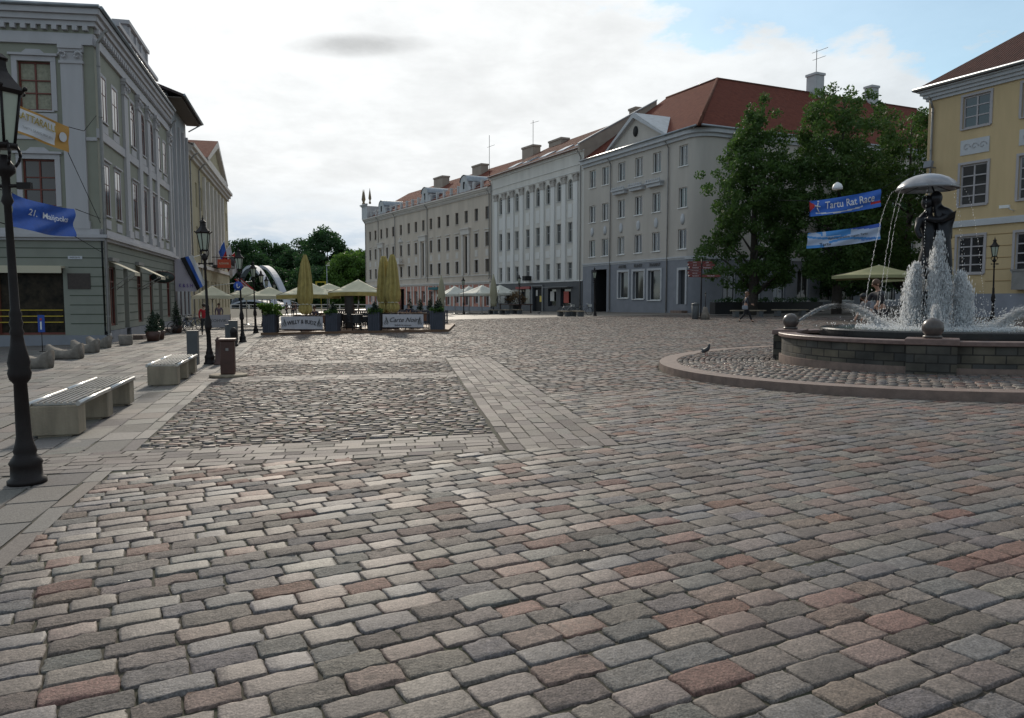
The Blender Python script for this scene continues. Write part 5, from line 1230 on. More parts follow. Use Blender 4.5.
parasol(-13.6,58,.1,2.3,2.95,2.4,M_CRP,M_CRP,'plain cream parasol farthest back on the terrace',OG,4,.3)
parasol(-21.5,56.0,.0,2.25,3.0,2.0,M_CRP,M_CRP,'cream parasol by the left row, behind the person in red','cream parasols by the left row',4,.4)
parasol(-20.6,60.5,.0,2.3,3.0,2.0,M_CRP,M_CRP,'cream parasol by the left row, second and farther one','cream parasols by the left row',4,.4)
WG = 'white parasols before the long beige house'
M_WP = mat('white_parasol_cloth', (.62,.62,.56), .85, var=.08, vscale=2)
for k,(px,d,lb) in enumerate(((455,88,'leftmost white parasol before the salmon ground floor'),(469,90,'second white parasol from the left before the salmon ground floor'),(482,86,'large white parasol in the middle before the salmon ground floor'),(500,87,'rightmost white parasol, next to the plant stall'))):
    x = (px-512)/780*d; parasol(x,d,.0,2.15,3.15,2.3+.4*(k==2),M_WP,M_WP,lb,WG,4,.4+.1*k)
for k,px in enumerate((441.5,493.5)):
    x = (px-512)/780*83; t = thing('closed_parasol', ['pale closed parasol at left of the white parasols','pale closed parasol standing before the rightmost white parasol'][k], 'parasol', (x,83,G(x))); m = MB(); m.lathe([(.3,.8),(.36,1.2),(.3,1.5),(.42,1.9),(.35,2.8),(.2,3.6),(.03,4.2)],(0,0,0),12); m.build('folded_canopy', M_GRP if 0 else mat('pale_khaki_cloth%d'%k, (.36,.34,.24), .9), t); m = MB(); m.tube((0,0,0),(0,0,4.2),.04); m.build('pole', M_IRON, t)
parasol(19.45,41.5,.0,2.35,2.98,3.1,M_GRP,M_GRP,'large olive parasol behind the fountain, left of the statue',None,4,-.44,.15)
parasol(24.6,46.5,.0,2.2,3.0,2.3,M_GRP,M_GRP,'olive parasol deeper in shade, hidden behind the statue',None,4,.3,.15)
# chairs and tables
M_WICK = mat('brown_wicker', (.16,.08,.05), .8, var=.3, vscale=20); M_BLKF = mat('black_furniture', (.02,.02,.022), .5)
def make_chair(lb, gp, mm):
    t = thing('terrace_chair', lb, 'chair', (0,0,0), 0, gp)
    m = MB(); m.box(-.24,.24,-.24,.24,.4,.47); m.build('seat', mm, t)
    m = MB(); n = 8; pts = []
    for i in range(n+1): a = math.pi*i/n; pts.append((.28*math.cos(a), .05+.24*math.sin(a)))
    for i in range(n): p,q = pts[i],pts[i+1]; m.add([(p[0],p[1],.42),(q[0],q[1],.42),(q[0]*1.08,q[1]*1.08,.85),(p[0]*1.08,p[1]*1.08,.85),(p[0]*.9,p[1]*.9,.42),(q[0]*.9,q[1]*.9,.42),(q[0]*.98,q[1]*.98,.86),(p[0]*.98,p[1]*.98,.86)],[(0,1,2,3),(7,6,5,4),(3,2,6,7)],0)
    m.build('backrest', mm, t)
    for sx in (-1,1):
        for sy in (-1,1): m = MB(); m.tube((sx*.2,sy*.2,.4),(sx*.23,sy*.23,0),.018,n=5); m.build('leg', M_BLKF, t)
    return t
def make_table(lb, gp):
    t = thing('terrace_table', lb, 'table', (0,0,0), 0, gp); m = MB(); m.box(-.38,.38,-.38,.38,.7,.74); m.build('table_top', M_GCAB, t)
    m = MB(); m.tube((0,0,0),(0,0,.7),.04); m.lathe([(.25,0),(.25,.03),(.05,.06)],(0,0,0),12); m.build('pedestal', M_BLKF, t); return t
g_ = random.Random(5); first = {}
TG_ = 'tables on the timber terrace'; CG = 'chairs on the timber terrace'
ti = 0
tspots = [(1.7,2.6),(4.9,1.4),(5.2,3.6),(7.4,2.2),(2.6,5.6),(6.4,5.6),(4.4,7.6),(1.2,7.8)]
where = ['behind the arched lettering banner','in the gap between the middle planters','deeper in the gap, second row','behind the script lettering banner','under the left cream parasol','under the right cream parasol','at the back middle of the deck','at the back left corner of the deck','at the back right corner of the deck']
ct = make_table('dark square table '+where[0], TG_); cw = make_chair('x', CG, M_WICK); cb_ = make_chair('x', CG, M_BLKF)
used = {cw.name: False, cb_.name: False}
sides = ['on its left','on its right','on its far side','on its near side']
for i,(s,q) in enumerate(tspots):
    p = tpos(s,q); z = G(p.x)+.12
    if i == 0: ct.location = (p.x,p.y,z); ct.rotation_euler.z = ta
    else: dup(ct, (p.x,p.y,z), ta, 'dark square table '+where[i])
    for j,(dx,dy,rz) in enumerate(((-.62,0,math.pi/2),(.62,0,-math.pi/2),(0,.62,0),(0,-.62,math.pi))):
        src = cb_ if i in (1,2,4) else cw; pp_ = tpos(s+dx,q+dy); lb = ('black' if src is cb_ else 'brown wicker')+' chair at the table '+where[i]+', '+sides[j]
        if len(lb.split()) > 16: lb = ('black' if src is cb_ else 'brown')+' chair, table '+where[i]+', '+sides[j].replace('on its ','')
        if not used[src.name]: src.location = (pp_.x,pp_.y,z); src.rotation_euler.z = ta+rz; src['label'] = lb; used[src.name] = True
        else: dup(src, (pp_.x,pp_.y,z), ta+rz+g_.uniform(-.3,.3), lb)
m = MB()
for x in np.arange(0, 8.0, .14): m.box(x,x+.1,-.02,.02,.05,1.0)
m.box(0,8.1,-.03,.03,.95,1.05); p = tpos(.1,9.3); m.build('added_slatted_screen', M_SLATE, loc=(p.x,p.y,G(p.x)+.1), rz=ta, label='added dark slatted screen at the terrace back, covering the bright ground', cat='fence')  # screen added to put a dark band over the bright ground behind
# rear row of low planters with conifers
for k in range(4):
    p = Vector(((410+k*10-512)/780*57, 57.0)); t = thing('planter_trough', ['conifer trough farthest left in the rear row','conifer trough second from left in the rear row','conifer trough third from left in the rear row','conifer trough farthest right in the rear row'][k], 'planter', (p.x,p.y,G(p.x)), .1, 'rear row of conifer troughs')
    m = MB(); m.box(-.36,.36,-.25,.25,0,.6); m.build('box', M_SLATE, t); thuja(t,'shrub',1.25,.34,50+k,.55)
m = MB(); m.lathe([(.26,0),(.26,1.9),(.3,1.95),(.02,2.0)],(0,0,0),16); m.build('column', M_GCAB, loc=(-9.4,45.0,G(-9.4)+.12), label='pale grey round column between the cream parasols', cat='column')
# two thuja pots by left house
for k,(x,y,h) in enumerate(((-16.9,36.6,1.05),(-20.0,46.4,1.5))):
    t = thing('potted_conifer', ['round potted conifer by the green house wall','tall potted conifer beside the parked bicycles'][k], 'plant', (x,y,G(x)))
    m = MB(); m.lathe([(.26,0),(.34,.45),(.3,.46),(.02,.42)],(0,0,0),12); m.build('pot', M_BROWN, t); thuja(t,'shrub',h,.36,70+k,.4)
t = thing('potted_conifer', 'dark potted conifer touching the nearer one', 'plant', (-17.3,38.0,G(-17.3))); m = MB(); m.lathe([(.26,0),(.34,.45),(.3,.46),(.02,.42)],(0,0,0),12); m.build('pot', M_BROWN, t); thuja(t,'shrub',.9,.36,75,.4)
# bicycles
M_TYRE = mat('tyre_rubber', (.02,.02,.02), .8)
def make_bike(lb, col, x, y, rz, gp):
    t = thing('bicycle', lb, 'bicycle', (x,y,G(x)), rz, gp); fm = mat('bicycle_paint', col, .4)
    for xx in (-.52,.52):
        m = MB(); n = 24
        for i in range(n): a0,a1 = 2*math.pi*i/n,2*math.pi*(i+1)/n; m.tube((xx+.33*math.cos(a0),0,.34+.33*math.sin(a0)),(xx+.33*math.cos(a1),0,.34+.33*math.sin(a1)),.02,n=5,cap=False)
        w_ = m.build('wheel', M_TYRE, t); m = MB()
        for i in range(10): a = math.pi*i/10; m.tube((xx-.32*math.cos(a),0,.34-.32*math.sin(a)),(xx+.32*math.cos(a),0,.34+.32*math.sin(a)),.004,n=3,cap=False)
        m.build('spokes', M_STEEL, w_)
    m = MB(); A_=(-.52,0,.34);B_=(-.1,0,.3);C_=(-.22,0,.85);D_=(.38,0,.85);E_=(.52,0,.34)
    for p,q in ((A_,B_),(A_,C_),(B_,C_),(B_,D_),((-.2,0,.76),D_),(D_,E_)): m.tube(p,q,.017,n=6)
    m.build('frame', fm, t); m = MB(); m.tube(C_,(-.24,0,.95),.014); m.box(-.36,-.12,-.06,.06,.95,1.0); m.build('saddle', M_BLKF, t)
    m = MB(); m.tube(D_,(.36,0,1.02),.014); m.path([(.3,-.28,1.03),(.38,-.1,1.04),(.38,.1,1.04),(.3,.28,1.03)],.013); m.build('handlebar', M_STEEL, t)
    m = MB(); m.box(.45,.72,-.15,.15,.75,.95); m.build('basket', M_STEEL, t)
BG = 'bicycles parked by the left row'
make_bike('bicycle with dark frame parked nearest to the potted conifer',(.03,.03,.035),-19.7,46.2,1.0,BG); make_bike('bicycle with blue frame parked in the middle of the left row',(.04,.08,.2),-20.2,48.6,.9,BG); make_bike('bicycle with white frame parked farthest along the left row',(.5,.5,.5),-20.9,51.0,1.1,BG)
BG2 = 'bicycles parked at the charcoal shopfront'
make_bike('bicycle standing left, under the red poster of the shopfront',(.3,.3,.32),4.9,70.0,.3,BG2); make_bike('bicycle standing right, under the red poster of the shopfront',(.03,.03,.03),6.3,68.6,.2,BG2)
# ------------------------------------------------------------ bridge over the river
M_BRG = mat('white_bridge_concrete', (.38,.39,.43), .7, var=.1, vscale=.3)
t = thing('arch_bridge', 'white concrete arched footbridge over the river at the far end', 'bridge', (-53,180,G(-34)), math.atan2(45,-25.7))
for y0 in (-1.5,1.5):
    m = MB(); n = 28; Ls = 52.0; Ht = 10.4; vs = []
    for i in range(n+1):
        s_ = i/n; x = Ls*s_; z = -1+Ht*(1-(2*s_-1)**2)*1.0+ .0; th = .75
        for dy in (-.7,.7):
            for dz in (-th/2,th/2): vs.append((x,y0+dy,z+dz+1.0))
    m.add(vs, [(4*i+a,4*i+b,4*i+4+b,4*i+4+a) for i in range(n) for a,b in ((0,1),(1,3),(3,2),(2,0))]); m.build('arch', M_BRG, t)
m = MB(); n = 20; vs = []
for i in range(n+1):
    x = -6+64*i/n; z = .2+1.8*math.sin(math.pi*i/n); vs += [(x,-2.1,z),(x,2.1,z),(x,-2.1,z-.5),(x,2.1,z-.5)]
m.add(vs, [(4*i+a,4*i+b,4*i+4+b,4*i+4+a) for i in range(n) for a,b in ((0,1),(1,3),(3,2),(2,0))]); m.build('deck', M_BRG, t)
m = MB()
for i in range(n): 
    for y in (-2.0,2.0): m.tube((vs[4*i][0],y,vs[4*i][2]+1.0),(vs[4*i+4][0],y,vs[4*i+4][2]+1.0),.05,n=4); m.tube((vs[4*i][0],y,vs[4*i][2]),(vs[4*i][0],y,vs[4*i][2]+1.0),.04,n=4)
m.build('railing', M_BRG, t)
m = MB()
for x in np.arange(-60,30,2.0): m.box(x-.12,x+.12,-.12,.12,0,1.0)
m.box(-60,30,-.08,.08,.85,1.02); m.box(-60,30,-.06,.06,.25,.32); m.build('embankment_wall', M_BGT, loc=(-20,172,G(-20)-.3), label='pale balustrade along the river embankment beyond the square', cat='balustrade')
# yellow picture frame
m = MB(); w_,h_ = .8,.5; z0 = 3.85
for a in ((-w_,-w_+.18,z0,z0+2*h_),(w_-.18,w_,z0,z0+2*h_),(-w_+.18,w_-.18,z0,z0+.18),(-w_+.18,w_-.18,z0+2*h_-.18,z0+2*h_)): m.box(a[0],a[1],-.15,.15,a[2],a[3])
m.box(-.03,.03,-.03,.03,0,z0-.003); m.build('picture_frame', mat('yellow_frame_paint', (.45,.36,.02), .5), loc=(-29.6,121,G(-29)), label='big yellow picture frame standing beyond the cream parasols', cat='frame')
t = thing('light_mast', 'thin tall grey light mast in front of the park trees', 'light mast', (-35.5,150,G(-34))); m = MB(); m.tube((0,0,-.2),(0,0,8.6),.1,.06); m.build('pole', M_ZINC, t); m = MB(); m.cbox((.2,0,8.65),(.7,.25,.14)); m.build('lamp_head', M_WHITEPAINT, t)

M_WIRE = mat('dull_wire', (.03,.03,.03), .95, spec=0.0)
# ------------------------------------------------------------ flags, banners, hanging signs
def cloth(name, P00, P10, P11, P01, mats, parent, stripes=None, sag=0.0, fold=0.04, nf=5, n=(16,8), thick=None, label=None, cat=None, group=None, loc=None):
    """quad cloth: P00 top-left, P10 top-right, P11 bottom-right, P01 bottom-left"""
    P00,P10,P11,P01 = map(Vector,(P00,P10,P11,P01)); nrm = (P10-P00).cross(P01-P00).normalized(); U,V = n; vs = []
    f_ = lambda u,v: (P00*(1-u)+P10*u)*(1-v)+(P01*(1-u)+P11*u)*v+Vector((0,0,-sag*4*u*(1-u)))+nrm*(fold*math.sin(u*nf*6.28+v*2.2)*(.35+.65*v)+fold*.7*math.sin((u+v)*9))
    for i in range(U+1):
        for j in range(V+1): vs.append(f_(i/U,j/V))
    m = MB()
    for i in range(U):
        for j in range(V):
            mi = stripes((i+.5)/U,(j+.5)/V) if stripes else 0
            m.add([vs[i*(V+1)+j],vs[(i+1)*(V+1)+j],vs[(i+1)*(V+1)+j+1],vs[i*(V+1)+j+1]],[(0,1,2,3)],mi,True)
    o = m.build(name, mats, parent, label=label, cat=cat, group=group, loc=loc); return o, f_, nrm
def cloth_text(parent, f_, nrm, txt, size, u0, v0, aspect, m, off=.012, bold=True, sx=1.0, sy=1.0, italic=0):
    tm = text_mb(txt, size, .001, bold, italic); W,Hh = aspect; sgn = -1 if nrm.y > 0 else 1
    xf(tm, lambda a,b,c: tuple(f_(min(1,max(0,u0+a*sx/W)), min(1,max(0,v0-b*sy/Hh)))+nrm*sgn*off)); return tm.build('lettering', m, parent)
M_FB = mat('flag_blue', (.045,.13,.50), .8); M_FK = mat('flag_black', (.02,.02,.022), .8); M_FW_ = mat('flag_white', (.65,.65,.67), .8); M_FR = mat('flag_red', (.45,.03,.03), .8)
def wallpt(u, out, z): p = CORN+LD*u; q = Vector((.9681,.2504)); return (p.x+q.x*out, p.y+q.y*out, z)
# Estonian tricolour on a slanted staff
t = thing('flag', 'blue black white tricolour flag hanging from a slanted staff on left row', 'flag', wallpt(18.6,.1,4.6))
b0 = Vector(wallpt(18.6,.1,4.6)); tip = Vector(wallpt(18.3,2.1,4.35))-b0
m = MB(); m.tube((0,0,.35-.9),tuple(tip+Vector((0,0,.3))),.025); m.build('staff', M_WHITEPAINT, t)
top0 = Vector(wallpt(18.3,.55,4.35))-b0; top1 = Vector(wallpt(18.3,1.35,4.55))-b0
cloth('flag_cloth', top0, top1, top1+Vector((.75,0.2,-1.95)), top0+Vector((1.0,.2,-2.2)), [M_FW_,M_FK,M_FB], t, stripes=lambda u,v: 1 if u < .37 else (2 if u < .68 else 0), fold=.05, nf=1, n=(18,10))
cl, f_, nr = cloth('white_banner', wallpt(18.5,.15,4.3), wallpt(18.5,1.5,4.2), wallpt(18.5,1.5,2.1), wallpt(18.5,.15,2.1), mat('lilac_white_cloth', (.50,.46,.52), .8), None, fold=.03, nf=1, n=(8,10), label='white shop banner hanging below the tricolour flag', cat='banner')
cloth_text(cl, f_, nr, 'K & S H', .34, .5, .82, (1.35,2.1), mat('banner_purple', (.12,.06,.30), .7), off=.03, sx=.8)
# oval shop sign
p = wallpt(10.4,.75,2.85); t = thing('oval_sign', 'dark oval shop sign projecting from the green house wall', 'sign', p, math.atan2(.2504,.9681))
m = MB(); m.lathe([(.5,0),(.5,.08)],(0,0,0),28); xf(m, lambda x,y,z: (x*1.28, z-.04, y*.62)); m.build('panel', mat('dark_sign_green', (.03,.045,.04), .5), t)
m = MB(); 
for i in range(28): a0,a1 = 2*math.pi*i/28,2*math.pi*(i+1)/28; m.tube((.64*math.cos(a0),0,.31*math.sin(a0)),(.64*math.cos(a1),0,.31*math.sin(a1)),.035,n=5)
m.build('rim', mat('dark_red_rim', (.10,.015,.015), .4), t); m = MB(); m.tube((-.75,0,.34),(.3,0,.34),.02); m.tube((0,0,.3),(0,0,.4),.02); m.build('bracket', M_IRON, t)
o_ = text_mb('WILDE', .22, .004); xf(o_, lambda a,b,c: (a,-.05-c,b)); o_.build('lettering', M_CREAM, t)
# far flags and striped flag
for k,(u,out,z,ms,lb) in enumerate(((43,1.6,7.2,(0,3),'blue over red flag high on the pale yellow house'),(45.5,2.2,7.0,(2,3),'white flag with red lower part on the pale yellow house'),(47,2.6,6.3,(3,2),'red and white flag lowest of the cluster over the balcony'))):
    b0 = Vector(wallpt(u,.1,z-1.6)); t = thing('flag', lb, 'flag', b0, 0, 'flags on the pale yellow house'); tp_ = Vector(wallpt(u,out*.6,z+.1))-b0
    m = MB(); m.tube((0,0,0),tp_,.03); m.build('staff', M_WHITEPAINT, t)
    cloth('flag_cloth', tp_*.35, tp_*.98, tp_*.98+Vector((.2,.3,-1.9)), tp_*.35+Vector((.4,.3,-1.7)), [M_FB,M_FK,M_FW_,M_FR], t, stripes=lambda u_,v_,ms=ms: ms[0] if v_ < .55 else ms[1], fold=.1, nf=1.3)
t = thing('flag', 'red and white striped flag slanting down beside the blue round sign', 'flag', wallpt(36,.1,3.0)); b0 = Vector(wallpt(36,.1,3.0)); 
m = MB(); m.tube((0,0,-.3),tuple(Vector(wallpt(36,4.2,3.2))-b0),.03); m.build('staff', M_WHITEPAINT, t)
c0_ = Vector(wallpt(36,2.4,3.35))-b0; cloth('flag_cloth', c0_, c0_+Vector((.6,0,.1)), c0_+Vector((2.4,.3,-1.6)), c0_+Vector((1.9,.3,-1.9)), [M_FW_,M_FR], t, stripes=lambda u_,v_: int(u_*5)%2==0, fold=.06, nf=1, n=(15,8))
t = thing('hanging_sign', 'small orange red sign board above the balcony of pale yellow house', 'sign', wallpt(40,1.2,4.9)); m = MB(); m.cbox((0,0,0),(1.2,.1,.8),.25); m.build('board', mat('orange_red_board', (.50,.07,.03), .5), t); m = MB(); m.tube((-1.2,-.3,.6),(.9,.2,.6),.04); m.build('bracket', M_IRON, t)
o_ = text_mb('KOHVIK', .25, .004, True); xf(o_, lambda a,b,c: (a*.95-.0,-.06-c+a*.25,b)); o_.build('lettering', M_CREAM, t)
t = thing('low_screen', 'low white screen with lettering before the cream parasols of left row', 'barrier', (-19.9,52.8,G(-19.9)), .3); m = MB(); m.box(-.75,.75,-.03,.03,.1,.95); m.build('panel', M_BANW, t); m = MB(); m.box(-.78,-.74,-.04,.04,0,1); m.box(.74,.78,-.04,.04,0,1); m.build('posts', M_IRON, t)
o_ = text_mb('KOHVIK', .28, .003); xf(o_, lambda a,b,c: (a,-.036-c,.55+b)); o_.build('lettering', M_GCAB, t)

# banners strung before the green house
M_ORB = mat('orange_banner', (.50,.27,.07), .8); M_BLB = mat('blue_banner', (.03,.10,.42), .45, var=.15, vscale=4); M_BLW = mat('banner_print_white', (.66,.67,.70), .7)
def pix(px,py,Y):   # a point at depth Y on a sight line (metres)
    f = Vector((0,math.cos(-cam.rotation_euler.x+math.pi/2),0)); a = math.atan(61/778.0)
    d = Vector((px-512, 778*math.cos(a)+(359-py)*math.sin(a), (359-py)*math.cos(a)-778*math.sin(a))); return Vector((0,0,EYE))+d*(Y/d.y)
t = thing('hung_banner', 'orange and white race banner strung before the upper windows of green house', 'banner', (-15.8,25,9.0))
o0 = Vector((-15.8,25,9.0)); A_,B_,C_,D_ = [pix(*q)-o0 for q in ((14,103,24.5),(69,127,26.5),(68,152.5,26.5),(13,131,24.5))]
cl, f_, nr = cloth('banner_cloth', A_,B_,C_,D_, [M_ORB,M_BLW], t, stripes=lambda u,v: 1 if (.12 < v < .9 and u < .74) else 0, fold=.025, nf=1.5, n=(24,12))
cloth_text(cl, f_, nr, 'RATTARALLI', .34, .38, .34, (2.3,.95), mat('print_gold', (.42,.30,.05), .7), off=.05, sx=.85)
q = MB(); q.lathe([(.13,0),(.13,.002)],(0,0,0),16); xf(q, lambda x,y,z: tuple(f_(.87+x*.55,.5+y*1.4)+nr*(-1 if nr.y > 0 else 1)*.05)); q.build('round_emblem', M_BLW, cl)
cloth_text(cl, f_, nr, 'TARTU GRAND PRIX 2011', .11, .42, .72, (2.3,.95), mat('print_grey', (.3,.3,.3), .7), off=.05)
m = MB(); m.path([tuple(B_), tuple(Vector(pix(84,131,28))-o0), tuple(MF_W := (Vector(wallpt(0,.0,9.7))-o0))], .012, 4); m.path([tuple(C_), tuple(Vector(wallpt(0,.0,5.0))-o0)], .012, 4); m.path([tuple(A_), tuple(A_+Vector((-4,-1.5,1.6)))], .012, 4); m.path([tuple(D_), tuple(D_+Vector((-4,-1.5,1.6)))], .012, 4); m.build('wires', M_WIRE, t)
t = thing('hung_banner', 'glossy blue banner with white lettering strung above the shop window', 'banner', (-15.8,24,5.0))
o0 = Vector((-15.8,24,5.0)); A_,B_,C_,D_ = [pix(*q)-o0 for q in ((12.5,193,22.5),(75.5,209,25),(75,236.5,25),(13,226,22.5))]
cl, f_, nr = cloth('banner_cloth', A_,B_,C_,D_, [M_BLB], t, sag=.08, fold=.07, nf=1.2, n=(28,12))
cloth_text(cl, f_, nr, '21.  Maijooks', .26, .52, .42, (2.0,.95), M_BLW, off=.07, sx=.9)
m = MB(); m.path([tuple(C_), tuple(Vector(wallpt(0,.0,3.7))-o0)], .012, 4); m.path([tuple(B_), tuple(Vector(wallpt(0,.0,5.2))-o0)], .012, 4); m.path([tuple(A_), tuple(A_+Vector((-4,-1.5,1.2)))], .012, 4); m.path([tuple(D_), tuple(D_+Vector((-4,-1.5,1.2)))], .012, 4); m.build('wires', M_WIRE, t)
# two race banners over the square at right
t = thing('hung_banner', 'bright blue banner reading Tartu Rat Race, upper of the two', 'banner', (14.5,38,7.0)); o0 = Vector((14.5,38,7.0))
A_,B_,C_,D_ = [pix(*q)-o0 for q in ((809,201,38),(881,189,38),(881,206.5,38),(810,216.5,38))]
cl, f_, nr = cloth('banner_cloth', A_,B_,C_,D_, [mat('banner_royal_blue', (.035,.14,.55), .6), M_FR, M_BLW], t, stripes=lambda u,v: 1 if (u+abs(v-.35)*.28 < .10) or (u > .86 and .62 < v < .76) else (2 if (.1 < u < .75 and abs(v-.78-.12*math.sin(u*4.2)) < .035) else 0), sag=.06, fold=.05, nf=1.0, n=(44,22))
cloth_text(cl, f_, nr, 'Tartu Rat Race', .54, .56, .42, (3.55,.86), M_BLW, off=.06, sx=.74, sy=1.0)
q = MB(); q.path([tuple(f_(.12,.2)+Vector((0,-.07,0))),tuple(f_(.10,.5)+Vector((0,-.07,0))),tuple(f_(.13,.8)+Vector((0,-.07,0)))],.03,4); q.path([tuple(f_(.07,.35)+Vector((0,-.07,0))),tuple(f_(.145,.45)+Vector((0,-.07,0)))],.03,4); q.ball(tuple(f_(.125,.12)+Vector((0,-.07,0))),.05,8,6); q.build('runner_emblem', M_BLW, cl)
m = MB(); W1 = [tuple(A_), tuple(Vector((18.6,56,8.6))-o0)]; m.path(W1,.02,4); m.path([tuple(B_), tuple(Vector((24.9,48.2,9.6))-o0)],.02,4); m.path([tuple(D_), tuple(A_)],.015,4); m.build('wires', M_WIRE, t)
t = thing('hung_banner', 'pale sponsor banner with blue shapes, lower of the two', 'banner', (14.5,38,5.2)); o0 = Vector((14.5,38,5.2))
A_,B_,C_,D_ = [pix(*q)-o0 for q in ((808,233,38),(881,223,38),(880,239.5,38),(807,248.5,38))]
cl, f_, nr = cloth('banner_cloth', A_,B_,C_,D_, [mat('banner_pale_blue', (.42,.50,.66), .6), mat('banner_sky_blue', (.06,.25,.60), .6), mat('banner_royal2', (.03,.09,.42), .6)], t, stripes=lambda u,v: 2 if (v < .25 and u > .55 and v < (u-.5)*.6) else (1 if ((u-.08)**2*16+(v-.5)**2 > .25 and u < .2) or (abs(v-.25-.2*math.sin(u*5)) < .06 and u < .6) or (u < .22 and v > .8) or (v < .3 and .25 < u < .6) or (abs(v-.75-.15*math.cos(u*6)) < .07 and u > .3) else 0), sag=.06, fold=.05, nf=1.2, n=(44,22))
cloth_text(cl, f_, nr, 'Rahvusvaheline rogain Tartu', .17, .55, .48, (3.6,.85), M_INK, off=.06, sx=1.0)
cloth_text(cl, f_, nr, 'Tartu', .24, .24, .82, (3.6,.85), M_INK, off=.06); cloth_text(cl, f_, nr, 'tartu2011', .17, .84, .84, (3.6,.85), mat('print_blue', (.03,.1,.4), .6), off=.06)
m = MB(); m.path([tuple(A_), tuple(Vector((18.6,56,6.8))-o0)],.008,4); m.path([tuple(B_), tuple(Vector((24.9,48.2,7.0))-o0)],.008,4); m.build('wires', M_WIRE, t)
# span wires with light globes
for k,(px,py,d) in enumerate(((837.5,187,41),(934,225,30))):
    p = pix(px,py,d); t = thing('hanging_lamp', ['half round white street lamp hung on a wire above upper banner','small white lamp hung on a wire left of statue head'][k], 'lamp', tuple(p), 0); m = MB(); r_ = .26 if k == 0 else .16
    m.lathe([(r_,-.12),(r_*.98,0),(r_*.75,r_*.55),(r_*.3,r_*.85),(.03,r_*.95)],(0,0,0),14); m.build('shade', M_WHITEPAINT, t)
    m = MB(); m.tube((0,0,r_*.9),(0,0,.5),.012,n=4); e1 = Vector((18.2,57,9.0) if k == 0 else (18.4,56,6.0))-p; e2 = Vector((25.2,47.8,9.3) if k == 0 else (25.4,47.4,9.3))-p
    n = 10; a = Vector((0,0,.5))
    m.path([tuple(a+(e1-a)*(i/n)) for i in range(n+1)],.006,4); m.path([tuple(a+(e2-a)*(i/n)) for i in range(n+1)],.006,4); m.build('span_wire', M_WIRE, t)
# string of tiny bulbs between the trees and the yellow house
a_ = Vector((18.5,57,8.8)); b_ = Vector((25.0,48.0,9.3)); t = thing('light_string', 'sagging string of tiny bulbs from tree to the yellow house corner', 'light string', tuple(a_)); m = MB(); m2_ = MB(); pr = None
for i in range(41):
    s_ = i/40; p = (b_-a_)*s_+Vector((0,0,-1.6*4*s_*(1-s_))); 
    if pr is not None: m.tube(pr, p, .006, n=4)
    m2_.ball(tuple(p-Vector((0,0,.06))), .02, 6, 4); pr = p
m.build('cable', M_WIRE, t); m2_.build('bulbs', M_WHITEPAINT, t)['kind'] = 'stuff'

# ------------------------------------------------------------ signpost, right row furniture
t = thing('finger_post', 'red finger signpost with many arms before the grey house corner', 'signpost', (12.6,52.0,G(12.6)))
m = MB(); m.tube((0,0,0),(0,0,3.95),.045); m.lathe([(.3,0),(.3,.08),(.06,.14)],(0,0,0),12); m.build('pole', M_IRON, t)
M_RS = mat('dark_red_sign', (.16,.03,.025), .5)
for k in range(6):
    for s_ in (-1,1):
        if s_ == 1 and k in (1,2): continue
        m = MB(); z = 2.75+k*.18; ln = .95 if s_ < 0 else [1.25,.8,.9,.7,.9,.8][k]
        m.slab([(0,z),(ln*.9,z),(ln,z+.08),(ln*.9,z+.16),(0,z+.16)] if s_ > 0 else [(0,z),(0,z+.16),(-ln*.9,z+.16),(-ln,z+.08),(-ln*.9,z)], -.02,.02)
        a_ = m.build('finger', M_RS, t); a_.rotation_euler.z = s_*.25*((k%3)-1)
        o_ = text_mb(['MUUSEUM','TEATER','TOOMKIRIK','RAEKODA','JAAM','TURG'][k], .1, .002); xf(o_, lambda a,b,c: (s_*ln*.48+a,-.024-c,z+.08+b)); o_.build('lettering', M_FW_, a_)
t = thing('litter_bin', 'grey litter bin standing left of the signpost foot', 'litter bin', (12.0,51.0,G(12))); m = MB(); m.lathe([(.2,0),(.23,.05),(.25,.9),(.2,.93)],(0,0,0),12); m.build('body', M_GCAB, t); m = MB(); m.lathe([(.27,0),(.27,.07),(.05,.14)],(0,0,.94),12); m.build('lid', M_GCAB, t)
t = thing('road_barrier_stone', 'cone shaped granite bollard with thin post at the signpost foot', 'bollard', (12.45,50.2,G(12.4))); m = MB(); m.lathe([(.3,0),(.24,.35),(.14,.75),(.1,.8)],(0,0,0),12); m.build('cone', M_BOULD, t); m = MB(); m.tube((0,0,.8),(0,0,1.65),.02); m.ball((0,0,1.68),.05,8,6); m.build('post', M_IRON, t)
def stool(lb,x,y,rz,L_=1.5): 
    t = thing('bench', lb, 'bench', (x,y,G(x)), rz, 'low benches along the right hand row')
    m = MB(); m.box(-L_/2,L_/2,-.25,.25,.4,.47); m.build('seat', M_CONC, t)
    for s_ in (-1,1): m = MB(); m.box(s_*L_*.36-.15,s_*L_*.36+.15,-.22,.22,0,.397); m.build('end_block', M_GCAB, t)
for k,(px,d,lb) in enumerate(((564,66,'low bench at left, before the parked shopfront bicycles'),(577,65,'low bench at right, before the parked shopfront bicycles'),(493,82,'low bench leftmost before the plant stall'),(505,81,'low bench second from left before the plant stall'),(517,80,'low bench rightmost before the plant stall'))):
    stool(lb,(px-512)/780*d,d,-1.05)
t = thing('plant_stall', 'timber stall with dry brown and pale plants before the charcoal shopfront', 'stall', (.35,85.5,G(0)), -1.1)
m = MB(); m.box(-2.6,2.6,-.8,.8,.9,1.0); m.build('counter', M_BROWN, t); m = MB(); m.box(-.5,.5,-.5,.5,0,.897); m.build('base', M_GCAB, t)
m = MB(); 
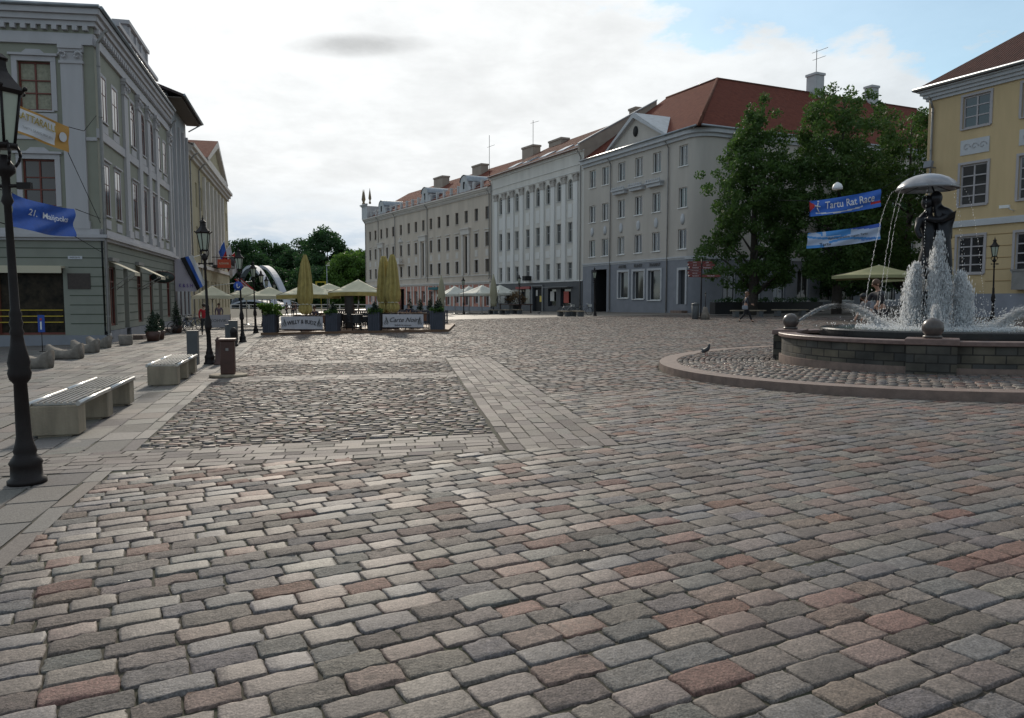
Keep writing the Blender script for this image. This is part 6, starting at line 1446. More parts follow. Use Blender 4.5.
for x in (-2.4,2.4): m.box(x-.06,x+.06,-.7,-.6,0,.897); m.box(x-.06,x+.06,.6,.7,0,.897)
m.build('legs', M_BROWN, t)
leaves([((g_.uniform(-1.4,1.4),g_.uniform(-.5,.5),1.2+g_.uniform(0,1.0)),.4) for _ in range(26)],240,.1,'dry_plants',leaf_mat('dry_brown_leaf',(.12,.07,.03),(.2,.14,.07),.2),t,9)
leaves([((g_.uniform(-1.4,1.4),g_.uniform(-.5,.5),2.25+g_.uniform(0,.25)),.2) for _ in range(12)],240,.08,'pale_blooms',leaf_mat('pale_bloom',(.35,.33,.26),(.5,.48,.4),.3),t,10)
# dark terrace and benches under the trees
t = thing('terrace_fence', 'low dark terrace fence with hedge under the trees beside grey house', 'fence', (19.5,60.5,G(19.5)), .45)
m = MB(); m.box(-5,6,-.3,.3,0,.9); m.build('panel', M_BLKF, t); leaves([((g_.uniform(-5,6),g_.uniform(-.3,.3),.95+g_.uniform(0,.2)),.3) for _ in range(40)],300,.09,'hedge',M_LEAFD,t,12)
stool('low bench in the shade of the left hand tall tree',16.2,53.5,.1,2.4); stool('low bench in shade, right of the walking woman',18.9,53.0,.1,2.4)

# ------------------------------------------------------------ fountain
FG = G(FC[0])+PZ
def masonry():
    m = bpy.data.materials.new('fountain_masonry'); m.use_nodes = True; nt = m.node_tree; b = nt.nodes['Principled BSDF']
    uv = nt.nodes.new('ShaderNodeAttribute'); uv.attribute_name = 'wrap'
    br_ = nt.nodes.new('ShaderNodeTexBrick'); br_.inputs['Color1'].default_value = (.13,.11,.078,1); br_.inputs['Color2'].default_value = (.06,.062,.062,1); br_.inputs['Mortar'].default_value = (.035,.03,.025,1)
    br_.inputs['Scale'].default_value = 1; br_.inputs['Brick Width'].default_value = .36; br_.inputs['Row Height'].default_value = .155; br_.inputs['Mortar Size'].default_value = .012; br_.inputs['Bias'].default_value = -.1
    nt.links.new(uv.outputs['Vector'], br_.inputs['Vector'])
    n = nt.nodes.new('ShaderNodeTexNoise'); n.inputs['Scale'].default_value = 1.6; n.inputs['Detail'].default_value = 8; nt.links.new(uv.outputs['Vector'], n.inputs['Vector'])
    r = nt.nodes.new('ShaderNodeMapRange'); r.inputs[1].default_value = .35; r.inputs[2].default_value = .65; r.inputs[3].default_value = .35; r.inputs[4].default_value = 1.15; nt.links.new(n.outputs[0], r.inputs[0])
    s = nt.nodes.new('ShaderNodeVectorMath'); s.operation = 'SCALE'; nt.links.new(br_.outputs['Color'], s.inputs[0]); nt.links.new(r.outputs[0], s.inputs['Scale']); nt.links.new(s.outputs[0], b.inputs['Base Color'])
    bp = nt.nodes.new('ShaderNodeBump'); bp.inputs['Strength'].default_value = .8; bp.inputs['Distance'].default_value = .02; bp.invert = True; nt.links.new(br_.outputs['Fac'], bp.inputs['Height']); nt.links.new(bp.outputs[0], b.inputs['Normal'])
    b.inputs['Roughness'].default_value = .75; return m
M_MAS = masonry()
def wrapattr(o, c=(0,0)):
    me = o.data; at = me.attributes.new('wrap','FLOAT_VECTOR','CORNER')
    for p in me.polygons:
        an = [math.atan2(me.vertices[me.loops[l].vertex_index].co.y, me.vertices[me.loops[l].vertex_index].co.x) for l in p.loop_indices]
        if max(an)-min(an) > 3: an = [a+2*math.pi if a < 0 else a for a in an]
        for l,a in zip(p.loop_indices, an):
            v = me.vertices[me.loops[l].vertex_index].co; at.data[l].vector = (a*3.15, v.z, 0)
t = thing('fountain', 'round stone fountain basin with granite balls on its coping', 'fountain', (FC[0],FC[1],FG))
FD0 = math.atan2(-FC[1],-FC[0])     # towards the camera
angs = [FD0+k*math.pi/2-.02 for k in range(4)]
m = MB(); ring(m, 2.85, 3.12, -.2, .46, 128); wrapattr(m.build('basin_wall', M_MAS, t))
m = MB(); ring(m, 2.80, 3.19, .463, .545, 128); o = m.build('coping', mat('red_granite_coping', (.17,.11,.095), .45, var=.25, vscale=9, bump=.15, bscale=50), t); M_COP = o.data.materials[0]
o.modifiers.new('b','BEVEL').width = .012
m = MB(); ring(m, 3.12, 3.17, -.2, .07, 128); m.build('foot_course', M_KERB, t)
M_BALL = mat('polished_granite_ball', (.085,.07,.064), .3, var=.2, vscale=14)
BL = []
for a in angs:
    r0 = 2.98; m = MB(); m.box(-.30,.30,-.40,.40,-.2,.463); xf(m, lambda x,y,z: (r0*math.cos(a)+x*math.cos(a)-y*math.sin(a), r0*math.sin(a)+x*math.sin(a)+y*math.cos(a), z)); wrapattr(m.build('pier', M_MAS, t))
    m = MB(); m.box(-.33,.33,-.43,.43,.47,.585); xf(m, lambda x,y,z: (r0*math.cos(a)+x*math.cos(a)-y*math.sin(a), r0*math.sin(a)+x*math.sin(a)+y*math.cos(a), z+.003)); q = m.build('pier_cap', M_COP, t); q.modifiers.new('b','BEVEL').width = .012
    m = MB(); c = (r0*math.cos(a), r0*math.sin(a)); m.lathe([(.15,0),(.165,.03),(.15,.05)],(c[0],c[1],.59),20); m.ball((c[0],c[1],.59+.185),.18,24,16); m.build('granite_ball', M_BALL, t); BL.append(c)
M_BLKS = mat('black_wet_stone', (.018,.02,.022), .18, var=.3, vscale=5)
m = MB(); ring(m, 2.12, 2.33, .05, .68, 96); m.build('inner_basin', M_BLKS, t).modifiers.new('b','BEVEL').width = .03
m = MB(); m.lathe([(2.8,.1),(2.8,.12)],(0,0,0),64); m.build('basin_floor', M_BLKS, t)
M_WAT = mat('basin_water', (.10,.13,.13), .07, bump=.9, bscale=9, spec=.9); M_WAT.node_tree.nodes['Principled BSDF'].inputs['Transmission Weight'].default_value = 0
m = MB(); ga = 60; gr_ = 16; vs = [(0,0,.70)]
for j in range(1,gr_+1):
    for i in range(ga): a = 2*math.pi*i/ga; r_ = 2.14*j/gr_; vs.append((r_*math.cos(a), r_*math.sin(a), .655+.012*math.sin(r_*14)+.02*rng.random()*(1.3-r_/2.14)))
m.add(vs, [(0,1+i,1+(i+1)%ga) for i in range(ga)]+[(1+(j-1)*ga+i,1+j*ga+i,1+j*ga+(i+1)%ga,1+(j-1)*ga+(i+1)%ga) for j in range(1,gr_) for i in range(ga)],0,True)
m.build('water', M_WAT, loc=(FC[0],FC[1],FG), kind='structure')
# pedestal
t2 = thing('statue', 'dark bronze kissing couple under a large umbrella in the fountain', 'statue', (FC[0]-.10,FC[1]+.05,FG+.3), FD0+math.pi/2)
M_BRZ = mat('dark_bronze', (.022,.022,.026), .38, metal=.55, var=.4, vscale=5, bump=.1, bscale=30)
m = MB(); m.lathe([(.42,-.3),(.40,.2),(.30,.3),(.28,.75),(.30,1.05),(.33,1.1),(.33,1.16)],(0,0,0),10); m.build('plinth', M_BRZ, t2)
def skin(name, nodes, edges, m, parent, root=0, sub=2, loc=None, **kw):
    """nodes: [(x,y,z,r)]"""
    me = bpy.data.meshes.new(name); me.from_pydata([n_[:3] for n_ in nodes], edges, []); o = bpy.data.objects.new(name, me); COL.objects.link(o)
    md = o.modifiers.new('skin','SKIN'); md.use_smooth_shade = True
    for i,n_ in enumerate(nodes):
        v = me.skin_vertices[0].data[i]; rr_ = n_[3]; v.radius = (rr_, n_[4] if len(n_) > 4 else rr_); v.use_root = (i == root)
    s_ = o.modifiers.new('sub','SUBSURF'); s_.levels = sub; s_.render_levels = sub
    dg = bpy.context.evaluated_depsgraph_get(); me2 = bpy.data.meshes.new_from_object(o.evaluated_get(dg)); bpy.data.objects.remove(o)
    me2.name = name; o = bpy.data.objects.new(name, me2); COL.objects.link(o); me2.materials.clear(); me2.materials.append(m)
    for p in me2.polygons: p.use_smooth = True
    if parent: o.parent = parent
    if loc: o.location = loc
    return o
z0 = 1.16; zr = 3.30
# man (right, back to us, arms round her) and woman (left) pressed together, heads touching
def fig(nodes, q=1.12): return [(n_[0]*q, n_[1]*q, z0+n_[2]*q)+tuple(v*q for v in n_[3:]) for n_ in nodes]
N = fig([(.10,.0,.98,.15),(.13,.0,1.2,.15),(.12,0,1.40,.19),(.05,0,1.55,.09),(.02,0,1.62,.075),(.0,-.02,1.70,.11),(.0,-.02,1.79,.095),
     (.17,.08,.9,.11),(.2,.09,.48,.085),(.22,.08,.06,.06),(.18,-.08,.9,.11),(.24,-.1,.48,.085),(.26,-.12,.06,.06),
     (.24,.18,1.42,.085),(.06,.28,1.28,.07),(-.17,.2,1.26,.055),(.26,-.16,1.42,.085),(.08,-.27,1.30,.07),(-.15,-.22,1.36,.055),(.28,-.2,.02,.04),(.26,.0,.02,.04)])
skin('standing_man', N, [(0,1),(1,2),(2,3),(3,4),(4,5),(5,6),(0,7),(7,8),(8,9),(0,10),(10,11),(11,12),(2,13),(13,14),(14,15),(2,16),(16,17),(17,18),(12,19),(9,20)], M_BRZ, t2)
N = fig([(-.08,.0,1.0,.15),(-.1,.0,1.2,.14),(-.12,0,1.36,.16),(-.13,0,1.48,.08),(-.11,0,1.54,.065),(-.13,.02,1.62,.11),(-.15,.03,1.70,.09),
     (-.08,.08,.92,.12),(-.02,.08,.48,.085),(.0,.09,.05,.05),(-.1,-.08,.92,.12),(-.06,-.1,.5,.08),(-.02,-.12,.06,.05),
     (-.2,.16,1.36,.065),(-.1,.28,1.52,.055),(.1,.14,1.6,.045),(-.24,-.14,1.34,.065),(-.3,-.2,1.16,.055),(-.22,-.24,.98,.045)])
skin('standing_woman', N, [(0,1),(1,2),(2,3),(3,4),(4,5),(5,6),(0,7),(7,8),(8,9),(0,10),(10,11),(11,12),(2,13),(13,14),(14,15),(2,16),(16,17),(17,18)], M_BRZ, t2)
for nm_, hx, hz in (('man_head',0,1.70),('woman_head',-.14,1.63)):
    m = MB(); m.ball((hx*1.12,-.0,z0+hz*1.12+.05),.135,14,10,sc=(.9,1,1.12)); m.build(nm_, M_BRZ, t2)
m = MB(); m.lathe([(.20,0),(.26,.12),(.24,.45),(.17,.75),(.12,.95)],(-.05,0,z0+.25),12,sy=.8); m.build('long_skirt', M_BRZ, t2)
m = MB(); m.tube((.10,-.02,z0+1.7),(-.17,0,zr+.3),.018,n=6); m.build('umbrella_shaft', M_BRZ, t2)
m = MB(); n = 8; R_ = .62; zr = 3.30; vs = []; rings_ = 6
for j in range(rings_+1):
    f = j/rings_; 
    for i in range(n*4):
        a = 2*math.pi*i/(n*4); sc_ = 1-.05*(1-abs(math.cos(a*4)))*f; vs.append((R_*math.sin(f*1.35)/math.sin(1.35)*math.cos(a)*sc_, R_*math.sin(f*1.35)/math.sin(1.35)*math.sin(a)*sc_, zr+.33*(math.cos(f*1.35)-math.cos(1.35))/(1-math.cos(1.35))))
vs = [(x-.17,y,z) for x,y,z in vs]; K_ = n*4; m.add(vs, [(j*K_+i,(j+1)*K_+i,(j+1)*K_+(i+1)%K_,j*K_+(i+1)%K_) for j in range(rings_) for i in range(K_)],0,True)
o = m.build('umbrella', mat('wet_steel_umbrella', (.28,.28,.30), .3, metal=.5, var=.2, vscale=5), t2); sm_ = o.modifiers.new('th','SOLIDIFY'); sm_.thickness = .015
m = MB()
for i in range(8): a = 2*math.pi*i/8; m.tube((-.17,0,zr+.15),(-.17+R_*.97*math.cos(a),R_*.97*math.sin(a),zr+.0),.008,n=4)
m.build('umbrella_ribs', M_BRZ, o)
# water: jets, falling strings and spray made of small drops
wm = bpy.data.materials.new('water_spray'); wm.use_nodes = True; wnt = wm.node_tree; wb = wnt.nodes['Principled BSDF']; wb.inputs['Base Color'].default_value = (.95,.96,.97,1); wb.inputs['Roughness'].default_value = .3; wb.inputs['Specular IOR Level'].default_value = .8
wtl = wnt.nodes.new('ShaderNodeBsdfTranslucent'); wtl.inputs['Color'].default_value = (.97,.98,.99,1); wmx = wnt.nodes.new('ShaderNodeMixShader'); wmx.inputs[0].default_value = .7
wnt.links.new(wb.outputs[0], wmx.inputs[1]); wnt.links.new(wtl.outputs[0], wmx.inputs[2]); wnt.links.new(wmx.outputs[0], wnt.nodes['Material Output'].inputs[0])
def drops(pts, sizes, stretch, name, lb, cat='water'):
    P = np.array(pts); N_ = len(P); r_ = np.array(sizes)[:,None]; st = np.array(stretch)
    base = np.array([(1,0,0),(-.5,.87,0),(-.5,-.87,0)]); ex = np.stack([P+np.array([b])*r_ for b in base],1)
    tp = P+st*1.0; bt = P-st*1.0; V = np.concatenate([ex, tp[:,None], bt[:,None]],1).reshape(-1,3)
    F = np.array([(0,1,3),(1,2,3),(2,0,3),(1,0,4),(2,1,4),(0,2,4)])[None]+(np.arange(N_)*5)[:,None,None]; F = F.reshape(-1,3)
    me = bpy.data.meshes.new(name); me.vertices.add(len(V)); me.vertices.foreach_set('co', V.ravel().astype(np.float32)); me.loops.add(F.size); me.loops.foreach_set('vertex_index', F.ravel().astype(np.int32)); me.polygons.add(len(F)); me.polygons.foreach_set('loop_start', (np.arange(len(F))*3).astype(np.int32)); me.polygons.foreach_set('use_smooth', np.ones(len(F),bool)); me.update(calc_edges=True)
    me.materials.append(wm); o = bpy.data.objects.new(name, me); COL.objects.link(o); o.location = (FC[0],FC[1],FG); tag(o, lb, cat, None, 'stuff'); return o
g2 = np.random.default_rng(3); P=[]; S=[]; T=[]
def jet(x, y, h, spread, n_, tilt=(0,0), size=.012):
    t_ = g2.random(n_); up_ = g2.random(n_) < .55; hh = h*(1-(1-t_)**2)*np.where(up_, 1, .95)*g2.uniform(.55,1.03,n_)
    w_ = spread*(.85+.25*(1-hh/h))*np.where(up_, .7, 1.15); ax = x+tilt[0]*hh+g2.normal(0,1,n_)*w_; ay = y+tilt[1]*hh+g2.normal(0,1,n_)*w_
    for a,b,c in zip(ax,ay,hh): P.append((a,b,.68+c)); s_ = size*g2.uniform(.5,1.6); S.append(s_); T.append((g2.normal(0,.003),g2.normal(0,.003),s_*g2.uniform(2,9)))
ca, sa = math.cos(FD0), math.sin(FD0)
def fr(side, front): return (-sa*(-side)+ca*front, ca*(-side)+sa*front)   # side to the right as seen from the camera
# side axis check: right of camera view = (cos az, -sin az)
vx = Vector((FC[1],-FC[0])).normalized(); vy = -Vector(FC).normalized()
def fr(side, front): p = vx*side+vy*front; return (p.x, p.y)
for sd_,fr_,h,sp_,n_ in ((-.45,.35,1.35,.06,6500),(.42,.35,1.15,.06,5000),(-.52,-.35,1.3,.07,3500),(.45,-.4,1.1,.07,3500),(-.02,.62,1.95,.05,6000),(.1,.55,1.3,.07,3000),(-.12,-.6,1.7,.05,2000),(-.40,.3,1.15,.05,2500),(-.58,.15,1.0,.05,1800),(.56,.2,.9,.05,1800),(-.1,.5,1.6,.06,2200)):
    x,y = fr(sd_,fr_); jet(x,y,h,sp_,int(n_*1.5),(-x*.05,-y*.05),.0062)
for _ in range(5200):   # scattered spray and splash on the basin surface
    a = g2.uniform(0,6.283); r_ = abs(g2.normal(0,.75)); hh = abs(g2.normal(0,.45))*math.exp(-r_*.6); P.append((r_*math.cos(a),r_*math.sin(a),.67+hh)); s_ = g2.uniform(.004,.011); S.append(s_); T.append((0,0,s_*2))
for _ in range(5200):
    a = g2.uniform(0,6.283); r_ = g2.uniform(.2,1.6); P.append((r_*math.cos(a),r_*math.sin(a),.67+abs(g2.normal(0,.03)))); s_ = g2.uniform(.008,.02); S.append(s_); T.append((g2.normal(0,.01),g2.normal(0,.01),s_))
# soft foam cores inside the columns
fm_ = bpy.data.materials.new('water_foam'); fm_.use_nodes = True; fnt = fm_.node_tree; fb = fnt.nodes['Principled BSDF']; fb.inputs['Base Color'].default_value = (.95,.96,.97,1); fb.inputs['Roughness'].default_value = .6
ftl = fnt.nodes.new('ShaderNodeBsdfTranslucent'); ftl.inputs['Color'].default_value = (.97,.98,.99,1); fmx = fnt.nodes.new('ShaderNodeMixShader'); fmx.inputs[0].default_value = .6; ftr = fnt.nodes.new('ShaderNodeBsdfTransparent'); fm2 = fnt.nodes.new('ShaderNodeMixShader')
ftc = fnt.nodes.new('ShaderNodeTexCoord'); fmp = fnt.nodes.new('ShaderNodeMapping'); fmp.inputs['Scale'].default_value = (1,1,.22); fn_ = fnt.nodes.new('ShaderNodeTexNoise'); fn_.inputs['Scale'].default_value = 16; fn_.inputs['Detail'].default_value = 6; frm = fnt.nodes.new('ShaderNodeMapRange'); frm.inputs[1].default_value = .42; frm.inputs[2].default_value = .62; frm.inputs[4].default_value = .8
fnt.links.new(ftc.outputs['Object'], fmp.inputs[0]); fnt.links.new(fmp.outputs[0], fn_.inputs['Vector']); fnt.links.new(fn_.outputs[0], frm.inputs[0]); fnt.links.new(frm.outputs[0], fm2.inputs[0])
fnt.links.new(fb.outputs[0], fmx.inputs[1]); fnt.links.new(ftl.outputs[0], fmx.inputs[2]); fnt.links.new(ftr.outputs[0], fm2.inputs[1]); fnt.links.new(fmx.outputs[0], fm2.inputs[2]); fnt.links.new(fm2.outputs[0], fnt.nodes['Material Output'].inputs[0])
fm = MB()
for sd_,fr_,h in ((-.45,.35,1.2),(.42,.35,1.0),(-.02,.62,1.75),(-.58,.15,.8),(.1,.55,1.1)):
    x,y = fr(sd_,fr_); vs = []; nz = 12; na_ = 12
    for j in range(nz+1):
        f = j/nz; r_ = .085*(1-f**2)+.012
        for i in range(na_): a = 2*math.pi*i/na_; k_ = r_*(1+.35*g2.normal()*.6); vs.append((x*(1-.05*h*f)+k_*math.cos(a), y*(1-.05*h*f)+k_*math.sin(a), .66+h*f))
    fm.add(vs, [(j*na_+i,(j+1)*na_+i,(j+1)*na_+(i+1)%na_,j*na_+(i+1)%na_) for j in range(nz) for i in range(na_)],0,True)
fm.build('water_foam', fm_, loc=(FC[0],FC[1],FG), label='soft white foam in the middle of the rising fountain columns', cat='water', kind='stuff')
drops(P,S,T,'fountain_jets','white foaming water jets rising round the bronze couple')
# arcs from the balls
for k,c in enumerate(BL):
    P=[];S=[];T=[]; c = Vector(c); d = -c.normalized(); n_ = 6000; z1 = .78; 
    for i in range(n_):
        s_ = g2.random()**.8; x = s_*1.75; z = z1+.60*(4*s_*(1-s_)*.62+.0)+.0-.10*s_**3; w_ = .010+.045*s_**1.5; 
        p = c+d*(.18+x); P.append((p.x+g2.normal(0,w_),p.y+g2.normal(0,w_),z+g2.normal(0,w_*1.2))); r_ = g2.uniform(.004,.012)*(1-.1*s_); S.append(r_)
        dz = .37*(1-2*s_); T.append((d.x*r_*4,d.y*r_*4,dz*r_*6))
    for i in range(700):
        p = c+d*(1.95+g2.normal(0,.16)); q_ = Vector((-d.y,d.x))*g2.normal(0,.14); P.append((p.x+q_.x,p.y+q_.y,.68+abs(g2.normal(0,.08)))); S.append(g2.uniform(.005,.012)); T.append((0,0,.012))
    drops(P,S,T,'water_arc',['water arc thrown inward from the nearest granite ball','water arc thrown inward from the right hand granite ball','water arc thrown inward from the farthest granite ball','water arc thrown inward from the left hand granite ball'][k])
# strings falling from the umbrella rim
P=[];S=[];T=[]
for i in range(8):
    a = FD0+math.pi/2+2*math.pi*i/8; k0 = [.35,.25,.25,.6,1.0,.8,.3,.2][i]
    k0 *= .5
    for j in range(int(300*k0)):
        f = j/(300*k0); dz = 2.85*f; out = .61+.62*math.sqrt(f)*.9; P.append((out*math.cos(a)+g2.normal(0,.006)-.17*math.cos(FD0+math.pi/2)-.1,out*math.sin(a)+g2.normal(0,.006)-.17*math.sin(FD0+math.pi/2)+.05,.3+zr+.02-dz)); r_ = g2.uniform(.003,.0065); S.append(r_); T.append((0,0,r_*g2.uniform(2,6)))
drops(P,S,T,'falling_water','beaded strings of water falling from the umbrella rim')

# ------------------------------------------------------------ people
M_SKIN = mat('skin', (.42,.24,.17), .55); 
def person(lb, loc, rz, h, pose, hair, top, legs, shoe=(.02,.02,.02), extra=None, topm=None):
    t = thing('person', lb, 'person', loc, rz); k = h/1.75
    def S_(L_): return [tuple(v*k for v in n_) for n_ in L_]
    pz_ = pose
    hip, chest, neck, head = pz_['hip'], pz_['chest'], pz_['neck'], pz_['head']
    def lp(a,b,f): return tuple(a[i]+(b[i]-a[i])*f for i in range(3))
    N = [hip+(.12,.095), lp(hip,chest,.5)+(.105,.09), chest+(.135,.1), neck+(.052,), lp(neck,head,.45)+(.052,), head+(.082,.1), (head[0]+.0,head[1]-.0,head[2]+.09,.07,.085)]
    E_ = [(0,1),(1,2),(2,3),(3,4),(4,5),(5,6)]
    def add(chain, att):
        last = att
        for c in chain: N.append(c); E_.append((last,len(N)-1)); last = len(N)-1
    for s_ in ('l','r'):
        add([pz_['hip_'+s_]+(.09,), pz_['knee_'+s_]+(.058,), pz_['ank_'+s_]+(.038,), pz_['toe_'+s_]+(.036,)], 0)
        add([pz_['sh_'+s_]+(.055,), pz_['el_'+s_]+(.042,), pz_['wr_'+s_]+(.027,)], 2)
    b = skin('body', S_(N), E_, M_SKIN, t)
    for s_ in ('l','r'):   # hands with fingers
        w_, e_ = Vector(pz_['wr_'+s_]), Vector(pz_['el_'+s_]); d = (w_-e_).normalized(); sd_ = d.cross(Vector((1,0,0))).normalized() if abs(d.x) < .9 else Vector((0,1,0))
        m = MB(); 
        m.tube(w_*k,(w_+d*.09)*k,.024*k,.03*k,8); m.ball(tuple((w_+d*.09)*k),.031*k,8,6)
        for f in range(4): q = w_+d*.09+sd_*(.027-.018*f); m.path([tuple(q*k),tuple((q+d*(.04+.006*(1 if f in (1,2) else 0)))*k),tuple((q+d*.07+Vector((0,.012,-.008)))*k)],[.009*k,.008*k,.006*k],6)
        q = w_+d*.03+sd_*.03; m.path([tuple(q*k),tuple((q+sd_*.025+d*.03)*k),tuple((q+sd_*.03+d*.06)*k)],[.011*k,.009*k,.007*k],6)
        m.build('hand', M_SKIN, t)
    # clothes: slightly fuller shells over the body
    tm_ = topm or mat('top_cloth', top, .85, var=.12, vscale=5)
    N2 = [(hip[0],hip[1],hip[2]-.04,.135,.11), lp(hip,chest,.5)+(.12,.105), chest+(.15,.115), (neck[0],neck[1],neck[2]-.02,.07)]; E2 = [(0,1),(1,2),(2,3)]
    for s_ in ('l','r'):
        i0 = len(N2); N2 += [pz_['sh_'+s_]+(.068,), pz_['el_'+s_]+(.053,)]; E2 += [(2,i0),(i0,i0+1)]
        if not pz_.get('short'): N2.append(lp(pz_['el_'+s_],pz_['wr_'+s_],.88)+(.038,)); E2.append((i0+1,i0+2))
        else: N2[-1] = lp(pz_['sh_'+s_],pz_['el_'+s_],.75)+(.055,)
    skin('jacket', S_(N2), E2, tm_, t)
    N3 = [(hip[0],hip[1],hip[2]-.02,.13,.108)]; E3 = []
    for s_ in ('l','r'):
        i0 = len(N3); N3 += [pz_['hip_'+s_]+(.1,), pz_['knee_'+s_]+(.068,), lp(pz_['knee_'+s_],pz_['ank_'+s_],.92)+(.052,)]; E3 += [(0,i0),(i0,i0+1),(i0+1,i0+2)]
    skin('trousers', S_(N3), E3, mat('trouser_cloth', legs, .85), t)
    for s_ in ('l','r'):
        a_, o_ = Vector(pz_['ank_'+s_]), Vector(pz_['toe_'+s_]); skin('shoe', S_([tuple(a_+Vector((0,0,-.02)))+(.045,), tuple(a_.lerp(o_,.5)+Vector((0,0,-.03)))+(.045,), tuple(o_)+(.036,)]), [(0,1),(1,2)], mat('shoe_leather', shoe, .5), t)
    hd = Vector(head)*k; m = MB(); m.ball(tuple(hd+Vector((0,.022*k,.045*k))),.112*k,14,10,sc=(.88,1.0,1.0)); 
    if hair.get('long'): m.lathe([(.05*k,-.30*k),(.10*k,-.22*k),(.105*k,-.02*k),(.09*k,.06*k)],tuple(hd+Vector((0,.05*k,.02*k))),12,sy=.6)
    m.build('hair', mat('hair_colour', hair['c'], .6), t)
    f = hd+Vector((0,-.088*k,0)); m = MB(); 
    for sx in (-1,1): m.ball((f.x+sx*.032*k,f.y-.004*k,f.z+.012*k),.011*k,6,5)
    m.build('eyes', mat('eye_dark', (.02,.015,.01), .3) if 'eye_dark' not in bpy.data.materials else bpy.data.materials['eye_dark'], t)
    m = MB(); m.tube((f.x,f.y+.0,f.z+.015*k),(f.x,f.y-.022*k,f.z-.02*k),.008*k,.014*k,6); m.build('nose', M_SKIN, t)
    m = MB(); m.cbox((f.x,f.y-.004*k,f.z-.045*k),(.045*k,.014*k,.01*k)); m.build('mouth', mat('lips', (.30,.10,.08), .5) if 'lips' not in bpy.data.materials else bpy.data.materials['lips'], t)
    m = MB()
    for sx in (-1,1): m.ball((hd.x+sx*.09*k,hd.y+.01*k,hd.z),.022*k,6,5,sc=(.5,1,1.4))
    m.build('ears', M_SKIN, t)
    if extra: extra(t, k, pz_)
    return t
# local frame: the person faces -Y
WALK = dict(hip=(0,0,.93),chest=(0,-.03,1.33),neck=(0,-.04,1.49),head=(0,-.07,1.62),hip_l=(.09,-.02,.86),knee_l=(.09,-.22,.50),ank_l=(.09,-.36,.10),toe_l=(.09,-.5,.06),hip_r=(-.09,.02,.86),knee_r=(-.09,.08,.48),ank_r=(-.09,.38,.14),toe_r=(-.09,.30,.04),
  sh_l=(.19,-.02,1.40),el_l=(.24,.12,1.13),wr_l=(.23,.04,.9),sh_r=(-.19,-.04,1.40),el_r=(-.24,-.08,1.12),wr_r=(-.2,-.28,1.05))
STAND = dict(hip=(0,0,.93),chest=(0,-.02,1.33),neck=(0,-.02,1.49),head=(0,-.05,1.62),hip_l=(.09,0,.86),knee_l=(.1,-.02,.49),ank_l=(.11,.02,.09),toe_l=(.13,-.13,.045),hip_r=(-.09,0,.86),knee_r=(-.1,-.02,.49),ank_r=(-.11,.02,.09),toe_r=(-.13,-.13,.045),
  sh_l=(.19,0,1.40),el_l=(.25,.03,1.12),wr_l=(.22,-.12,.9),sh_r=(-.19,0,1.40),el_r=(-.25,.03,1.12),wr_r=(-.22,-.12,.9))
LEAN = dict(STAND, chest=(0,-.18,1.28), neck=(0,-.28,1.42), head=(0,-.38,1.50), sh_l=(.19,-.2,1.34),el_l=(.23,-.3,1.06),wr_l=(.16,-.48,.9),sh_r=(-.19,-.2,1.34),el_r=(-.23,-.3,1.06),wr_r=(-.16,-.48,.9), short=True)
M_BAG = mat('grey_bag', (.22,.24,.28), .7)
def handbag(t,k,p):
    m = MB(); m.cbox((-.27*k,.1*k,.86*k),(.1*k,.32*k,.24*k)); o = m.build('handbag', M_BAG, t); o.modifiers.new('b','BEVEL').width = .04; m = MB(); m.path([(-.27*k,.2*k,.95*k),(-.2*k,.03*k,1.42*k),(-.27*k,-.06*k,1.0*k)],.012,5); m.build('strap', M_BAG, o)
def backpack(t,k,p):
    m = MB(); m.cbox((0,.2*k,1.22*k),(.3*k,.2*k,.48*k)); o = m.build('backpack', mat('black_backpack', (.02,.02,.025), .8), t); o.modifiers.new('b','BEVEL').width = .06
def cap_(t,k,p):
    hd = Vector(p['head'])*k; m = MB(); m.lathe([(.118*k,0),(.112*k,.05*k),(.06*k,.1*k),(.01*k,.115*k)],tuple(hd+Vector((0,.01*k,.05*k))),14); m.cbox(tuple(hd+Vector((0,-.15*k,.055*k))),(.15*k,.12*k,.012*k)); m.build('cap', mat('dark_cap', (.03,.03,.035), .8), t)
person('woman in dark clothes with a grey shoulder bag, walking past the grey house', (13.05,43.5,G(13)), math.pi/2-.1, 1.70, WALK, dict(c=(.14,.07,.04),long=True), (.02,.018,.022), (.015,.015,.018), extra=handbag)
person('person in red jacket seen behind the second lamp pole on left sidewalk', (-16.85,42.6,G(-16.8)), math.pi+.2, 1.72, STAND, dict(c=(.03,.02,.015)), (.42,.02,.03), (.03,.03,.035))
person('person in plaid grey shirt on left sidewalk, near the cream parasols', (-20.6,54.8,G(-20.6)), .3, 1.74, STAND, dict(c=(.08,.05,.03)), (.16,.12,.15), (.09,.075,.06))
person('boy in grey shirt and dark cap leaning towards the fountain water', (9.72,21.05,G(9.9)+PZ), .5-math.pi/2-.1, 1.50, LEAN, dict(c=(.05,.03,.02)), (.20,.20,.22), (.05,.05,.07), extra=cap_)
person('man in dark shirt standing behind the boy at the fountain', (10.25,21.6,G(10.6)+PZ), -math.pi/2+.2, 1.80, dict(LEAN, head=(0,-.22,1.6), neck=(0,-.14,1.47), chest=(0,-.08,1.31)), dict(c=(.09,.045,.025)), (.022,.022,.028), (.03,.03,.04))
for k,(x,y,c,lb) in enumerate(((-27.5,95,(.05,.05,.06),'tiny dark figure far down the street, left one'),(-25.6,92,(.1,.05,.05),'tiny figure far down the street, middle one'),(-24.2,86,(.04,.05,.05),'tiny dark figure far down the street, right one'))):
    person(lb,(x,y,G(x)),rng.uniform(0,6),1.72,WALK,dict(c=(.04,.03,.02)),c,(.03,.03,.04))
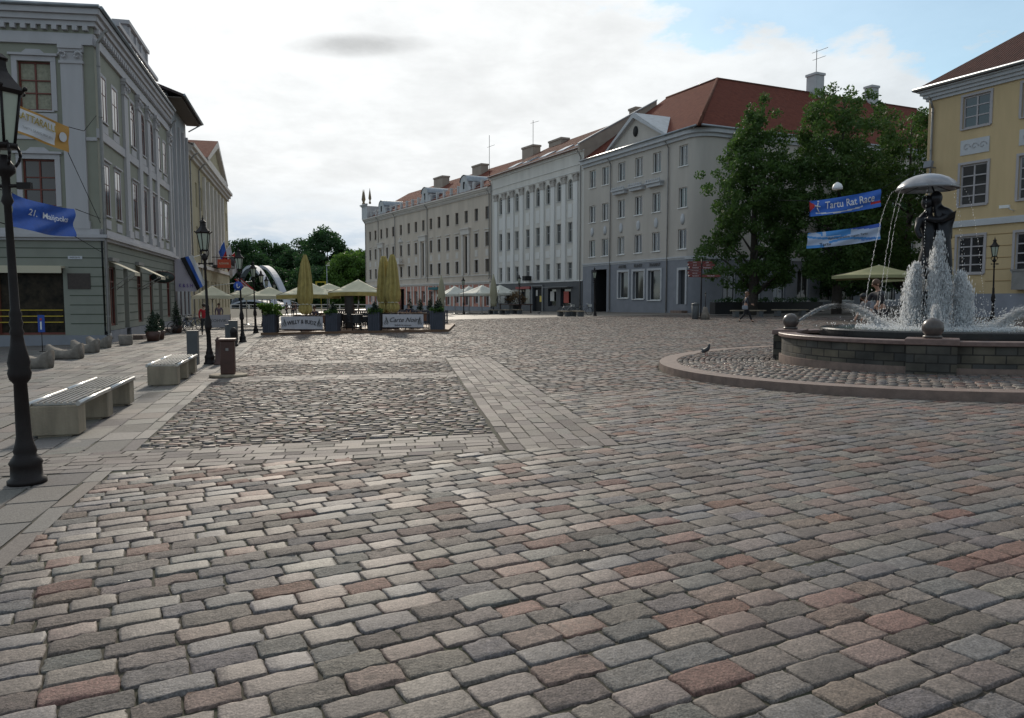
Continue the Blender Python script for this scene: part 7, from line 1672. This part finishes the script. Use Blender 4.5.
# seated guests on the terrace
SIT = dict(hip=(0,0,.55),chest=(0,.0,.97),neck=(0,-.01,1.13),head=(0,-.04,1.26),hip_l=(.09,-.08,.52),knee_l=(.11,-.46,.50),ank_l=(.11,-.44,.1),toe_l=(.11,-.58,.045),hip_r=(-.09,-.08,.52),knee_r=(-.11,-.46,.50),ank_r=(-.11,-.44,.1),toe_r=(-.11,-.58,.045),
  sh_l=(.19,0,1.04),el_l=(.24,-.1,.78),wr_l=(.14,-.36,.76),sh_r=(-.19,0,1.04),el_r=(-.24,-.1,.78),wr_r=(-.14,-.36,.76))
for k,(s,q,rz,c,lb) in enumerate(((5.82,3.6,-math.pi/2,(.03,.03,.03),'seated guest in black in the gap between middle planters'),(1.7,3.22,0,(.06,.05,.07),'seated guest in dark top behind the arched lettering banner'),(3.22,5.6,-math.pi/2,(.25,.24,.25),'seated guest in pale top under the left cream parasol'),(6.4,6.22,0,(.04,.04,.06),'seated guest in dark top under the right cream parasol'))):
    p = tpos(s,q); person(lb,(p.x,p.y,G(p.x)+.08),ta+rz,1.74,SIT,dict(c=(.05,.03,.02)),c,(.03,.03,.04))
# pigeons
M_PIG = mat('pigeon_feathers', (.07,.075,.085), .6, var=.4, vscale=30)
def pigeon(lb,x,y,z,rz,sc=1.0):
    t = thing('pigeon', lb, 'pigeon', (x,y,z), rz, 'pigeons on the paving')
    nn = [(0,.05,.13,.055,.05),(0,-.03,.15,.06,.058),(0,-.085,.2,.036),(0,-.1,.25,.026),(0,-.112,.285,.028),(0,.13,.105,.03,.022),(0,.21,.085,.024,.01)]
    skin('body', [tuple(v*sc for v in n_) for n_ in nn], [(0,1),(1,2),(2,3),(3,4),(0,5),(5,6)], M_PIG, t)
    m = MB(); m.tube((0,-.135*sc,.285*sc),(0,-.165*sc,.278*sc),.007*sc,.002*sc,6); m.build('beak', M_PIPE, t)
    for s_ in (-1,1): m = MB(); m.path([(s_*.025*sc,.0,.09*sc),(s_*.027*sc,.005*sc,.04*sc),(s_*.027*sc,-.002*sc,.004)],.006*sc,5); m.tube((s_*.027*sc,0,.006),(s_*.027*sc,-.035*sc,.006),.005*sc,n=4); m.build('leg', mat('pigeon_leg',(.3,.08,.07),.6) if 'pigeon_leg' not in bpy.data.materials else bpy.data.materials['pigeon_leg'], t)
pigeon('pigeon standing on the fountain platform near its left kerb', 4.72,18.85,G(4.72)+PZ+.004,.4,1.05)
pigeon('dark pigeon on the paving before the charcoal shopfront', 2.7,76.5,G(2.7),1.2,1.1)
